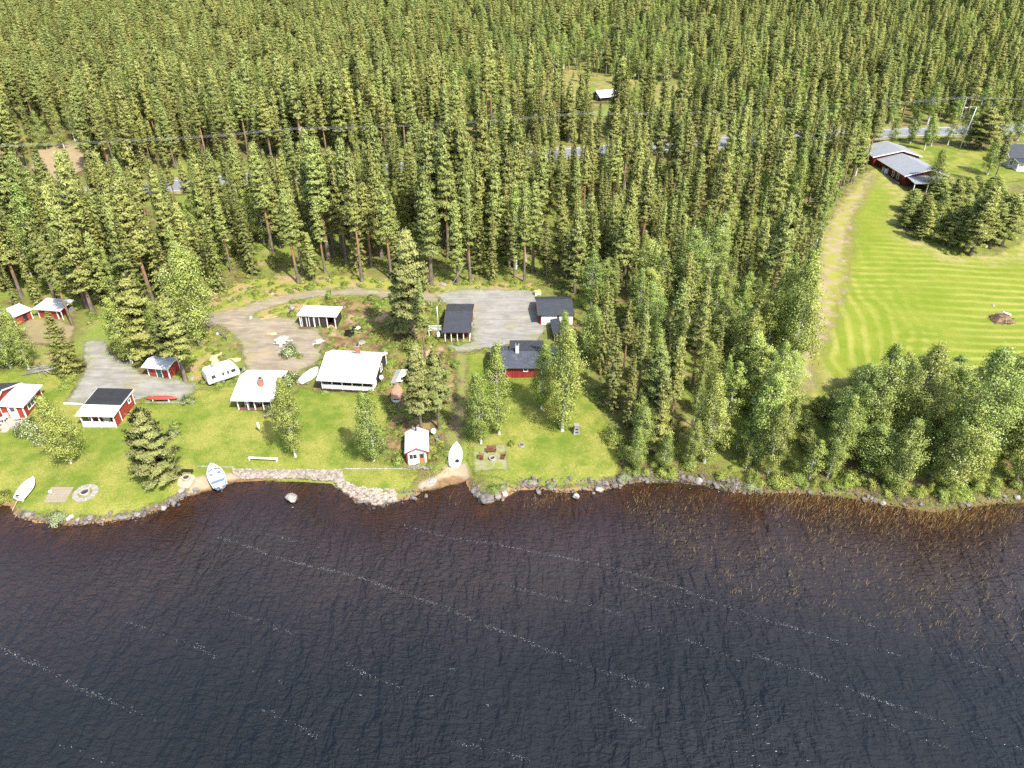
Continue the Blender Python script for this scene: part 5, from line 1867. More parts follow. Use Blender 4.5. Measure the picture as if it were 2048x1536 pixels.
# ---- garage
loc, rz, W = frame((1081, 650), (1146, 649))
h10 = empty('garage', loc, rz, 'dark roofed garage with pale ribbed door at the end of the grey yard', 'garage')
D = 6.2
MB().prism([(0, -0.5), (D, -0.5), (D, 2.05), (3.6, 2.85), (0, 2.0)], 'x', 0, W, DRED).build('wall', h10)
roof(h10, 'x', -0.55, W + 0.1, [(-0.35, 1.93), (3.6, 2.92), (D + 0.3, 2.08)], 0.1, ROOFD, DRED)
g = MB()
for k in range(24):
    x = 0.12 + k * 0.11
    g.box(x, x + 0.10, -0.06, -0.005, -0.1, 1.85, WHITE)
g.build('garage_door', h10)
MB().box(3.1, W - 0.1, -0.05, -0.004, -0.1, 1.85, WBOARD).build('front_boarding', h10)
corner_boards(h10, W, D, 2.0, RED)

# ---- narrow woodshed between garage and birch
a = P(1108, 684)
h11 = empty('woodshed', a, math.radians(3), 'narrow dark woodshed half hidden behind the birch beside the garage', 'shed')
MB().box(0.9, 1.0, 0, 4.6, -0.3, 1.7, GREYB).box(0, 0.9, 4.5, 4.6, -0.3, 1.6, GREYB).build('wall', h11)
roof(h11, 'y', -0.2, 4.8, [(-0.25, 1.55), (1.3, 1.85)], 0.07, ROOFD)
posts(h11, [0.06], 0.06, -0.3, 1.55, 0.1, GREYB)
MB().box(0.15, 0.85, 0.3, 4.3, -0.2, 1.1, PINEW).build('firewood', h11)

# ---- red cottage with chimney
loc, rz, W = frame((986, 757), (1112, 756))
h12 = empty('cottage', loc, rz, 'red cottage with slate dark roof and white chimney, half hidden by birches', 'cottage')
D = 5.4
MB().prism([(0, -0.5), (D, -0.5), (D, 2.2), (2.9, 3.0), (0, 2.05)], 'x', 0, W, m_boards('deep_red_boards', (0.25, 0.028, 0.026), 0.16)).build('wall', h12)
MB().box(2.7, 7.6, D + 0.003, 7.1, -0.5, 2.25, RED).build('extension_wall', h12)
roof(h12, 'x', -0.35, W + 0.35, [(-0.42, 1.93), (2.9, 3.05), (D + 0.28, 2.22)], 0.11, ROOFSL, DRED)
roof(h12, 'x', 2.45, 7.75, [(2.93, 3.18), (7.4, 2.4)], 0.08, ROOFD, DRED, 'extension_roof')
chimney(h12, 3.65, 2.65, 2.8, 4.3, 0.5, WHITE, CONC)
window(h12, 'f', 0, 4.95, 1.3, 0.55, 0.5, bars=0)
window(h12, 'f', 0, 8.0, 0.9, 1.2, 1.0, bars=2)
window(h12, 'f', 0, 1.3, 0.9, 1.2, 1.0, bars=2)

# ---- sauna hut by the shore
loc, rz, W = frame((815, 929.5), (857, 928.5))
h13 = empty('sauna_hut', loc, rz, 'small white and red sauna hut with white gable roof and black flue at the shore', 'hut')
D = 4.2
MB().prism([(0, -0.3), (W, -0.3), (W, 2.1), (W / 2, 2.75), (0, 2.1)], 'y', 0, D, WBOARD).build('wall', h13)
roof(h13, 'y', -0.25, D + 0.25, [(-0.22, 2.03), (W / 2, 2.82), (W + 0.22, 2.03)], 0.09, SOLARW)
f = MB()
for s in (0, 1):
    xs = [(-0.22, 1.97), (W / 2, 2.76), (W / 2, 2.92), (-0.22, 2.13)]
    if s:
        xs = [(W - a, z) for a, z in xs]
    f.prism(xs, 'y', -0.29, -0.253, RED)
f.box(-0.03, 0.16, -0.035, -0.004, -0.1, 2.02, RED).box(W - 0.16, W + 0.03, -0.035, -0.004, -0.1, 2.02, RED)
f.build('red_trim', h13)
MB().box(W - 0.003, W + 0.012, 0, D, -0.1, 2.05, RED).build('side_boarding', h13)
window(h13, 'f', 0, 0.82, 1.0, 0.95, 0.75, bars=1)
door(h13, 'f', 0, 1.95, 0.72, 1.75, ORANGEW, z0=0.12, pane=True)
MB().tube([(W / 2 - 0.03, 3.6, 2.7), (W / 2 - 0.03, 3.6, 3.75)], 0.11, BLACKM, 10).disc((W / 2 - 0.03, 3.6), 0.17, 3.76, 3.84, BLACKM, 12).build('flue', h13)

# ---- red house with grey roof, far right
a, b = P(1805, 372), P(1754, 332)
dn = (b - a)
L = math.hypot(dn.x, dn.y)
rz = math.atan2(dn.y, dn.x) - PI / 2
h14 = empty('house', Vector((a.x, a.y, a.z - 0.1)), rz, 'long dark red house with stepped pale grey roof and white windows', 'house')
W = 9.6
MB().prism([(0, -0.6), (W, -0.6), (W, 2.7), (W * 0.56, 4.0), (0, 2.7)], 'y', 0, L, DRED).build('wall', h14)
roof(h14, 'y', -0.7, L - 0.01, [(-0.6, 2.55), (W * 0.56, 4.06), (W + 0.6, 2.6)], 0.14, ROOFG, WHITE)
MB().prism([(-1.2, -0.6), (W + 0.6, -0.6), (W + 0.6, 3.4), (W * 0.56, 4.75), (-1.2, 3.3)], 'y', L, L + 8.5, DRED).build('rear_wall', h14)
roof(h14, 'y', L - 0.5, L + 9.2, [(-1.9, 3.2), (W * 0.56, 4.82), (W + 1.2, 3.3)], 0.14, ROOFG, WHITE, 'rear_roof')
window(h14, 'l', 0, 3.2, 0.9, 0.85, 1.35, bars=0)
window(h14, 'l', 0, 5.6, 0.9, 0.85, 1.35, bars=0)
MB().box(-1.0, -0.01, 8.0, 9.6, 2.0, 2.12, ROOFD).box(-0.95, -0.02, 8.1, 8.2, 0.2, 1.99, WHITE).box(-0.95, -0.02, 9.4, 9.5, 0.2, 1.99, WHITE).build('entrance_canopy', h14)
door(h14, 'l', 0, 8.8, 0.9, 1.9, WHITE, z0=0.1)
railing(h14, 0.3, 8.6, -0.9, -0.1, 0.75, GREYB, axis='y', name='ramp_railing')
roof(h14, 'x', 0.1, W - 1.0, [(-4.6, 1.95), (-0.02, 2.45)], 0.1, ROOFG, None, 'porch_roof')
posts(h14, [0.3, 3.5, 6.5, W - 1.2], -4.4, -0.5, 1.95, 0.14, WHITE)

# ---- house at the right picture edge
loc, rz, W = frame((2020, 340), (2100, 345))
h15 = empty('house', loc, rz, 'cream house with dark roof and white porch cut by the right picture edge', 'house')
MB().box(0, W, 1.6, 9, -0.6, 3.0, CREAMB).build('wall', h15)
roof(h15, 'x', -0.6, W + 0.6, [(1.0, 2.8), (5.3, 5.2), (9.6, 2.8)], 0.15, ROOFD, WHITE)
MB().box(1.0, 4.2, -0.9, 1.595, -0.5, 0.4, WBOARD).build('porch_base', h15)
roof(h15, 'x', 0.6, 4.6, [(-1.2, 2.4), (1.58, 2.75)], 0.1, ROOFD, WHITE, 'porch_roof')
posts(h15, [1.1, 2.6, 4.1], -0.8, 0.4, 2.42, 0.14, WHITE)
railing(h15, 1.2, 4.0, -0.8, 0.45, 1.25, WHITE)
window(h15, 'f', 1.6, 0.5, 1.0, 0.7, 1.1)
window(h15, 'f', 1.6, 6.0, 1.0, 1.0, 1.1)
door(h15, 'f', 1.6, 2.6, 0.9, 2.0, WHITE, z0=0.4)

# ---- far hut in the bog
loc, rz, W = frame((1186, 199), (1204, 206))
h16 = empty('hut', loc, rz, 'far brown hut with bright white gable roof standing in the bog', 'hut')
W, D = 4.6, 6.0
MB().prism([(0, -0.6), (W, -0.6), (W, 1.7), (W * 0.5, 3.0), (0, 1.7)], 'y', 0, D, BLACKB).build('wall', h16)
roof(h16, 'y', -0.6, D + 0.5, [(-0.7, 1.4), (W * 0.5, 3.1), (W + 0.7, 1.4)], 0.14, ROOFW, WHITE)
door(h16, 'f', 0, W * 0.5, 0.8, 1.6, RED)

# ------------------------------------------------------------------ vehicles and boats
HULLW = m_plain('white_gelcoat', (0.62, 0.63, 0.64), 0.35, var=0.08, scale=2)
HULLB = m_plain('grey_blue_hull', (0.20, 0.25, 0.34), 0.35, var=0.1, scale=2)
SEATB = m_plain('blue_boat_seat', (0.10, 0.15, 0.27), 0.6, var=0.15)
BOATBR = m_boards('brown_canvas', (0.36, 0.20, 0.13), 0.3, var=0.12, gap=0.85)
TYRE = m_plain('tyre_rubber', (0.025, 0.025, 0.027), 0.85)


def hull_sections(L, W, H, n=12, stern=0.8, flare=0.78):
    """half-hull stations from stern (0) to bow (1)"""
    out = []
    for k in range(n + 1):
        t = k / n
        w = W / 2 * (stern + (1 - stern) * math.sin(min(1, t / 0.45) * PI / 2)) if t < 0.45 else W / 2 * max(0.02, (1 - ((t - 0.45) / 0.55) ** 2.1))
        sheer = H * (1 + 0.28 * t ** 2)
        keel = H * 0.55 * max(0, (t - 0.7) / 0.3) ** 2
        out.append((t * L, w, sheer, keel, flare))
    return out


def hull_mesh(L, W, H, mat, n=12, stern=0.8, inv=False):
    S = hull_sections(L, W, H, n, stern)
    V, F = [], []
    m = 9
    for x, w, sh, kl, fl in S:
        for j in range(m):
            u = -1 + 2 * j / (m - 1)
            a = abs(u)
            yy = w * math.copysign(a ** 0.8, u) * (fl + (1 - fl) * a)
            zz = kl + (sh - kl) * a ** 2.6
            V.append((x, yy, (max(s[2] for s in S) - zz) if inv else zz))
    for k in range(len(S) - 1):
        for j in range(m - 1):
            F.append((k * m + j, k * m + j + 1, (k + 1) * m + j + 1, (k + 1) * m + j))
    mb = MB().add(V, F, mat, True)
    mb.f.append(list(range(m)))
    mb.m.append(0)
    mb.sm.append(False)
    return mb, S


def gunwale_cap(S, mat, inset=0.0, dz=0.0, dome=0.0, x0=0, x1=None, m=7):
    """a surface spanning the gunwales: cover, deck or floor"""
    V, F = [], []
    sel = [s for s in S if s[0] >= x0 - 1e-6 and (x1 is None or s[0] <= x1 + 1e-6)]
    for x, w, sh, kl, fl in sel:
        for j in range(m):
            u = -1 + 2 * j / (m - 1)
            V.append((x, max(0.0, w - inset) * u, sh + dz + dome * (1 - u * u)))
    for k in range(len(sel) - 1):
        for j in range(m - 1):
            F.append((k * m + j, k * m + j + 1, (k + 1) * m + j + 1, (k + 1) * m + j))
    return MB().add(V, F, mat, True)


def rim(S, mat, r=0.035):
    pts = [(x, w, sh) for x, w, sh, _, _ in S] + [(x, -w, sh) for x, w, sh, _, _ in reversed(S)]
    return MB().tube(pts, r, mat, 6)


def boat_frame(stern, bow, name, label, cat='boat', lift=0.0):
    a, b = P(*stern), P(*bow)
    o = empty(name, (a.x, a.y, a.z + lift), math.atan2(b.y - a.y, b.x - a.x), label, cat)
    o.rotation_euler[1] = -math.atan2(b.z - a.z, math.hypot(b.x - a.x, b.y - a.y))
    return o, math.hypot(b.x - a.x, b.y - a.y)


def thick_inside(S, mat, depth, inset=0.07):
    """the open inside of a boat: sloping inner sides down to a floor"""
    V, F = [], []
    for x, w, sh, kl, fl in S:
        wi, wf = max(0.01, w - inset), max(0.008, (w - inset) * 0.72)
        for y, z in ((-wi, sh - 0.005), (-wf, max(sh - depth, kl + 0.06)), (wf, max(sh - depth, kl + 0.06)), (wi, sh - 0.005)):
            V.append((x, y, z))
    for k in range(len(S) - 1):
        for j in range(3):
            F.append((k * 4 + j, k * 4 + j + 1, (k + 1) * 4 + j + 1, (k + 1) * 4 + j))
    mb = MB().add(V, F, mat, False)
    mb.f.append([0, 1, 2, 3])
    mb.m.append(0)
    mb.sm.append(False)
    return mb


def outboard(par, x, z, mat, name='outboard_motor'):
    mb = MB().box(x - 0.42, x - 0.08, -0.16, 0.16, z + 0.12, z + 0.5, mat)
    mb.box(x - 0.32, x - 0.16, -0.06, 0.06, z - 0.75, z + 0.118, BLACKM)
    mb.box(x - 0.078, x + 0.06, -0.09, 0.09, z - 0.1, z + 0.2, BLACKM)
    return mb.build(name, par, 0.02)


# white boat under a white cover on the left lawn
o, L = boat_frame((42, 1003), (72, 961), 'rowing_boat', 'white covered rowing boat pulled up on the lawn at the far left', lift=0.08)
mb, S = hull_mesh(L, 1.75, 0.55, HULLW)
mb.build('hull', o)
gunwale_cap(S, HULLW, 0.0, 0.01, 0.14).build('cover', o)
rim(S, WHITE).build('gunwale', o)
MB().box(0.1, 0.4, 0.05, 0.45, 0.66, 0.71, DARK).build('motor_well', o)
for s in (-0.4, 0.4):
    MB().bar((-1.3, s, -0.2), (0.2, s, 0.1), 0.08, 0.08, PINEW).build('skid', o)
# motorboat
o, L = boat_frame((443, 981), (424, 936), 'motorboat', 'white and blue motorboat with outboard, stern in the water', lift=0.12)
mb, S = hull_mesh(L, 2.0, 0.75, HULLB)
mb.build('hull', o)
thick_inside(S, HULLW, 0.4, 0.12).build('inside', o)
rim(S, HULLW, 0.055).build('gunwale', o)
gunwale_cap(S, HULLW, 0.03, 0.015, 0.06, L * 0.74).build('foredeck', o)
for x, y0, y1 in ((L * 0.60, -0.72, -0.28), (L * 0.60, 0.28, 0.72), (L * 0.27, -0.75, 0.75)):
    MB().box(x - 0.14, x + 0.14, y0, y1, 0.45, 0.66, SEATB).build('seat', o, 0.03)
w_ = MB()
for s in (-1, 1):
    w_.add([(L * 0.70, s * 0.12, 0.86), (L * 0.66, s * 0.78, 0.86), (L * 0.62, s * 0.74, 1.2), (L * 0.66, s * 0.12, 1.24), (L * 0.71, s * 0.12, 0.86), (L * 0.67, s * 0.78, 0.86), (L * 0.63, s * 0.74, 1.2), (L * 0.67, s * 0.12, 1.24)],
           [(0, 1, 2, 3), (4, 5, 6, 7), (0, 1, 5, 4), (1, 2, 6, 5), (2, 3, 7, 6), (3, 0, 4, 7)], GLASS)
w_.build('windscreen', o)
outboard(o, 0.0, 0.62, HULLW)
# white boat at the landing
o, L = boat_frame((910, 938), (914, 892), 'rowing_boat', 'open white boat hauled up at the sandy landing right of the sauna hut', lift=0.1)
mb, S = hull_mesh(L, 1.75, 0.6, HULLW)
mb.build('hull', o)
thick_inside(S, HULLW, 0.28, 0.06).build('inside', o)
rim(S, WHITE, 0.04).build('gunwale', o)
MB().box(L * 0.24, L * 0.34, -0.78, 0.78, 0.42, 0.5, HULLW).box(L * 0.55, L * 0.65, -0.74, 0.74, 0.45, 0.53, HULLW).build('thwart', o)
gunwale_cap(S, HULLW, 0.03, 0.012, 0.03, L * 0.80).build('foredeck', o)
MB().box(L * 0.16, L * 0.22, -0.5, -0.1, 0.45, 0.75, BLACKM).tube([(L * 0.2, -0.3, 0.75), (L * 0.3, -0.42, 0.92)], 0.03, BLACKM, 6).build('steering_console', o)
# upturned white boat beside the large cabin
o, L = boat_frame((599, 769), (637, 738), 'rowing_boat', 'upturned white boat lying left of the large white roofed cabin', lift=0.02)
mb, S = hull_mesh(L, 2.1, 0.62, HULLW, stern=0.45, inv=True)
mb.build('hull', o)
MB().tube([(0.2, 0, 0.78), (L * 0.5, 0, 0.8), (L * 0.85, 0, 0.62)], 0.035, WHITE, 6).build('keel', o)
# brown boat on skids
o, L = boat_frame((793, 809), (796, 778), 'rowing_boat', 'brown covered boat on skids below the two pontoons', lift=0.3)
mb, S = hull_mesh(L, 1.55, 0.5, HULLW)
mb.build('hull', o)
gunwale_cap(S, BOATBR, 0.0, 0.01, 0.16).build('cover', o)
rim(S, PINEW, 0.035).build('gunwale', o)
for s in (-0.4, 0.4):
    MB().bar((-0.55, s, -0.22), (L * 0.9, s, -0.1), 0.1, 0.1, STEEL).build('skid', o)
# red canoe on trestles
o, L = boat_frame((293, 802), (356, 801), 'canoe', 'red canoe lying upside down on low trestles beside the black roofed red cabin', 'canoe', lift=0.45)
S = []
V, F = [], []
n, m = 14, 7
for k in range(n + 1):
    t = k / n
    w = 0.42 * max(0.02, math.sin(PI * t) ** 0.6)
    for j in range(m):
        a = PI * j / (m - 1)
        V.append((t * L, w * math.cos(a), 0.34 * math.sin(a) * (0.55 + 0.45 * math.sin(PI * t) ** 0.5) - 0.10 * (2 * t - 1) ** 2))
for k in range(n):
    for j in range(m - 1):
        F.append((k * m + j, k * m + j + 1, (k + 1) * m + j + 1, (k + 1) * m + j))
MB().add(V, F, REDP, True).build('hull', o)
MB().tube([(0.1, 0, 0.1), (L * 0.3, 0, 0.335), (L * 0.7, 0, 0.335), (L - 0.1, 0, 0.1)], 0.02, DRED, 5).build('keel', o)
for q in (0.25, 0.75):
    t_ = MB().bar((L * q, -0.5, -0.03), (L * q, 0.5, -0.03), 0.07, 0.07, WHITE)
    for s in (-0.4, 0.4):
        t_.bar((L * q, s, -0.06), (L * q + 0.12, s * 1.15, -0.5), 0.06, 0.06, WHITE).bar((L * q, s, -0.06), (L * q - 0.12, s * 1.15, -0.5), 0.06, 0.06, WHITE)
    t_.build('trestle', o)

# caravan
loc, rz, L = frame((420, 777), (482, 755))
cv = empty('caravan', loc, rz, 'white caravan parked on the grass left of the smaller white roofed cabin', 'caravan')
CW, CH = 2.25, 2.5
prof = [(0.0, 0.5), (L, 0.5), (L + 0.12, 1.2), (L - 0.1, 1.9), (L - 0.55, CH - 0.06), (L - 1.0, CH), (0.35, CH), (0.02, CH - 0.3), (-0.06, 1.4)]
b = MB()
nn = len(prof)
for y in (0, CW):
    pass
V = [(x, y, z) for y in (0.0, CW) for x, z in prof]
F = [(i, (i + 1) % nn, nn + (i + 1) % nn, nn + i) for i in range(nn)] + [tuple(range(nn - 1, -1, -1)), tuple(range(nn, 2 * nn))]
b.add(V, F, HULLW)
b.build('body', cv, 0.09)
for x, w_, z, hh in ((0.9, 0.6, 1.35, 0.55), (2.7, 1.0, 1.35, 0.55), (L - 0.85, 0.65, 1.4, 0.5)):
    m_ = MB().box(x - w_ / 2, x + w_ / 2, -0.025, 0.006, z, z + hh, m_plain('tinted_glass', (0.05, 0.05, 0.055), 0.15, var=0.2))
    m_.build('window', cv, 0.01)
MB().box(L * 0.52, L * 0.62, -0.03, 0.006, 0.65, 2.2, HULLW).build('door', cv, 0.01)
MB().box(0.05, L - 0.02, -0.02, 0.004, 0.62, 0.74, m_plain('grey_stripe', (0.30, 0.31, 0.33), 0.5)).build('stripe', cv)
for y in (0.12, CW - 0.12):
    V_ = MB().tube([(L * 0.45, y - 0.1, 0.32), (L * 0.45, y + 0.1, 0.32)], 0.32, TYRE, 18, False)
    wh = V_.build('wheel', cv)
    MB().tube([(L * 0.45, y - 0.11, 0.32), (L * 0.45, y + 0.11, 0.32)], 0.18, STEEL, 14, False).build('rim', wh)
MB().box(L * 0.5 - 0.9, L * 0.5 - 0.2, CW * 0.35, CW * 0.65, CH + 0.003, CH + 0.1, PLAST).build('roof_hatch', cv)
MB().box(1.2, 1.8, CW * 0.55, CW * 0.85, CH + 0.003, CH + 0.09, m_plain('smoked_hatch', (0.2, 0.2, 0.2), 0.3)).build('roof_hatch', cv)
d_ = MB().bar((L - 0.1, CW * 0.28, 0.48), (L + 1.25, CW * 0.5, 0.5), 0.08, 0.1, STEEL).bar((L - 0.1, CW * 0.72, 0.48), (L + 1.25, CW * 0.5, 0.505), 0.08, 0.1, STEEL)
d_.tube([(L + 1.05, CW * 0.5, -0.02), (L + 1.05, CW * 0.5, 0.9)], 0.035, STEEL, 6).box(L + 0.35, L + 0.65, CW * 0.42, CW * 0.58, 0.56, 0.95, BLACKM)
d_.build('drawbar', cv)

# black garden cart and white tub behind the large cabin
def cart(loc, rz, label):
    o = empty('cart', loc, rz, label, 'cart')
    MB().box(-0.75, 0.75, -0.5, 0.5, 0.45, 0.5, BLACKM).box(-0.75, -0.7, -0.5, 0.5, 0.503, 0.85, BLACKM).box(0.7, 0.75, -0.5, 0.5, 0.503, 0.85, BLACKM).box(-0.699, 0.699, -0.5, -0.45, 0.503, 0.85, BLACKM).box(-0.699, 0.699, 0.45, 0.5, 0.503, 0.85, BLACKM).build('bed', o)
    for y in (-0.58, 0.58):
        MB().tube([(0, y - 0.06, 0.28), (0, y + 0.06, 0.28)], 0.28, TYRE, 16, False).build('wheel', o)
    MB().bar((0.75, 0, 0.42), (1.7, 0, 0.3), 0.07, 0.07, STEEL).build('drawbar', o)
    return o


cart(P(700, 671), 0.25, 'black garden cart behind the large white roofed cabin')
o = empty('garden_tractor', P(712, 662), 0.7, 'small white and black ride on mower behind the black garden cart', 'mower')
MB().box(-0.3, 0.75, -0.32, 0.32, 0.3, 0.62, PLAST).build('body', o, 0.04)
MB().box(-0.35, 0.1, -0.25, 0.25, 0.64, 0.72, BLACKM).box(-0.4, -0.33, -0.25, 0.25, 0.723, 1.05, BLACKM).build('seat', o, 0.02)
for x, r in ((-0.2, 0.28), (0.6, 0.2)):
    for y in (-0.4, 0.4):
        MB().tube([(x, y - 0.09, r), (x, y + 0.09, r)], r, TYRE, 14, False).build('wheel', o)
MB().tube([(0.3, 0, 0.62), (0.15, 0, 0.95)], 0.02, BLACKM, 6).ring((0.12, 0), 0.17, 0.14, 0.95, 0.98, BLACKM, 14).build('steering_wheel', o)

# two pontoons
for (pl, pr, lab) in (((787, 772), (799, 738), 'grey white pontoon lying left of its twin above the brown boat'), ((799, 768), (810, 740), 'white pontoon with yellowed end lying right of its twin')):
    a, b_ = P(*pl), P(*pr)
    L = math.hypot(b_.x - a.x, b_.y - a.y)
    o = empty('pontoon', (a.x, a.y, a.z), math.atan2(b_.y - a.y, b_.x - a.x), lab, 'pontoon', 'pair of pontoons on the heather')
    MB().box(0, L, -0.45, 0.45, 0.42, 0.5, GREYB if 'grey' in lab else WBOARD).build('decking', o)
    for y in (-0.3, 0.3):
        MB().box(0.1, L - 0.1, y - 0.13, y + 0.13, 0.0, 0.417, STEEL).build('float', o, 0.03)

# ------------------------------------------------------------------ garden things
FIREC = m_plain('pale_concrete_ring', (0.32, 0.29, 0.25), 0.85, var=0.15, scale=5, bump=0.2)
ASH = m_plain('ash_and_charcoal', (0.045, 0.04, 0.038), 0.95, var=0.5, scale=12)
PAVE = NT('paving_slabs')
_c = PAVE.coord('Object')
_b = PAVE.n('TexBrick')
_b.offset = 0.0
for k_, v_ in (('Scale', 1.0), ('Mortar Size', 0.025), ('Brick Width', 0.42), ('Row Height', 0.42), ('Bias', 0.0)):
    _b.inputs[k_].default_value = v_
_b.inputs['Color1'].default_value = (0.31, 0.245, 0.18, 1)
_b.inputs['Color2'].default_value = (0.27, 0.22, 0.165, 1)
_b.inputs['Mortar'].default_value = (0.17, 0.16, 0.09, 1)
PAVE.t.links.new(_c, _b.inputs['Vector'])
PAVE = PAVE.done(PAVE.bsdf(PAVE.mix(PAVE.ramp(PAVE.noise(3, 4, 0.6, _c), 0.3, 0.7, 0, 0.3), _b.outputs[0], (0.22, 0.18, 0.13)), 0.85))
REDBR = m_boards('red_brown_furniture', (0.17, 0.055, 0.04), 0.09, var=0.15)
BLACKW = m_boards('black_bench_boards', (0.028, 0.024, 0.026), 0.09, var=0.2)


def quad_pad(pix, h, mat, name, label, cat):
    w = [P(*p) for p in pix]
    c = sum(w, Vector()) / 4
    d = w[1] - w[0]
    rz = math.atan2(d.y, d.x)
    o = empty(name, (c.x, c.y, c.z), rz, label, cat)
    inv = Matrix.Rotation(-rz, 3, 'Z')
    V = [inv @ (p - c) for p in w]
    V = [(v.x, v.y, v.z + 0.07 + k) for k in (-0.2, h) for v in V]
    MB().add(V, [(3, 2, 1, 0), (4, 5, 6, 7), (0, 1, 5, 4), (1, 2, 6, 5), (2, 3, 7, 6), (3, 0, 4, 7)], mat).build('slab_paving', o)
    return o


patio = quad_pad([(88, 1006), (130, 1006), (149, 975), (104, 975)], 0.04, PAVE, 'patio', 'square patio of pale slabs on the lawn beside the round fireplace', 'patio')
pb = P(102, 987)
o = empty('bucket', (pb.x, pb.y, pb.z + 0.11), 0, 'white bucket standing on the square slab patio', 'bucket')
MB().tube([(0, 0, 0), (0, 0, 0.32)], [0.15, 0.19], PLAST, 16, True).build('body', o)


def tilt(o):
    """lay a thing on the slope it stands on"""
    x, y = o.location[0], o.location[1]
    e = 1.2
    gx = float((hz(x + e, y) - hz(x - e, y))[0]) / (2 * e)
    gy = float((hz(x, y + e) - hz(x, y - e))[0]) / (2 * e)
    q = Vector((-gx, -gy, 1)).normalized()
    rz = o.rotation_euler[2]
    o.rotation_euler = (Vector((0, 0, 1)).rotation_difference(q).to_matrix() @ Matrix.Rotation(rz, 3, 'Z')).to_euler()
    o.location[2] = float(hz(x, y)[0]) + 0.06
    return o


def fire_ring(px, ro, h, label, paved=0.0, name='fire_pit'):
    c = P(*px)
    o = empty(name, (c.x, c.y, c.z), 0, label, 'fire pit')
    MB().ring((0, 0), ro, ro * 0.72, -0.15, h, FIREC, 28).build('ring', o)
    MB().disc((0, 0), ro * 0.715, -0.1, h * 0.45, ASH, 20).build('ash', o)
    k = MB()
    for i in range(4):
        a = i * 0.8 + 0.3
        k.bar((ro * 0.5 * math.cos(a), ro * 0.5 * math.sin(a), h * 0.5), (-ro * 0.45 * math.cos(a), -ro * 0.45 * math.sin(a), h * 0.75), 0.07, 0.07, ASH)
    k.build('charred_log', o)
    if paved:
        p_ = MB()
        n = 26
        for i in range(n):
            a0, a1 = 2 * PI * (i + 0.06) / n, 2 * PI * (i + 0.94) / n
            r0, r1 = paved * 0.56, paved * (0.97 + 0.05 * random.random())
            V = [(r * math.cos(a), r * math.sin(a), z) for z in (-0.1, 0.05) for r, a in ((r0, a0), (r1, a0), (r1, a1), (r0, a1))]
            p_.add(V, [(3, 2, 1, 0), (4, 5, 6, 7), (0, 1, 5, 4), (1, 2, 6, 5), (2, 3, 7, 6), (3, 0, 4, 7)], CONC if i % 3 else FIREC)
        p_.build('paving_ring', o)
    return tilt(o)


fire_ring((171, 987), 0.62, 0.32, 'stone fireplace with a ring of radiating paving stones on the left lawn', 1.5)
fire_ring((373, 958), 0.5, 0.34, 'pale concrete fire ring with two black benches near the lone pine')
fire_ring((985, 920), 0.44, 0.4, 'pale round fire pit between the red brown seats')
MBc = P(373, 962)
o = tag(MB().disc((0, 0), 1.15, -0.1, 0.05, m_plain('trodden_gravel', (0.34, 0.29, 0.20), 0.9, var=0.2, scale=3), 22).build('stone_pad'), 'round pale pad under the concrete fire ring near the lone pine', 'pad')
o.location = (MBc.x + 0.1, MBc.y - 0.1, MBc.z)
tilt(o)


def bench(px, rz, L, label, mat, back=False, cat='bench', name='bench', h=0.45, d=0.42):
    c = P(*px)
    o = empty(name, (c.x, c.y, c.z), rz, label, cat)
    s = MB()
    n = 3
    for k in range(n):
        s.box(-L / 2, L / 2, -d / 2 + k * d / n + 0.012, -d / 2 + (k + 1) * d / n - 0.012, h, h + 0.05, mat)
    s.build('seat', o)
    for sx in (-1, 1):
        for sy in (-1, 1):
            MB().box(sx * (L / 2 - 0.12) - 0.04, sx * (L / 2 - 0.12) + 0.04, sy * (d / 2 - 0.06) - 0.04, sy * (d / 2 - 0.06) + 0.04, -0.1, h - 0.002, mat).build('leg', o)
    if back:
        b = MB()
        for k in range(3):
            b.box(-L / 2, L / 2, d / 2 + 0.03 + k * 0.03, d / 2 + 0.06 + k * 0.03, h + 0.12 + k * 0.15, h + 0.24 + k * 0.15, mat)
        for sx in (-1, 1):
            b.bar((sx * (L / 2 - 0.12), d / 2 - 0.02, h - 0.1), (sx * (L / 2 - 0.12), d / 2 + 0.16, h + 0.56), 0.06, 0.05, mat)
        b.build('backrest', o)
        for sx in (-1, 1):
            MB().box(sx * (L / 2) - 0.04, sx * (L / 2) + 0.04, -d / 2, d / 2 + 0.05, h + 0.22, h + 0.26, mat).bar((sx * L / 2, -d / 2 + 0.04, h), (sx * L / 2, -d / 2 + 0.04, h + 0.219), 0.05, 0.05, mat).build('armrest', o)
    return o


bench((983, 906), 0.05, 1.25, 'red brown wooden bench with backrest behind the round fire pit', REDBR, True)
bench((964, 919), PI / 2, 0.85, 'red brown armchair left of the round fire pit', REDBR, True, 'chair', 'garden_armchair')
bench((1006, 918), -PI / 2, 0.85, 'red brown armchair right of the round fire pit', REDBR, True, 'chair', 'garden_armchair')
bench((376, 946), -0.05, 1.5, 'black bench behind the concrete fire ring near the lone pine', BLACKW)
bench((355, 957), 1.1, 1.4, 'black bench turned sideways left of the concrete fire ring', BLACKW)
a, b_ = P(498, 921), P(556, 924)
bench((527, 922), math.atan2(b_.y - a.y, b_.x - a.x), (b_ - a).length, 'long white plank bench on the lawn edge above the stone revetment', WHITE, d=0.36)

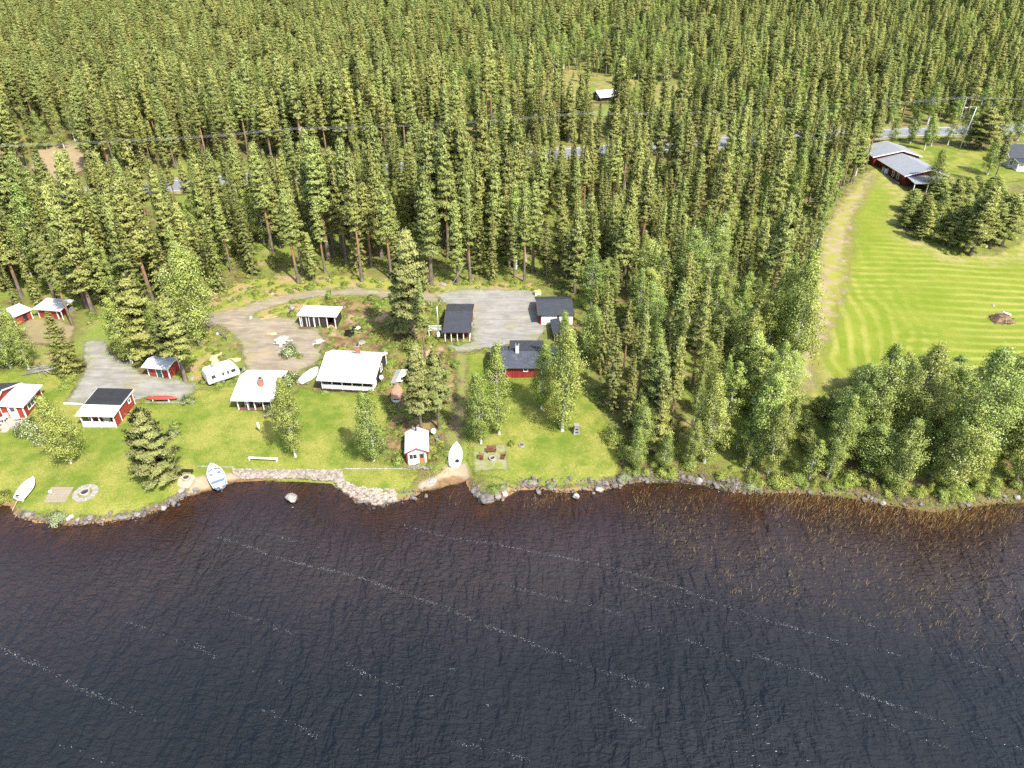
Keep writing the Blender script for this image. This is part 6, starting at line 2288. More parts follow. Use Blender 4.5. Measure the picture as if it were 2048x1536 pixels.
# planter ring on the right lawn
c = P(1043, 892)
o = empty('planter', c, 0, 'low round stone ringed planter alone on the lawn right of the fire pit', 'planter')
MB().ring((0, 0), 0.42, 0.3, -0.1, 0.24, CONC, 22).build('ring', o)
MB().disc((0, 0), 0.298, -0.05, 0.2, m_plain('planter_soil', (0.10, 0.085, 0.075), 0.95, var=0.5, scale=9), 18).build('soil', o)
MB().tube([(0.05, 0.05, 0.2), (0.1, 0.1, 0.7)], 0.02, GREYB, 5).tube([(0, 0.1, 0.2), (-0.12, 0.2, 0.5)], 0.015, GREYB, 5).build('stake', o)
# grey well house
c = P(1152, 866)
o = empty('smoker', c, 0.15, 'narrow grey wooden smoker tapering upward at the edge of the right lawn', 'smoker')
V = [(x * r, y * r, z) for z, r in ((-0.1, 0.5), (1.35, 0.27)) for x, y in ((-1, -1), (1, -1), (1, 1), (-1, 1))]
MB().add(V, [(3, 2, 1, 0), (4, 5, 6, 7), (0, 1, 5, 4), (1, 2, 6, 5), (2, 3, 7, 6), (3, 0, 4, 7)], GREYB).build('body', o)
MB().box(-0.36, 0.36, -0.36, 0.36, 1.353, 1.43, CONC).build('lid', o)
for z in (0.35, 0.8):
    MB().box(-0.2, 0.2, -0.5 + z * 0.14, -0.44 + z * 0.14, z, z + 0.14, BLACKM).build('vent', o)
# dish and chair by the sauna
dish(P(868, 872), 0.1, 0.34, 'white satellite dish on a pole in the bushes behind the sauna hut', 0.75)
bench((875, 884), -1.2, 0.7, 'weathered grey wooden chair right of the sauna hut', GREYB, True, 'chair', 'garden_chair')
# little white pennant on a pole
c = P(521, 866)
o = empty('windsock', c, 0, 'slim white windsock on a thin pole on the lawn before the smaller cabin', 'windsock')
MB().tube([(0, 0, -0.2), (0, 0, 1.75)], 0.018, STEEL, 6).build('pole', o)
MB().tube([(-0.1, 0.06, 1.72), (-0.12, 0.05, 1.4), (-0.06, 0.02, 0.95), (-0.02, 0, 0.6)], [0.10, 0.16, 0.12, 0.02], PLAST, 10).build('sock', o)

# heap of poles, plank stack
def pole_heap():
    c = P(84, 742)
    o = empty('pole_heap', c, 0.1, 'criss cross heap of long grey poles beside the bushy spruce', 'pole heap')
    for k in range(12):
        a = (0.18 if k % 3 else -0.75) + random.gauss(0, 0.12)
        y = -0.9 + 0.16 * k
        z = 0.1 + 0.07 * (k % 4) + 0.04 * k * 0.5
        d = Vector((math.cos(a), math.sin(a), 0.03))
        p = Vector((random.gauss(0, 0.2), y * 0.8, z))
        MB().tube([p - d * 2.1, p + d * 2.1], [0.065, 0.045], GREYB, 6).build('pole', o)


pole_heap()
for (p0, p1, lab) in (((521, 640), (573, 631), 'long bare plank lying on the ground left of the black shed'), ((528, 636), (545, 631), 'short bare plank lying behind the long plank')):
    a, b_ = P(*p0), P(*p1)
    o = tag(MB().bar((0, 0, 0.12), b_ - a + Vector((0, 0, 0.12)), 0.32, 0.12, PINEW).build('plank'), lab, 'plank')
    o.location = a
a, b_ = P(838, 826), P(835, 799)
o = tag(MB().tube([(0, 0, 0.15), b_ - a + Vector((0, 0, 0.5))], [0.17, 0.14], GREYB, 10).build('log'), 'grey weathered log leaning beside the forked pine', 'log')
o.location = a
c = P(1075, 590)
o = empty('crate', c, 0.3, 'weathered white crate with yellow rim at the wood edge behind the garage', 'crate')
MB().box(-0.55, 0.55, -0.4, 0.4, 0, 0.7, WBOARD).build('body', o)
MB().box(-0.6, 0.6, -0.45, 0.45, 0.703, 0.8, m_plain('yellow_rim', (0.6, 0.42, 0.1), 0.6)).build('lid', o)
# table and white crossbars left of the dark roofed cabin
c = P(872, 672)
o = empty('drying_rack', c, 0.1, 'white rail drying rack left of the dark roofed cabin', 'rack')
for y in (0, 1.5):
    for x in (-1.1, 1.0):
        MB().box(x - 0.05, x + 0.05, y - 0.05, y + 0.05, -0.2, 1.1, WHITE).build('post', o)
for y in (0, 0.5, 1.0, 1.5):
    MB().box(-1.15, 1.05, y - 0.04, y + 0.04, 1.102, 1.16, WHITE).build('rail', o)
# stone piles, planter of stones
HEAPST = m_plain('pale_stones', (0.40, 0.385, 0.35), 0.85, var=0.3, scale=2.5, bump=0.3)


def ico(sub):
    import bmesh
    bm = bmesh.new()
    bmesh.ops.create_icosphere(bm, subdivisions=sub, radius=1)
    V = np.array([v.co[:] for v in bm.verts])
    F = np.array([[v.index for v in f.verts] for f in bm.faces])
    bm.free()
    return V, F


ICO1, ICO2, ICO3 = ico(1), ico(2), ico(3)


def rock_v(base, seed, facets=9):
    """a boulder: a sphere cut by random planes, roughened"""
    rng = np.random.default_rng(seed)
    V = base[0].copy()
    for _ in range(facets):
        nrm = unit(rng.normal(size=3))
        d = rng.uniform(0.55, 0.9)
        s = V @ nrm
        V = V - np.outer(np.maximum(s - d, 0) * 0.85, nrm)
    V *= 1 + 0.05 * rng.normal(size=(len(V), 1))
    V *= np.array([rng.uniform(0.85, 1.25), rng.uniform(0.75, 1.1), rng.uniform(0.6, 0.85)])
    return V


def m_rock(name, c1, c2, lichen=0.5):
    t = NT(name)
    c = t.coord('World')
    n1 = t.noise(1.7, 5, 0.65, c)
    n2 = t.noise(8, 4, 0.7, c)
    cc = t.mix(t.ramp(n1, 0.32, 0.68), c1, c2)
    cc = t.mix(t.math('MULTIPLY', t.ramp(n2, 0.55, 0.66), lichen), cc, (0.40, 0.39, 0.35))
    cc = t.mix(t.ramp(t.noise(14, 2, 0.6, c), 0.6, 0.75, 0, 0.6), cc, (0.06, 0.055, 0.05))
    oi = t.n('ObjectInfo')
    cc = t.mix(1.0, cc, t.mix(oi.outputs['Random'], (0.72, 0.68, 0.66), (1.2, 1.15, 1.1)), 'MULTIPLY')
    sx = t.n('SeparateXYZ')
    t.t.links.new(c, sx.inputs[0])
    wet = t.ramp(t.math('ADD', sx.outputs[2], t.math('MULTIPLY', t.math('SUBTRACT', n1, 0.5), 0.3)), 0.10, 0.26)
    cc = t.mix(wet, t.mix(1.0, cc, (0.28, 0.24, 0.22), 'MULTIPLY'), cc)
    rg = t.math('ADD', 0.25, t.math('MULTIPLY', wet, 0.6))
    return t.done(t.bsdf(cc, rg, 0, t.bump(n2, 0.5, 0.05), 0.4))


ROCKM = m_rock('shore_rock', (0.085, 0.075, 0.072), (0.20, 0.18, 0.17))
ROCKP = m_rock('pale_rock', (0.20, 0.188, 0.175), (0.33, 0.315, 0.295), 0.6)
ROCKME = []
for k in range(12):
    V = rock_v(ICO3, 700 + k)
    ROCKME.append((np_mesh('boulder', V, ICO3[1], [ROCKM], smooth=False), np_mesh('boulder', V, ICO3[1], [ROCKP], smooth=False)))


def boulder(loc, r, label, pale=False, group=None, k=None, rz=None, sink=0.3, flat=1.0, tilt=0.2):
    k = random.randrange(12) if k is None else k
    o = obj('boulder', ROCKME[k][1 if pale else 0])
    o.location = (loc[0], loc[1], loc[2] + r * 0.72 * flat * (1 - 2 * sink) * 0.9)
    o.scale = (r, r, r * flat)
    o.rotation_euler = (random.gauss(0, tilt), random.gauss(0, tilt), random.random() * 6.28 if rz is None else rz)
    return tag(o, label, 'boulder', group)


def ground_or_water(px, py):
    p = P(px, py)
    p.z = float(hz(p.x, p.y)[0])
    if p.z < 0:
        q = PV(px, py, 0)
        return Vector((q.x, q.y, max(float(hz(q.x, q.y)[0]), -0.25)))
    return p


boulder(ground_or_water(584, 998), 0.82, 'large round pale boulder standing alone in the shallow water of the bay', True, k=1, sink=0.12)
boulder(ground_or_water(584, 1014), 0.36, 'small pale rock in the water in front of the large round boulder', True, k=3, sink=0.25)
boulder(ground_or_water(565, 1005), 0.30, 'low wet rock in the water left of the large round boulder', False, k=4, sink=0.42)
boulder(ground_or_water(864, 968), 0.9, 'pale wedge shaped boulder at the water edge below the sauna hut', True, k=6, sink=0.25, flat=0.8)
boulder(ground_or_water(975, 1000), 1.15, 'long dark pointed slab sliding into the water below the fire pit', False, k=8, rz=-0.9, sink=0.35, flat=0.75)
boulder(ground_or_water(956, 993), 0.55, 'grey boulder left of the long pointed slab', False, k=2)
boulder(ground_or_water(392, 982), 0.55, 'round grey boulder at the water edge left of the motorboat', True, k=5)
boulder(P(502, 638), 0.62, 'pale boulder at the fork of the gravel track left of the planks', True, k=7)
boulder(P(584, 618), 0.72, 'largest pale boulder between the gravel track and the black shed', True, k=9, sink=0.2)
boulder(P(604, 624), 0.52, 'pale boulder right behind the left end of the black shed', True, k=10)
boulder(P(725, 688), 0.7, 'pale boulder behind the large cabin chimney', True, k=11)
boulder(P(1077, 985), 0.5, 'rounded grey boulder at the head of the little cove below the lawn', False, k=0)
boulder(P(1152, 996), 0.62, 'upright pale oval boulder standing in the water below the right lawn', True, k=5, sink=0.15)
for i, (x, y, r) in enumerate([(533, 585, .35), (545, 588, .3), (590, 585, .25), (606, 566, .4), (660, 562, .35), (716, 568, .45), (760, 566, .4), (845, 600, .4), (887, 571, .55), (955, 577, .38),
                               (962, 583, .3), (795, 602, .5), (800, 640, .35), (862, 695, .3), (458, 600, .35), (472, 602, .3), (466, 608, .25), (435, 668, .4), (690, 615, .3), (390, 770, .35), (384, 758, .4)]):
    boulder(P(x, y), r, 'pale loose boulder lying along the wood edge and track', True, 'loose pale boulders beside the gravel track')
boulder(P(1986, 612), 0.3, 'grey stone at the foot of the brush pile in the hay field', True)


def stone_heap(px, rx, ry, h, n, r0, name, label, cat, mat=None, base=ICO1, seed=0):
    """a heap or ring of stones, one thing"""
    rng = np.random.default_rng(seed)
    c = P(*px)
    VV, FF = [], []
    nb = 0
    for k in range(n):
        q = rng.normal(size=2) * 0.42
        while np.hypot(*q) > 1:
            q = rng.normal(size=2) * 0.42
        x, y = q[0] * rx, q[1] * ry
        z = h * max(0, 1 - np.hypot(*q)) * rng.uniform(0.5, 1)
        V = rock_v(base, seed * 1000 + k, 5) * r0 * rng.uniform(0.6, 1.5) + np.array([x, y, z + r0 * 0.3])
        VV.append(V)
        FF.append(base[1] + nb)
        nb += len(V)
    me = np_mesh(name, np.concatenate(VV), np.concatenate(FF), [mat or HEAPST])
    o = obj(name, me)
    o.location = c
    return tag(o, label, cat)


stone_heap((565, 685), 1.6, 1.7, 0.9, 75, 0.26, 'stone_heap', 'heap of broken white stones in the middle of the gravel track yard', 'stone heap', seed=1)
stone_heap((639, 686), 1.0, 1.0, 0.35, 32, 0.28, 'stone_heap', 'round rockery of pale stones with a green plant behind the large cabin', 'rockery', seed=2)
stone_heap((835, 936), 2.2, 0.5, 0.25, 60, 0.17, 'stone_footing', 'row of white stones under the front of the sauna hut', 'stone footing', ROCKP, seed=3)
plant('bush', 0, P(634, 694), 'low bright green plant in the round rockery', 'plant', s=0.62, sz=0.45, name='garden_plant')
plant('bush', 1, P(601, 716), 'small yellow green plant in a dark tub beside the flowering bush', 'plant', s=0.5, sz=0.4, name='garden_plant')

# sand patches
for (x, y, rx, ry, lab) in ((432, 714, 0.95, 1.9, 'pile of pale yellow sand on the grass above the caravan'), (470, 719, 1.2, 0.5, 'thin spill of pale sand right of the sand pile'), (545, 668, 1.3, 0.6, 'patch of orange sand beside the heap of white stones')):
    c = P(x, y)
    n = 26
    V = [(0, 0, 0.22)]
    F = []
    for j, (q, z) in enumerate(((0.5, 0.16), (1.0, -0.06))):
        for i in range(n):
            a = 2 * PI * i / n
            r = q * (1 + 0.25 * math.sin(3 * a + x) + 0.12 * math.sin(7 * a))
            V.append((rx * r * math.cos(a), ry * r * math.sin(a), z))
    F += [(0, 1 + i, 1 + (i + 1) % n) for i in range(n)] + [(1 + i, 1 + n + i, 1 + n + (i + 1) % n, 1 + (i + 1) % n) for i in range(n)]
    o = tag(MB().add(V, F, m_plain('pile_sand', (0.50, 0.38, 0.20), 0.95, var=0.12, scale=5), True).build('sand_pile'), lab, 'sand pile')
    o.location = c

# brush pile in the hay field
c = P(2003, 640)
o = empty('brush_pile', c, 0, 'brown brush pile with white boards on top in the hay field', 'brush pile')
rng = np.random.default_rng(5)
mbp = MB()
BRUSH = m_plain('dry_brush', (0.17, 0.11, 0.065), 0.95, var=0.5, scale=3)
for k in range(260):
    a, r = rng.random() * 6.28, rng.random() ** 0.6
    p = Vector((math.cos(a) * r * 2.0, math.sin(a) * r * 1.5, (1 - r) * 1.2 * rng.random() + 0.08))
    d = Vector(rng.normal(size=3) * np.array([1, 1, 0.45])).normalized() * rng.uniform(0.25, 0.75)
    mbp.tube([p - d, p + d], [0.045, 0.02], BRUSH, 4, False, False)
mbp.build('branches', o)
V = [(x * 1.9, y * 1.45, z) for z, s in ((0, 1), (0.95, 0.35)) for x, y in ((-s, -s), (s, -s), (s, s), (-s, s))]
MB().add(V, [(4, 5, 6, 7), (0, 1, 5, 4), (1, 2, 6, 5), (2, 3, 7, 6), (3, 0, 4, 7)], BRUSH).build('heap', o)
MB().bar((0.2, 0.6, 1.2), (1.35, 0.1, 0.95), 0.5, 0.08, WHITE).build('board', o)
MB().bar((-0.9, 0.5, 1.15), (0.1, 0.2, 1.3), 0.35, 0.08, GREYB).build('board', o)

# ------------------------------------------------------------------ revetment and shore stones
def revetment(pix_top, pix_bot, n, label, seed):
    """stones set in a sloping bank, one thing"""
    rng = np.random.default_rng(seed)
    A = [P(*p) for p in pix_top]
    B = [PV(*p, 0.0) for p in pix_bot]
    VV, FF, nb = [], [], 0
    seg = np.cumsum([0] + [(A[i + 1] - A[i]).length for i in range(len(A) - 1)])
    for k in range(n):
        u = rng.random() * seg[-1]
        i = min(int(np.searchsorted(seg, u) - 1), len(A) - 2)
        i = max(i, 0)
        f = (u - seg[i]) / (seg[i + 1] - seg[i])
        a, b = A[i].lerp(A[i + 1], f), B[i].lerp(B[i + 1], f)
        v = rng.random()
        p = a.lerp(b, v)
        p.z = max(p.z, float(hz(p.x, p.y)[0])) + 0.02
        r = rng.uniform(0.13, 0.24) * (1 + 0.6 * v * rng.random())
        V = rock_v(ICO1, seed * 5000 + k, 5) * r + np.array(p)
        VV.append(V)
        FF.append(ICO1[1] + nb)
        nb += len(V)
    o = obj('stone_revetment', np_mesh('stone_revetment', np.concatenate(VV), np.concatenate(FF), [m_rock('revetment_stone_%d' % seed, (0.20, 0.172, 0.145), (0.38, 0.335, 0.285), 0.5)]))
    return tag(o, label, 'stone revetment')


revetment([(466, 938), (520, 939), (600, 939), (684, 940)], [(468, 960), (520, 958), (600, 958), (684, 964)], 950, 'straight sloping bank of set pale stones along the bay', 11)
revetment([(680, 940), (690, 962), (715, 973), (750, 977), (790, 980)], [(668, 966), (690, 987), (715, 1001), (756, 1012), (796, 1003)], 620, 'curving bank of set pale stones round the lawn point', 12)
# row of small white stones along the lawn edge
for (pix, lab, n) in ((((398, 933), (430, 934), (466, 935)), 'row of small white stones between the motorboat and the revetment', 34), (((688, 938), (740, 938), (812, 938)), 'thin pale kerb line of stones along the lawn left of the sauna hut', 60)):
    VV, FF, nb = [], [], 0
    for k in range(n):
        f = k / (n - 1) * (len(pix) - 1)
        i = min(int(f), len(pix) - 2)
        x = pix[i][0] + (pix[i + 1][0] - pix[i][0]) * (f - i)
        y = pix[i][1] + (pix[i + 1][1] - pix[i][1]) * (f - i)
        p = P(x, y)
        V = rock_v(ICO1, 9000 + k, 4) * random.uniform(0.09, 0.15) + np.array(p) + np.array([0, 0, 0.06])
        VV.append(V)
        FF.append(ICO1[1] + nb)
        nb += len(V)
    tag(obj('stone_edging', np_mesh('stone_edging', np.concatenate(VV), np.concatenate(FF), [ROCKP])), lab, 'stone edging')


def shore_points(x0, x1, n, spread, seed):
    """points along the water line between two pixel columns"""
    rng = np.random.default_rng(seed)
    sp = [(p, w) for p, w in zip(SHORE_PX, SHORE[1:-1]) if True]
    out = []
    for _ in range(n):
        x = rng.uniform(x0, x1)
        for (pa, wa), (pb, wb) in zip(sp[:-1], sp[1:]):
            if pa[0] <= x < pb[0]:
                f = (x - pa[0]) / (pb[0] - pa[0])
                w = wa * (1 - f) + wb * f
                d = (wb - wa) / np.linalg.norm(wb - wa)
                nrm = np.array([-d[1], d[0]])
                q = w + nrm * (rng.normal() * spread[1] + spread[0])
                out.append((q[0], q[1], float(hz(q[0], q[1])[0]), rng.random()))
                break
    return out


RUB = []
for (x0, x1, n, sp, rr, lab, grp) in (
        (28, 395, 62, (0.25, 0.32), (0.22, 0.48), 'dark wet boulder in the rough edge of the left lawn', 'boulders edging the left lawn'),
        (690, 850, 26, (-0.35, 0.5), (0.2, 0.5), 'dark wet boulder at the foot of the curving revetment', 'boulders round the lawn point'),
        (936, 1036, 20, (0.25, 0.45), (0.25, 0.55), 'grey boulder on the shore point below the fire pit', 'boulders on the fire pit point'),
        (1036, 1262, 40, (0.25, 0.5), (0.25, 0.6), 'rounded grey boulder along the cove below the right lawn', 'boulders below the right lawn'),
        (1262, 1490, 74, (0.45, 0.5), (0.22, 0.48), 'dark boulder in the dense stone bank below the mixed wood', 'boulders below the mixed wood'),
        (1490, 2080, 56, (0.6, 0.6), (0.2, 0.5), 'grey boulder half hidden in grass behind the reeds', 'boulders behind the reeds')):
    for x, y, z, u in shore_points(x0, x1, n, sp, int(x0)):
        boulder((x, y, max(z, -0.2)), rr[0] + (rr[1] - rr[0]) * u ** 2, lab, u > 0.95, grp, sink=0.3)
    RUB += shore_points(x0, x1, n * 6, (sp[0], sp[1] * 1.25), int(x0) + 5)
VV, FF, nb = [], [], 0
for k, (x, y, z, u) in enumerate(RUB):
    V = rock_v(ICO1, 20000 + k, 4) * (0.07 + 0.13 * u) + np.array([x, y, max(z, -0.12) + 0.03])
    VV.append(V)
    FF.append(ICO1[1] + nb)
    nb += len(V)
tag(obj('rubble', np_mesh('rubble', np.concatenate(VV), np.concatenate(FF), [ROCKM])), 'small stones filling the shore line between the boulders', kind='stuff')

# ------------------------------------------------------------------ bushes
for kind, v, px, s, sz, lab in (
        ('lilac', 0, (579, 712), 1.25, 1.15, 'white flowering bush beside the heap of white stones'),
        ('lilac', 1, (577, 768), 1.2, 1.25, 'white flowering bush between the two white roofed cabins'),
        ('lilac', 0, (378, 806), 0.85, 0.75, 'pale flowering bush at the bow of the red canoe'),
        ('lilac', 1, (62, 868), 1.3, 1.4, 'tall white flowering bush beside the deck of the left edge cottage'),
        ('lilac', 0, (82, 885), 1.0, 0.9, 'smaller flowering bush half under the broad birch'),
        ('bush', 0, (128, 778), 0.8, 0.75, 'small leafy bush at the corner of the left gravel yard'),
        ('bush', 1, (140, 762), 1.0, 0.7, 'bright green bush under the bushy spruce'),
        ('bush', 2, (352, 855), 0.95, 0.7, 'thin leafy bush behind the lone pine'),
        ('lilac', 1, (347, 872), 0.75, 0.55, 'grey green shrub right behind the lone pine'),
        ('lilac', 0, (545, 832), 0.95, 0.95, 'leafy bush at the porch corner of the smaller white roofed cabin'),
        ('willow', 0, (115, 1041), 1.0, 0.95, 'round grey green willow bush on the stony edge of the left lawn'),
        ('bush', 1, (4, 1003), 1.2, 0.8, 'green bush at the left picture edge above the water'),
        ('bush', 2, (796, 928), 0.9, 0.8, 'leafy bush in front of the left wall of the sauna hut'),
        ('bush', 0, (805, 905), 0.5, 0.6, 'small bush squeezed against the left wall of the sauna hut'),
        ('bush', 1, (985, 980), 0.9, 0.4, 'low grey green willow scrub above the pointed slab'),
        ('willow', 0, (1005, 976), 0.6, 0.4, 'low silvery scrub on the shore point below the fire pit'),
        ('willow', 0, (1060, 965), 0.45, 0.4, 'silvery tuft on the lawn edge above the little cove'),
        ('willow', 0, (1100, 975), 0.5, 0.35, 'silvery tuft between boulders right of the little cove'),
        ('willow', 0, (1245, 958), 0.75, 0.6, 'silver grey bush at the far corner of the right lawn'),
        ('willow', 0, (1500, 975), 0.8, 0.6, 'silver grey bush on the bank where the reeds begin'),
        ('bush', 0, (835, 755), 1.3, 1.3, 'yellow green bush below the long trunked pine left of the dark roofed cabin'),
        ('bush', 1, (825, 700), 1.5, 1.6, 'large yellow green bush left of the long trunked pine'),
        ('bush', 2, (862, 900), 0.8, 0.6, 'bush between the sauna hut and the grey chair'),
        ('bush', 0, (885, 905), 0.8, 0.5, 'low bush along the dirt path above the landing boat'),
        ('bush', 2, (912, 735), 0.9, 0.8, 'bush at the top of the dirt path below the dark roofed cabin'),
        ('bush', 1, (1230, 880), 1.5, 1.3, 'dense dark bush at the corner of the right lawn below the big spruce'),
        ('bush', 0, (1250, 910), 1.3, 1.3, 'leafy bush right of the right lawn, above the stones'),
        ('bush', 2, (660, 600), 0.8, 1.3, 'thin yellow green sapling behind the black shed'),
        ('bush', 1, (745, 600), 1.0, 0.7, 'green bush at the bend of the gravel track behind the black shed'),
        ('bush', 0, (1022, 892), 0.5, 0.8, 'small bush at the foot of the tall leafy birch')):
    plant(kind, v, P(*px), lab, 'bush' if kind != 'willow' else 'willow bush', s=s, sz=sz, name={'bush': 'bush', 'lilac': 'flowering_bush', 'willow': 'willow_bush'}[kind])
rng = np.random.default_rng(77)
for i in range(70):
    x = rng.uniform(1245, 2080)
    yb = np.interp(x, [1245, 1340, 1460, 1600, 1740, 1870, 1960, 2080], [948, 952, 970, 973, 984, 1004, 992, 988])
    p = P(x, yb - rng.uniform(-1, 22))
    plant('bush', int(rng.integers(0, 3)), p, 'low leafy bush in the green fringe between shore wood and stones', 'bush', 'bushes fringing the shore wood', float(rng.uniform(0.5, 1.15)), float(rng.uniform(0.4, 1.1)))

# ------------------------------------------------------------------ poles, wires, lamp
POLEW = m_plain('grey_pole_wood', (0.33, 0.30, 0.27), 0.85, var=0.2, scale=3)
WIRE = m_plain('pale_cable', (0.36, 0.37, 0.37), 0.5)


def top_height(px, top):
    loc = P(*px)
    lo, hi = 1, 40
    for _ in range(30):
        m = (lo + hi) / 2
        if proj(loc.x, loc.y, loc.z + m)[1] > top:
            lo = m
        else:
            hi = m
    return loc, hi


tops = []
for (foot, top, lab) in (((-330, 402), 303, None), ((8, 380), 293, 'power pole at the left picture edge, carrying grey transformer boxes'), ((612, 332), 258, 'power pole in the pine belt above the black shed'),
                         ((1144, 294), 229, 'bare power pole above the dark wood with crossarm at its top'), ((1914, 256), 196, 'power pole top just behind the tall street lamp'), ((2500, 236), 190, None)):
    loc, hh = top_height(foot, top)
    tops.append(Vector((loc.x, loc.y, loc.z + hh)))
    if lab is None:
        continue
    o = empty('power_pole', loc, 0, lab, 'power pole')
    MB().tube([(0, 0, -0.5), (0, 0, hh + 0.25)], [0.15, 0.1], POLEW, 10).build('pole', o)
    MB().bar((0, -1.1, hh), (0, 1.1, hh), 0.1, 0.12, STEEL).build('crossarm', o)
    for s in (-1, 0, 1):
        MB().tube([(0.0, s, hh + 0.06), (0.0, s, hh + 0.24)], 0.05, PLAST, 8).build('insulator', o)
    if 'transformer' in lab:
        MB().tube([(0.0, 1.8, -0.5), (0, 1.8, hh)], 0.13, POLEW, 10).build('second_pole', o)
        MB().box(-0.45, 0.45, 0.4, 1.4, hh * 0.45, hh * 0.45 + 1.0, STEEL).build('transformer', o, 0.04)
        MB().box(-0.3, 0.3, -0.45, -0.2, hh * 0.75, hh * 0.75 + 0.9, STEEL).build('fuse_box', o, 0.03)
for s, lab in ((-1, 'nearest cable of the power line strung along the road'), (0, 'middle cable of the power line strung along the road'), (1, 'farthest cable of the power line strung along the road')):
    mb = MB()
    for a, b_ in zip(tops[:-1], tops[1:]):
        sag = 0.011 * (b_ - a).length
        pts = [a.lerp(b_, k / 16) + Vector((0, s, 0.2 - 4 * sag * (k / 16) * (1 - k / 16))) for k in range(17)]
        mb.tube(pts, 0.013, WIRE, 4, True, False)
    tag(mb.build('power_cable'), lab, 'cable', 'cables of the power line')
# tall street lamp
loc, hh = top_height((1917, 302), 214)
lt = PV(1945, 214, loc.z + hh)
o = empty('street_lamp', loc, 0, 'tall grey street lamp with bent arm on the lawn behind the red house', 'street lamp')
dx = (1945 - 1917) / 7.0
MB().tube([(0, 0, -0.4), (dx * 0.25, 0, hh)], [0.11, 0.07], STEEL, 10).build('pole', o)
MB().tube([(dx * 0.25, 0, hh), (dx * 0.25 - 1.6, -0.3, hh + 0.15), (dx * 0.25 - 2.8, -0.5, hh)], 0.045, STEEL, 8).build('arm', o)
MB().box(dx * 0.25 - 3.5, dx * 0.25 - 2.7, -0.68, -0.36, hh - 0.12, hh + 0.04, STEEL).build('lamp_head', o, 0.03)
# service pole beside the dark roofed cabin with its cable to the wood edge
loc, hh = top_height((878, 681), 613)
o = empty('service_pole', loc, 0, 'slim pale service pole at the left wall of the dark roofed cabin', 'pole')
MB().tube([(0, 0, -0.4), (0, 0, hh)], [0.1, 0.08], STEEL, 8).build('pole', o)
MB().box(-0.22, 0.22, -0.3, -0.1, 0.9, 1.6, PLAST).build('meter_box', o)
t0 = loc + Vector((0, 0, hh))
t1 = P(930, 578) + Vector((0, 3, 4.0))
mb = MB().tube([t0.lerp(t1, k / 12) + Vector((0, 0, -1.2 * (k / 12) * (1 - k / 12))) for k in range(13)], 0.03, WIRE, 4, True, False)
tag(mb.build('service_cable'), 'single pale cable from the service pole up to the wood edge', 'cable')

# fence bits
for (x0, y0, x1, y1, lab) in ((438, 668, 455, 682, 'short leaning grey fence beside the track left of the sand pile'),):
    a, b_ = P(x0, y0), P(x1, y1)
    o = empty('fence', a, math.atan2(b_.y - a.y, b_.x - a.x), lab, 'fence')
    L = math.hypot(b_.x - a.x, b_.y - a.y)
    for k in range(4):
        MB().box(k * L / 3 - 0.05, k * L / 3 + 0.05, -0.05, 0.05, -0.3, 0.9, GREYB).build('post', o)
    for z in (0.35, 0.7):
        MB().box(-0.1, L + 0.1, -0.08, -0.052, z, z + 0.12, GREYB).build('rail', o)
a, b_ = P(128, 808), P(166, 810)
o = tag(MB().bar((0, 0, 0.15), b_ - a + Vector((0, 0, 0.15)), 0.16, 0.22, WHITE).build('kerb_beam'), 'white kerb beam between the left gravel yard and the lawn', 'beam')
o.location = a
a, b_ = P(290, 806), P(372, 807)
o = tag(MB().bar((0, 0, 0.08), b_ - a + Vector((0, 0, 0.08)), 0.16, 0.18, GREYB).build('kerb_beam'), 'grey kerb beam under the red canoe', 'beam')
o.location = a

# ------------------------------------------------------------------ reeds, undergrowth, grass
def blades(name, pts, hts, wid, mat, label, lean=0.35, seed=3, bend=0.4):
    rng = np.random.default_rng(seed)
    n = len(pts)
    a = rng.random(n) * 6.283
    s = np.column_stack([np.cos(a), np.sin(a), np.zeros(n)]) * (wid * rng.uniform(0.7, 1.3, n))[:, None]
    l = np.column_stack([rng.normal(size=n) * lean + 0.18, rng.normal(size=n) * lean - 0.1, np.ones(n)])
    m = pts + l * (hts * 0.6)[:, None]
    l2 = l + np.column_stack([rng.normal(size=(n, 2)) * bend, np.zeros(n)])
    e = m + l2 * (hts * 0.4)[:, None]
    V = np.stack([pts - s, pts + s, m + s * 0.8, m - s * 0.8, e + s * 0.3, e - s * 0.3], 1).reshape(-1, 3)
    i = np.arange(n)[:, None] * 6
    F = np.concatenate([i + np.array([[0, 1, 2, 3]]), i + np.array([[3, 2, 4, 5]])])
    tint = np.repeat(rng.random(n), 6)
    nr = np.tile([0.3, -0.6, 0.7], (len(V), 1))
    return tag(obj(name, np_mesh(name, V, F, [mat], attrs={'tint': tint, 'nrm': nr})), label, kind='stuff')


REEDM = m_leaf('dry_reed', (0.26, 0.17, 0.06), (0.46, 0.34, 0.14), 0.25, objvar=0.0)
GRASSM = m_leaf('tall_grass', (0.12, 0.14, 0.03), (0.34, 0.27, 0.11), 0.3, objvar=0.0)
rng = np.random.default_rng(42)


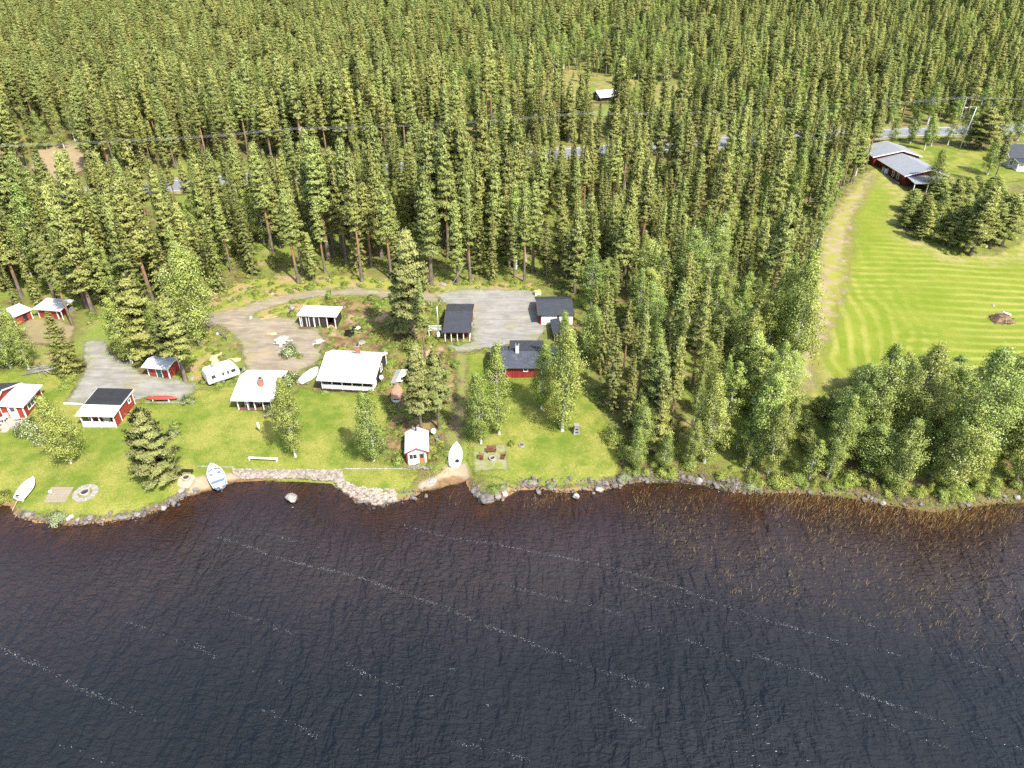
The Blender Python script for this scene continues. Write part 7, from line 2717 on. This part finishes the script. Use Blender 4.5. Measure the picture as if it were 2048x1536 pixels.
def reed_points():
    out = []
    # dense fringe
    for _ in range(5200):
        x = rng.uniform(1455, 2120)
        ys = np.interp(x, [p[0] for p in SHORE_PX], [p[1] for p in SHORE_PX])
        dens = np.interp(x, [1455, 1560, 1640, 1760, 1870, 1960, 2120], [0.15, 0.6, 1, 0.9, 1, 0.8, 0.7])
        if rng.random() > dens:
            continue
        y = ys + abs(rng.normal()) * np.interp(x, [1455, 1640, 1760, 1900, 2120], [12, 38, 34, 22, 34]) - 4
        out.append((x, y, rng.uniform(0.3, 0.75)))
    # thin outer reeds in clumps
    for _ in range(900):
        cx = rng.uniform(1265, 2090)
        lo = np.interp(cx, [1265, 1400, 1600, 2090], [980, 1000, 1030, 1040])
        hi = np.interp(cx, [1265, 1400, 1500, 1700, 1900, 2090], [1030, 1140, 1215, 1230, 1290, 1330])
        cy = lo + (hi - lo) * rng.random()
        for _ in range(rng.integers(1, 6)):
            out.append((cx + rng.normal() * 9, cy + rng.normal() * 6, rng.uniform(0.25, 0.6)))
    for cx, cy, n in ((1080, 1000, 60), (1120, 995, 60), (1270, 978, 12), (1402, 1000, 25), (1455, 985, 26), (1070, 1010, 40), (910, 1000, 14)):
        for _ in range(n):
            out.append((cx + rng.normal() * 14, cy + rng.normal() * 7, rng.uniform(0.25, 0.6)))
    return np.array(out)


R_ = reed_points()
W_ = np.array([at0(x, y, 0.0) for x, y, _ in R_])
W_[:, 2] = -0.1
blades('reeds', W_, R_[:, 2] + 0.1, 0.011, REEDM, 'dry straw coloured reeds standing in the shallow water', 0.22)

G_ = []
for _ in range(14000):
    x = rng.uniform(1235, 2120)
    ys = np.interp(x, [p[0] for p in SHORE_PX], [p[1] for p in SHORE_PX])
    G_.append(at0(x, ys - rng.random() ** 1.3 * 34 - 3, 0.6)[:2])
for _ in range(2600):
    x, y = [(rng.uniform(935, 1240), rng.uniform(955, 985)), (rng.uniform(800, 900), rng.uniform(935, 960)), (rng.uniform(780, 905), rng.uniform(840, 930))][int(rng.integers(0, 3))]
    G_.append(at0(x, y, 0.8)[:2])
G_ = np.array(G_)
sd_ = shore_d(G_)
G_ = G_[sd_ > 0.35]
blades('grass', np.column_stack([G_, hz(G_[:, 0], G_[:, 1])]), rng.uniform(0.18, 0.5, len(G_)), 0.02, GRASSM, 'tall straw and green grass on the shore bank', 0.4, 8)


def undergrowth():
    """knee high berry scrub and saplings under the trees: one object, points that carry bush copies"""
    X = rng.uniform(-75, 95, 9000)
    Y = rng.uniform(72, 185, 9000)
    Z = hz(X, Y)
    px, py, dep = proj(X, Y, Z)
    A = np.column_stack([X, Y])
    ok = (px > -60) & (px < 2120) & (shore_d(A) > 2.0)
    for k, poly in enumerate(KEEP):
        if k in (9, 14):
            continue
        ok &= ~inside(A, poly)
    ok &= seg_dist(A, np.array(ROAD)) > 5
    heath = inside(A, KEEP[9])
    X2 = rng.uniform(-25, 0, 420)
    Y2 = rng.uniform(70, 118, 420)
    A2 = np.column_stack([X2, Y2])
    hk = inside(A2, np.array([P(*p)[:2] for p in Z_HEATH])) & ~inside(A2, np.array([P(*p)[:2] for p in Z_TRACK]))
    PROTO['undergrowth'] = [PROTO['bush'][0], PROTO['bush'][1], PROTO['bush'][2]]
    B = np.concatenate([A[ok], A2[hk]])
    n = len(B)
    w_ = rng.uniform(0.25, 0.75, n)
    forest_stuff_u(np.column_stack([B, hz(B[:, 0], B[:, 1])]), w_, w_ * rng.uniform(0.3, 0.8, n), rng.random(n) * 6.28, rng.integers(0, 3, n))


def forest_stuff_u(A, wide, sc, rz, var):
    global PROTO
    before = set(bpy.data.objects.keys())
    forest_stuff('bush', A, wide, sc, rz, var)
    o = [bpy.data.objects[k] for k in bpy.data.objects.keys() if k not in before and bpy.data.objects[k].get('kind') == 'stuff'][0]
    o.name = 'undergrowth'
    o['label'] = 'knee high green scrub growing under and between the trees'


undergrowth()

# ------------------------------------------------------------------ light and render
SUN_EL, SUN_DX, SUN_DY = math.radians(51), 0.62, -0.78        # the sun stands high behind the camera, to the right
w = bpy.data.worlds.new('World')
SC.world = w
w.use_nodes = True
nt = w.node_tree
bg = nt.nodes['Background']
sky = nt.nodes.new('ShaderNodeTexSky')
sky.sky_type = 'NISHITA'
sky.sun_disc = False
sky.sun_elevation = SUN_EL
sky.sun_rotation = math.atan2(SUN_DX, SUN_DY)
sky.air_density = 1.0
sky.dust_density = 2.0
nt.links.new(sky.outputs[0], bg.inputs[0])
bg.inputs[1].default_value = 0.15
sl = bpy.data.lights.new('sun', 'SUN')
sl.energy = 3.9
sl.angle = math.radians(0.53)
sl.color = (1.0, 0.955, 0.875)
so = bpy.data.objects.new('sun', sl)
COL.objects.link(so)
d = Vector((SUN_DX, SUN_DY, math.tan(SUN_EL) * math.hypot(SUN_DX, SUN_DY)))
so.rotation_euler = d.to_track_quat('Z', 'Y').to_euler()
so.location = (40, -40, 90)

vs = SC.view_settings
SC.display_settings.display_device = 'sRGB'
vs.view_transform = 'Standard'
vs.look = 'None'
vs.gamma = 1.0
vs.exposure = 1.1
SC.cycles.max_bounces = 6
SC.cycles.diffuse_bounces = 3
SC.cycles.glossy_bounces = 2
SC.cycles.transmission_bounces = 3
SC.cycles.transparent_max_bounces = 12
SC.cycles.caustics_reflective = False
SC.cycles.caustics_refractive = False
SC.cycles.use_denoising = False
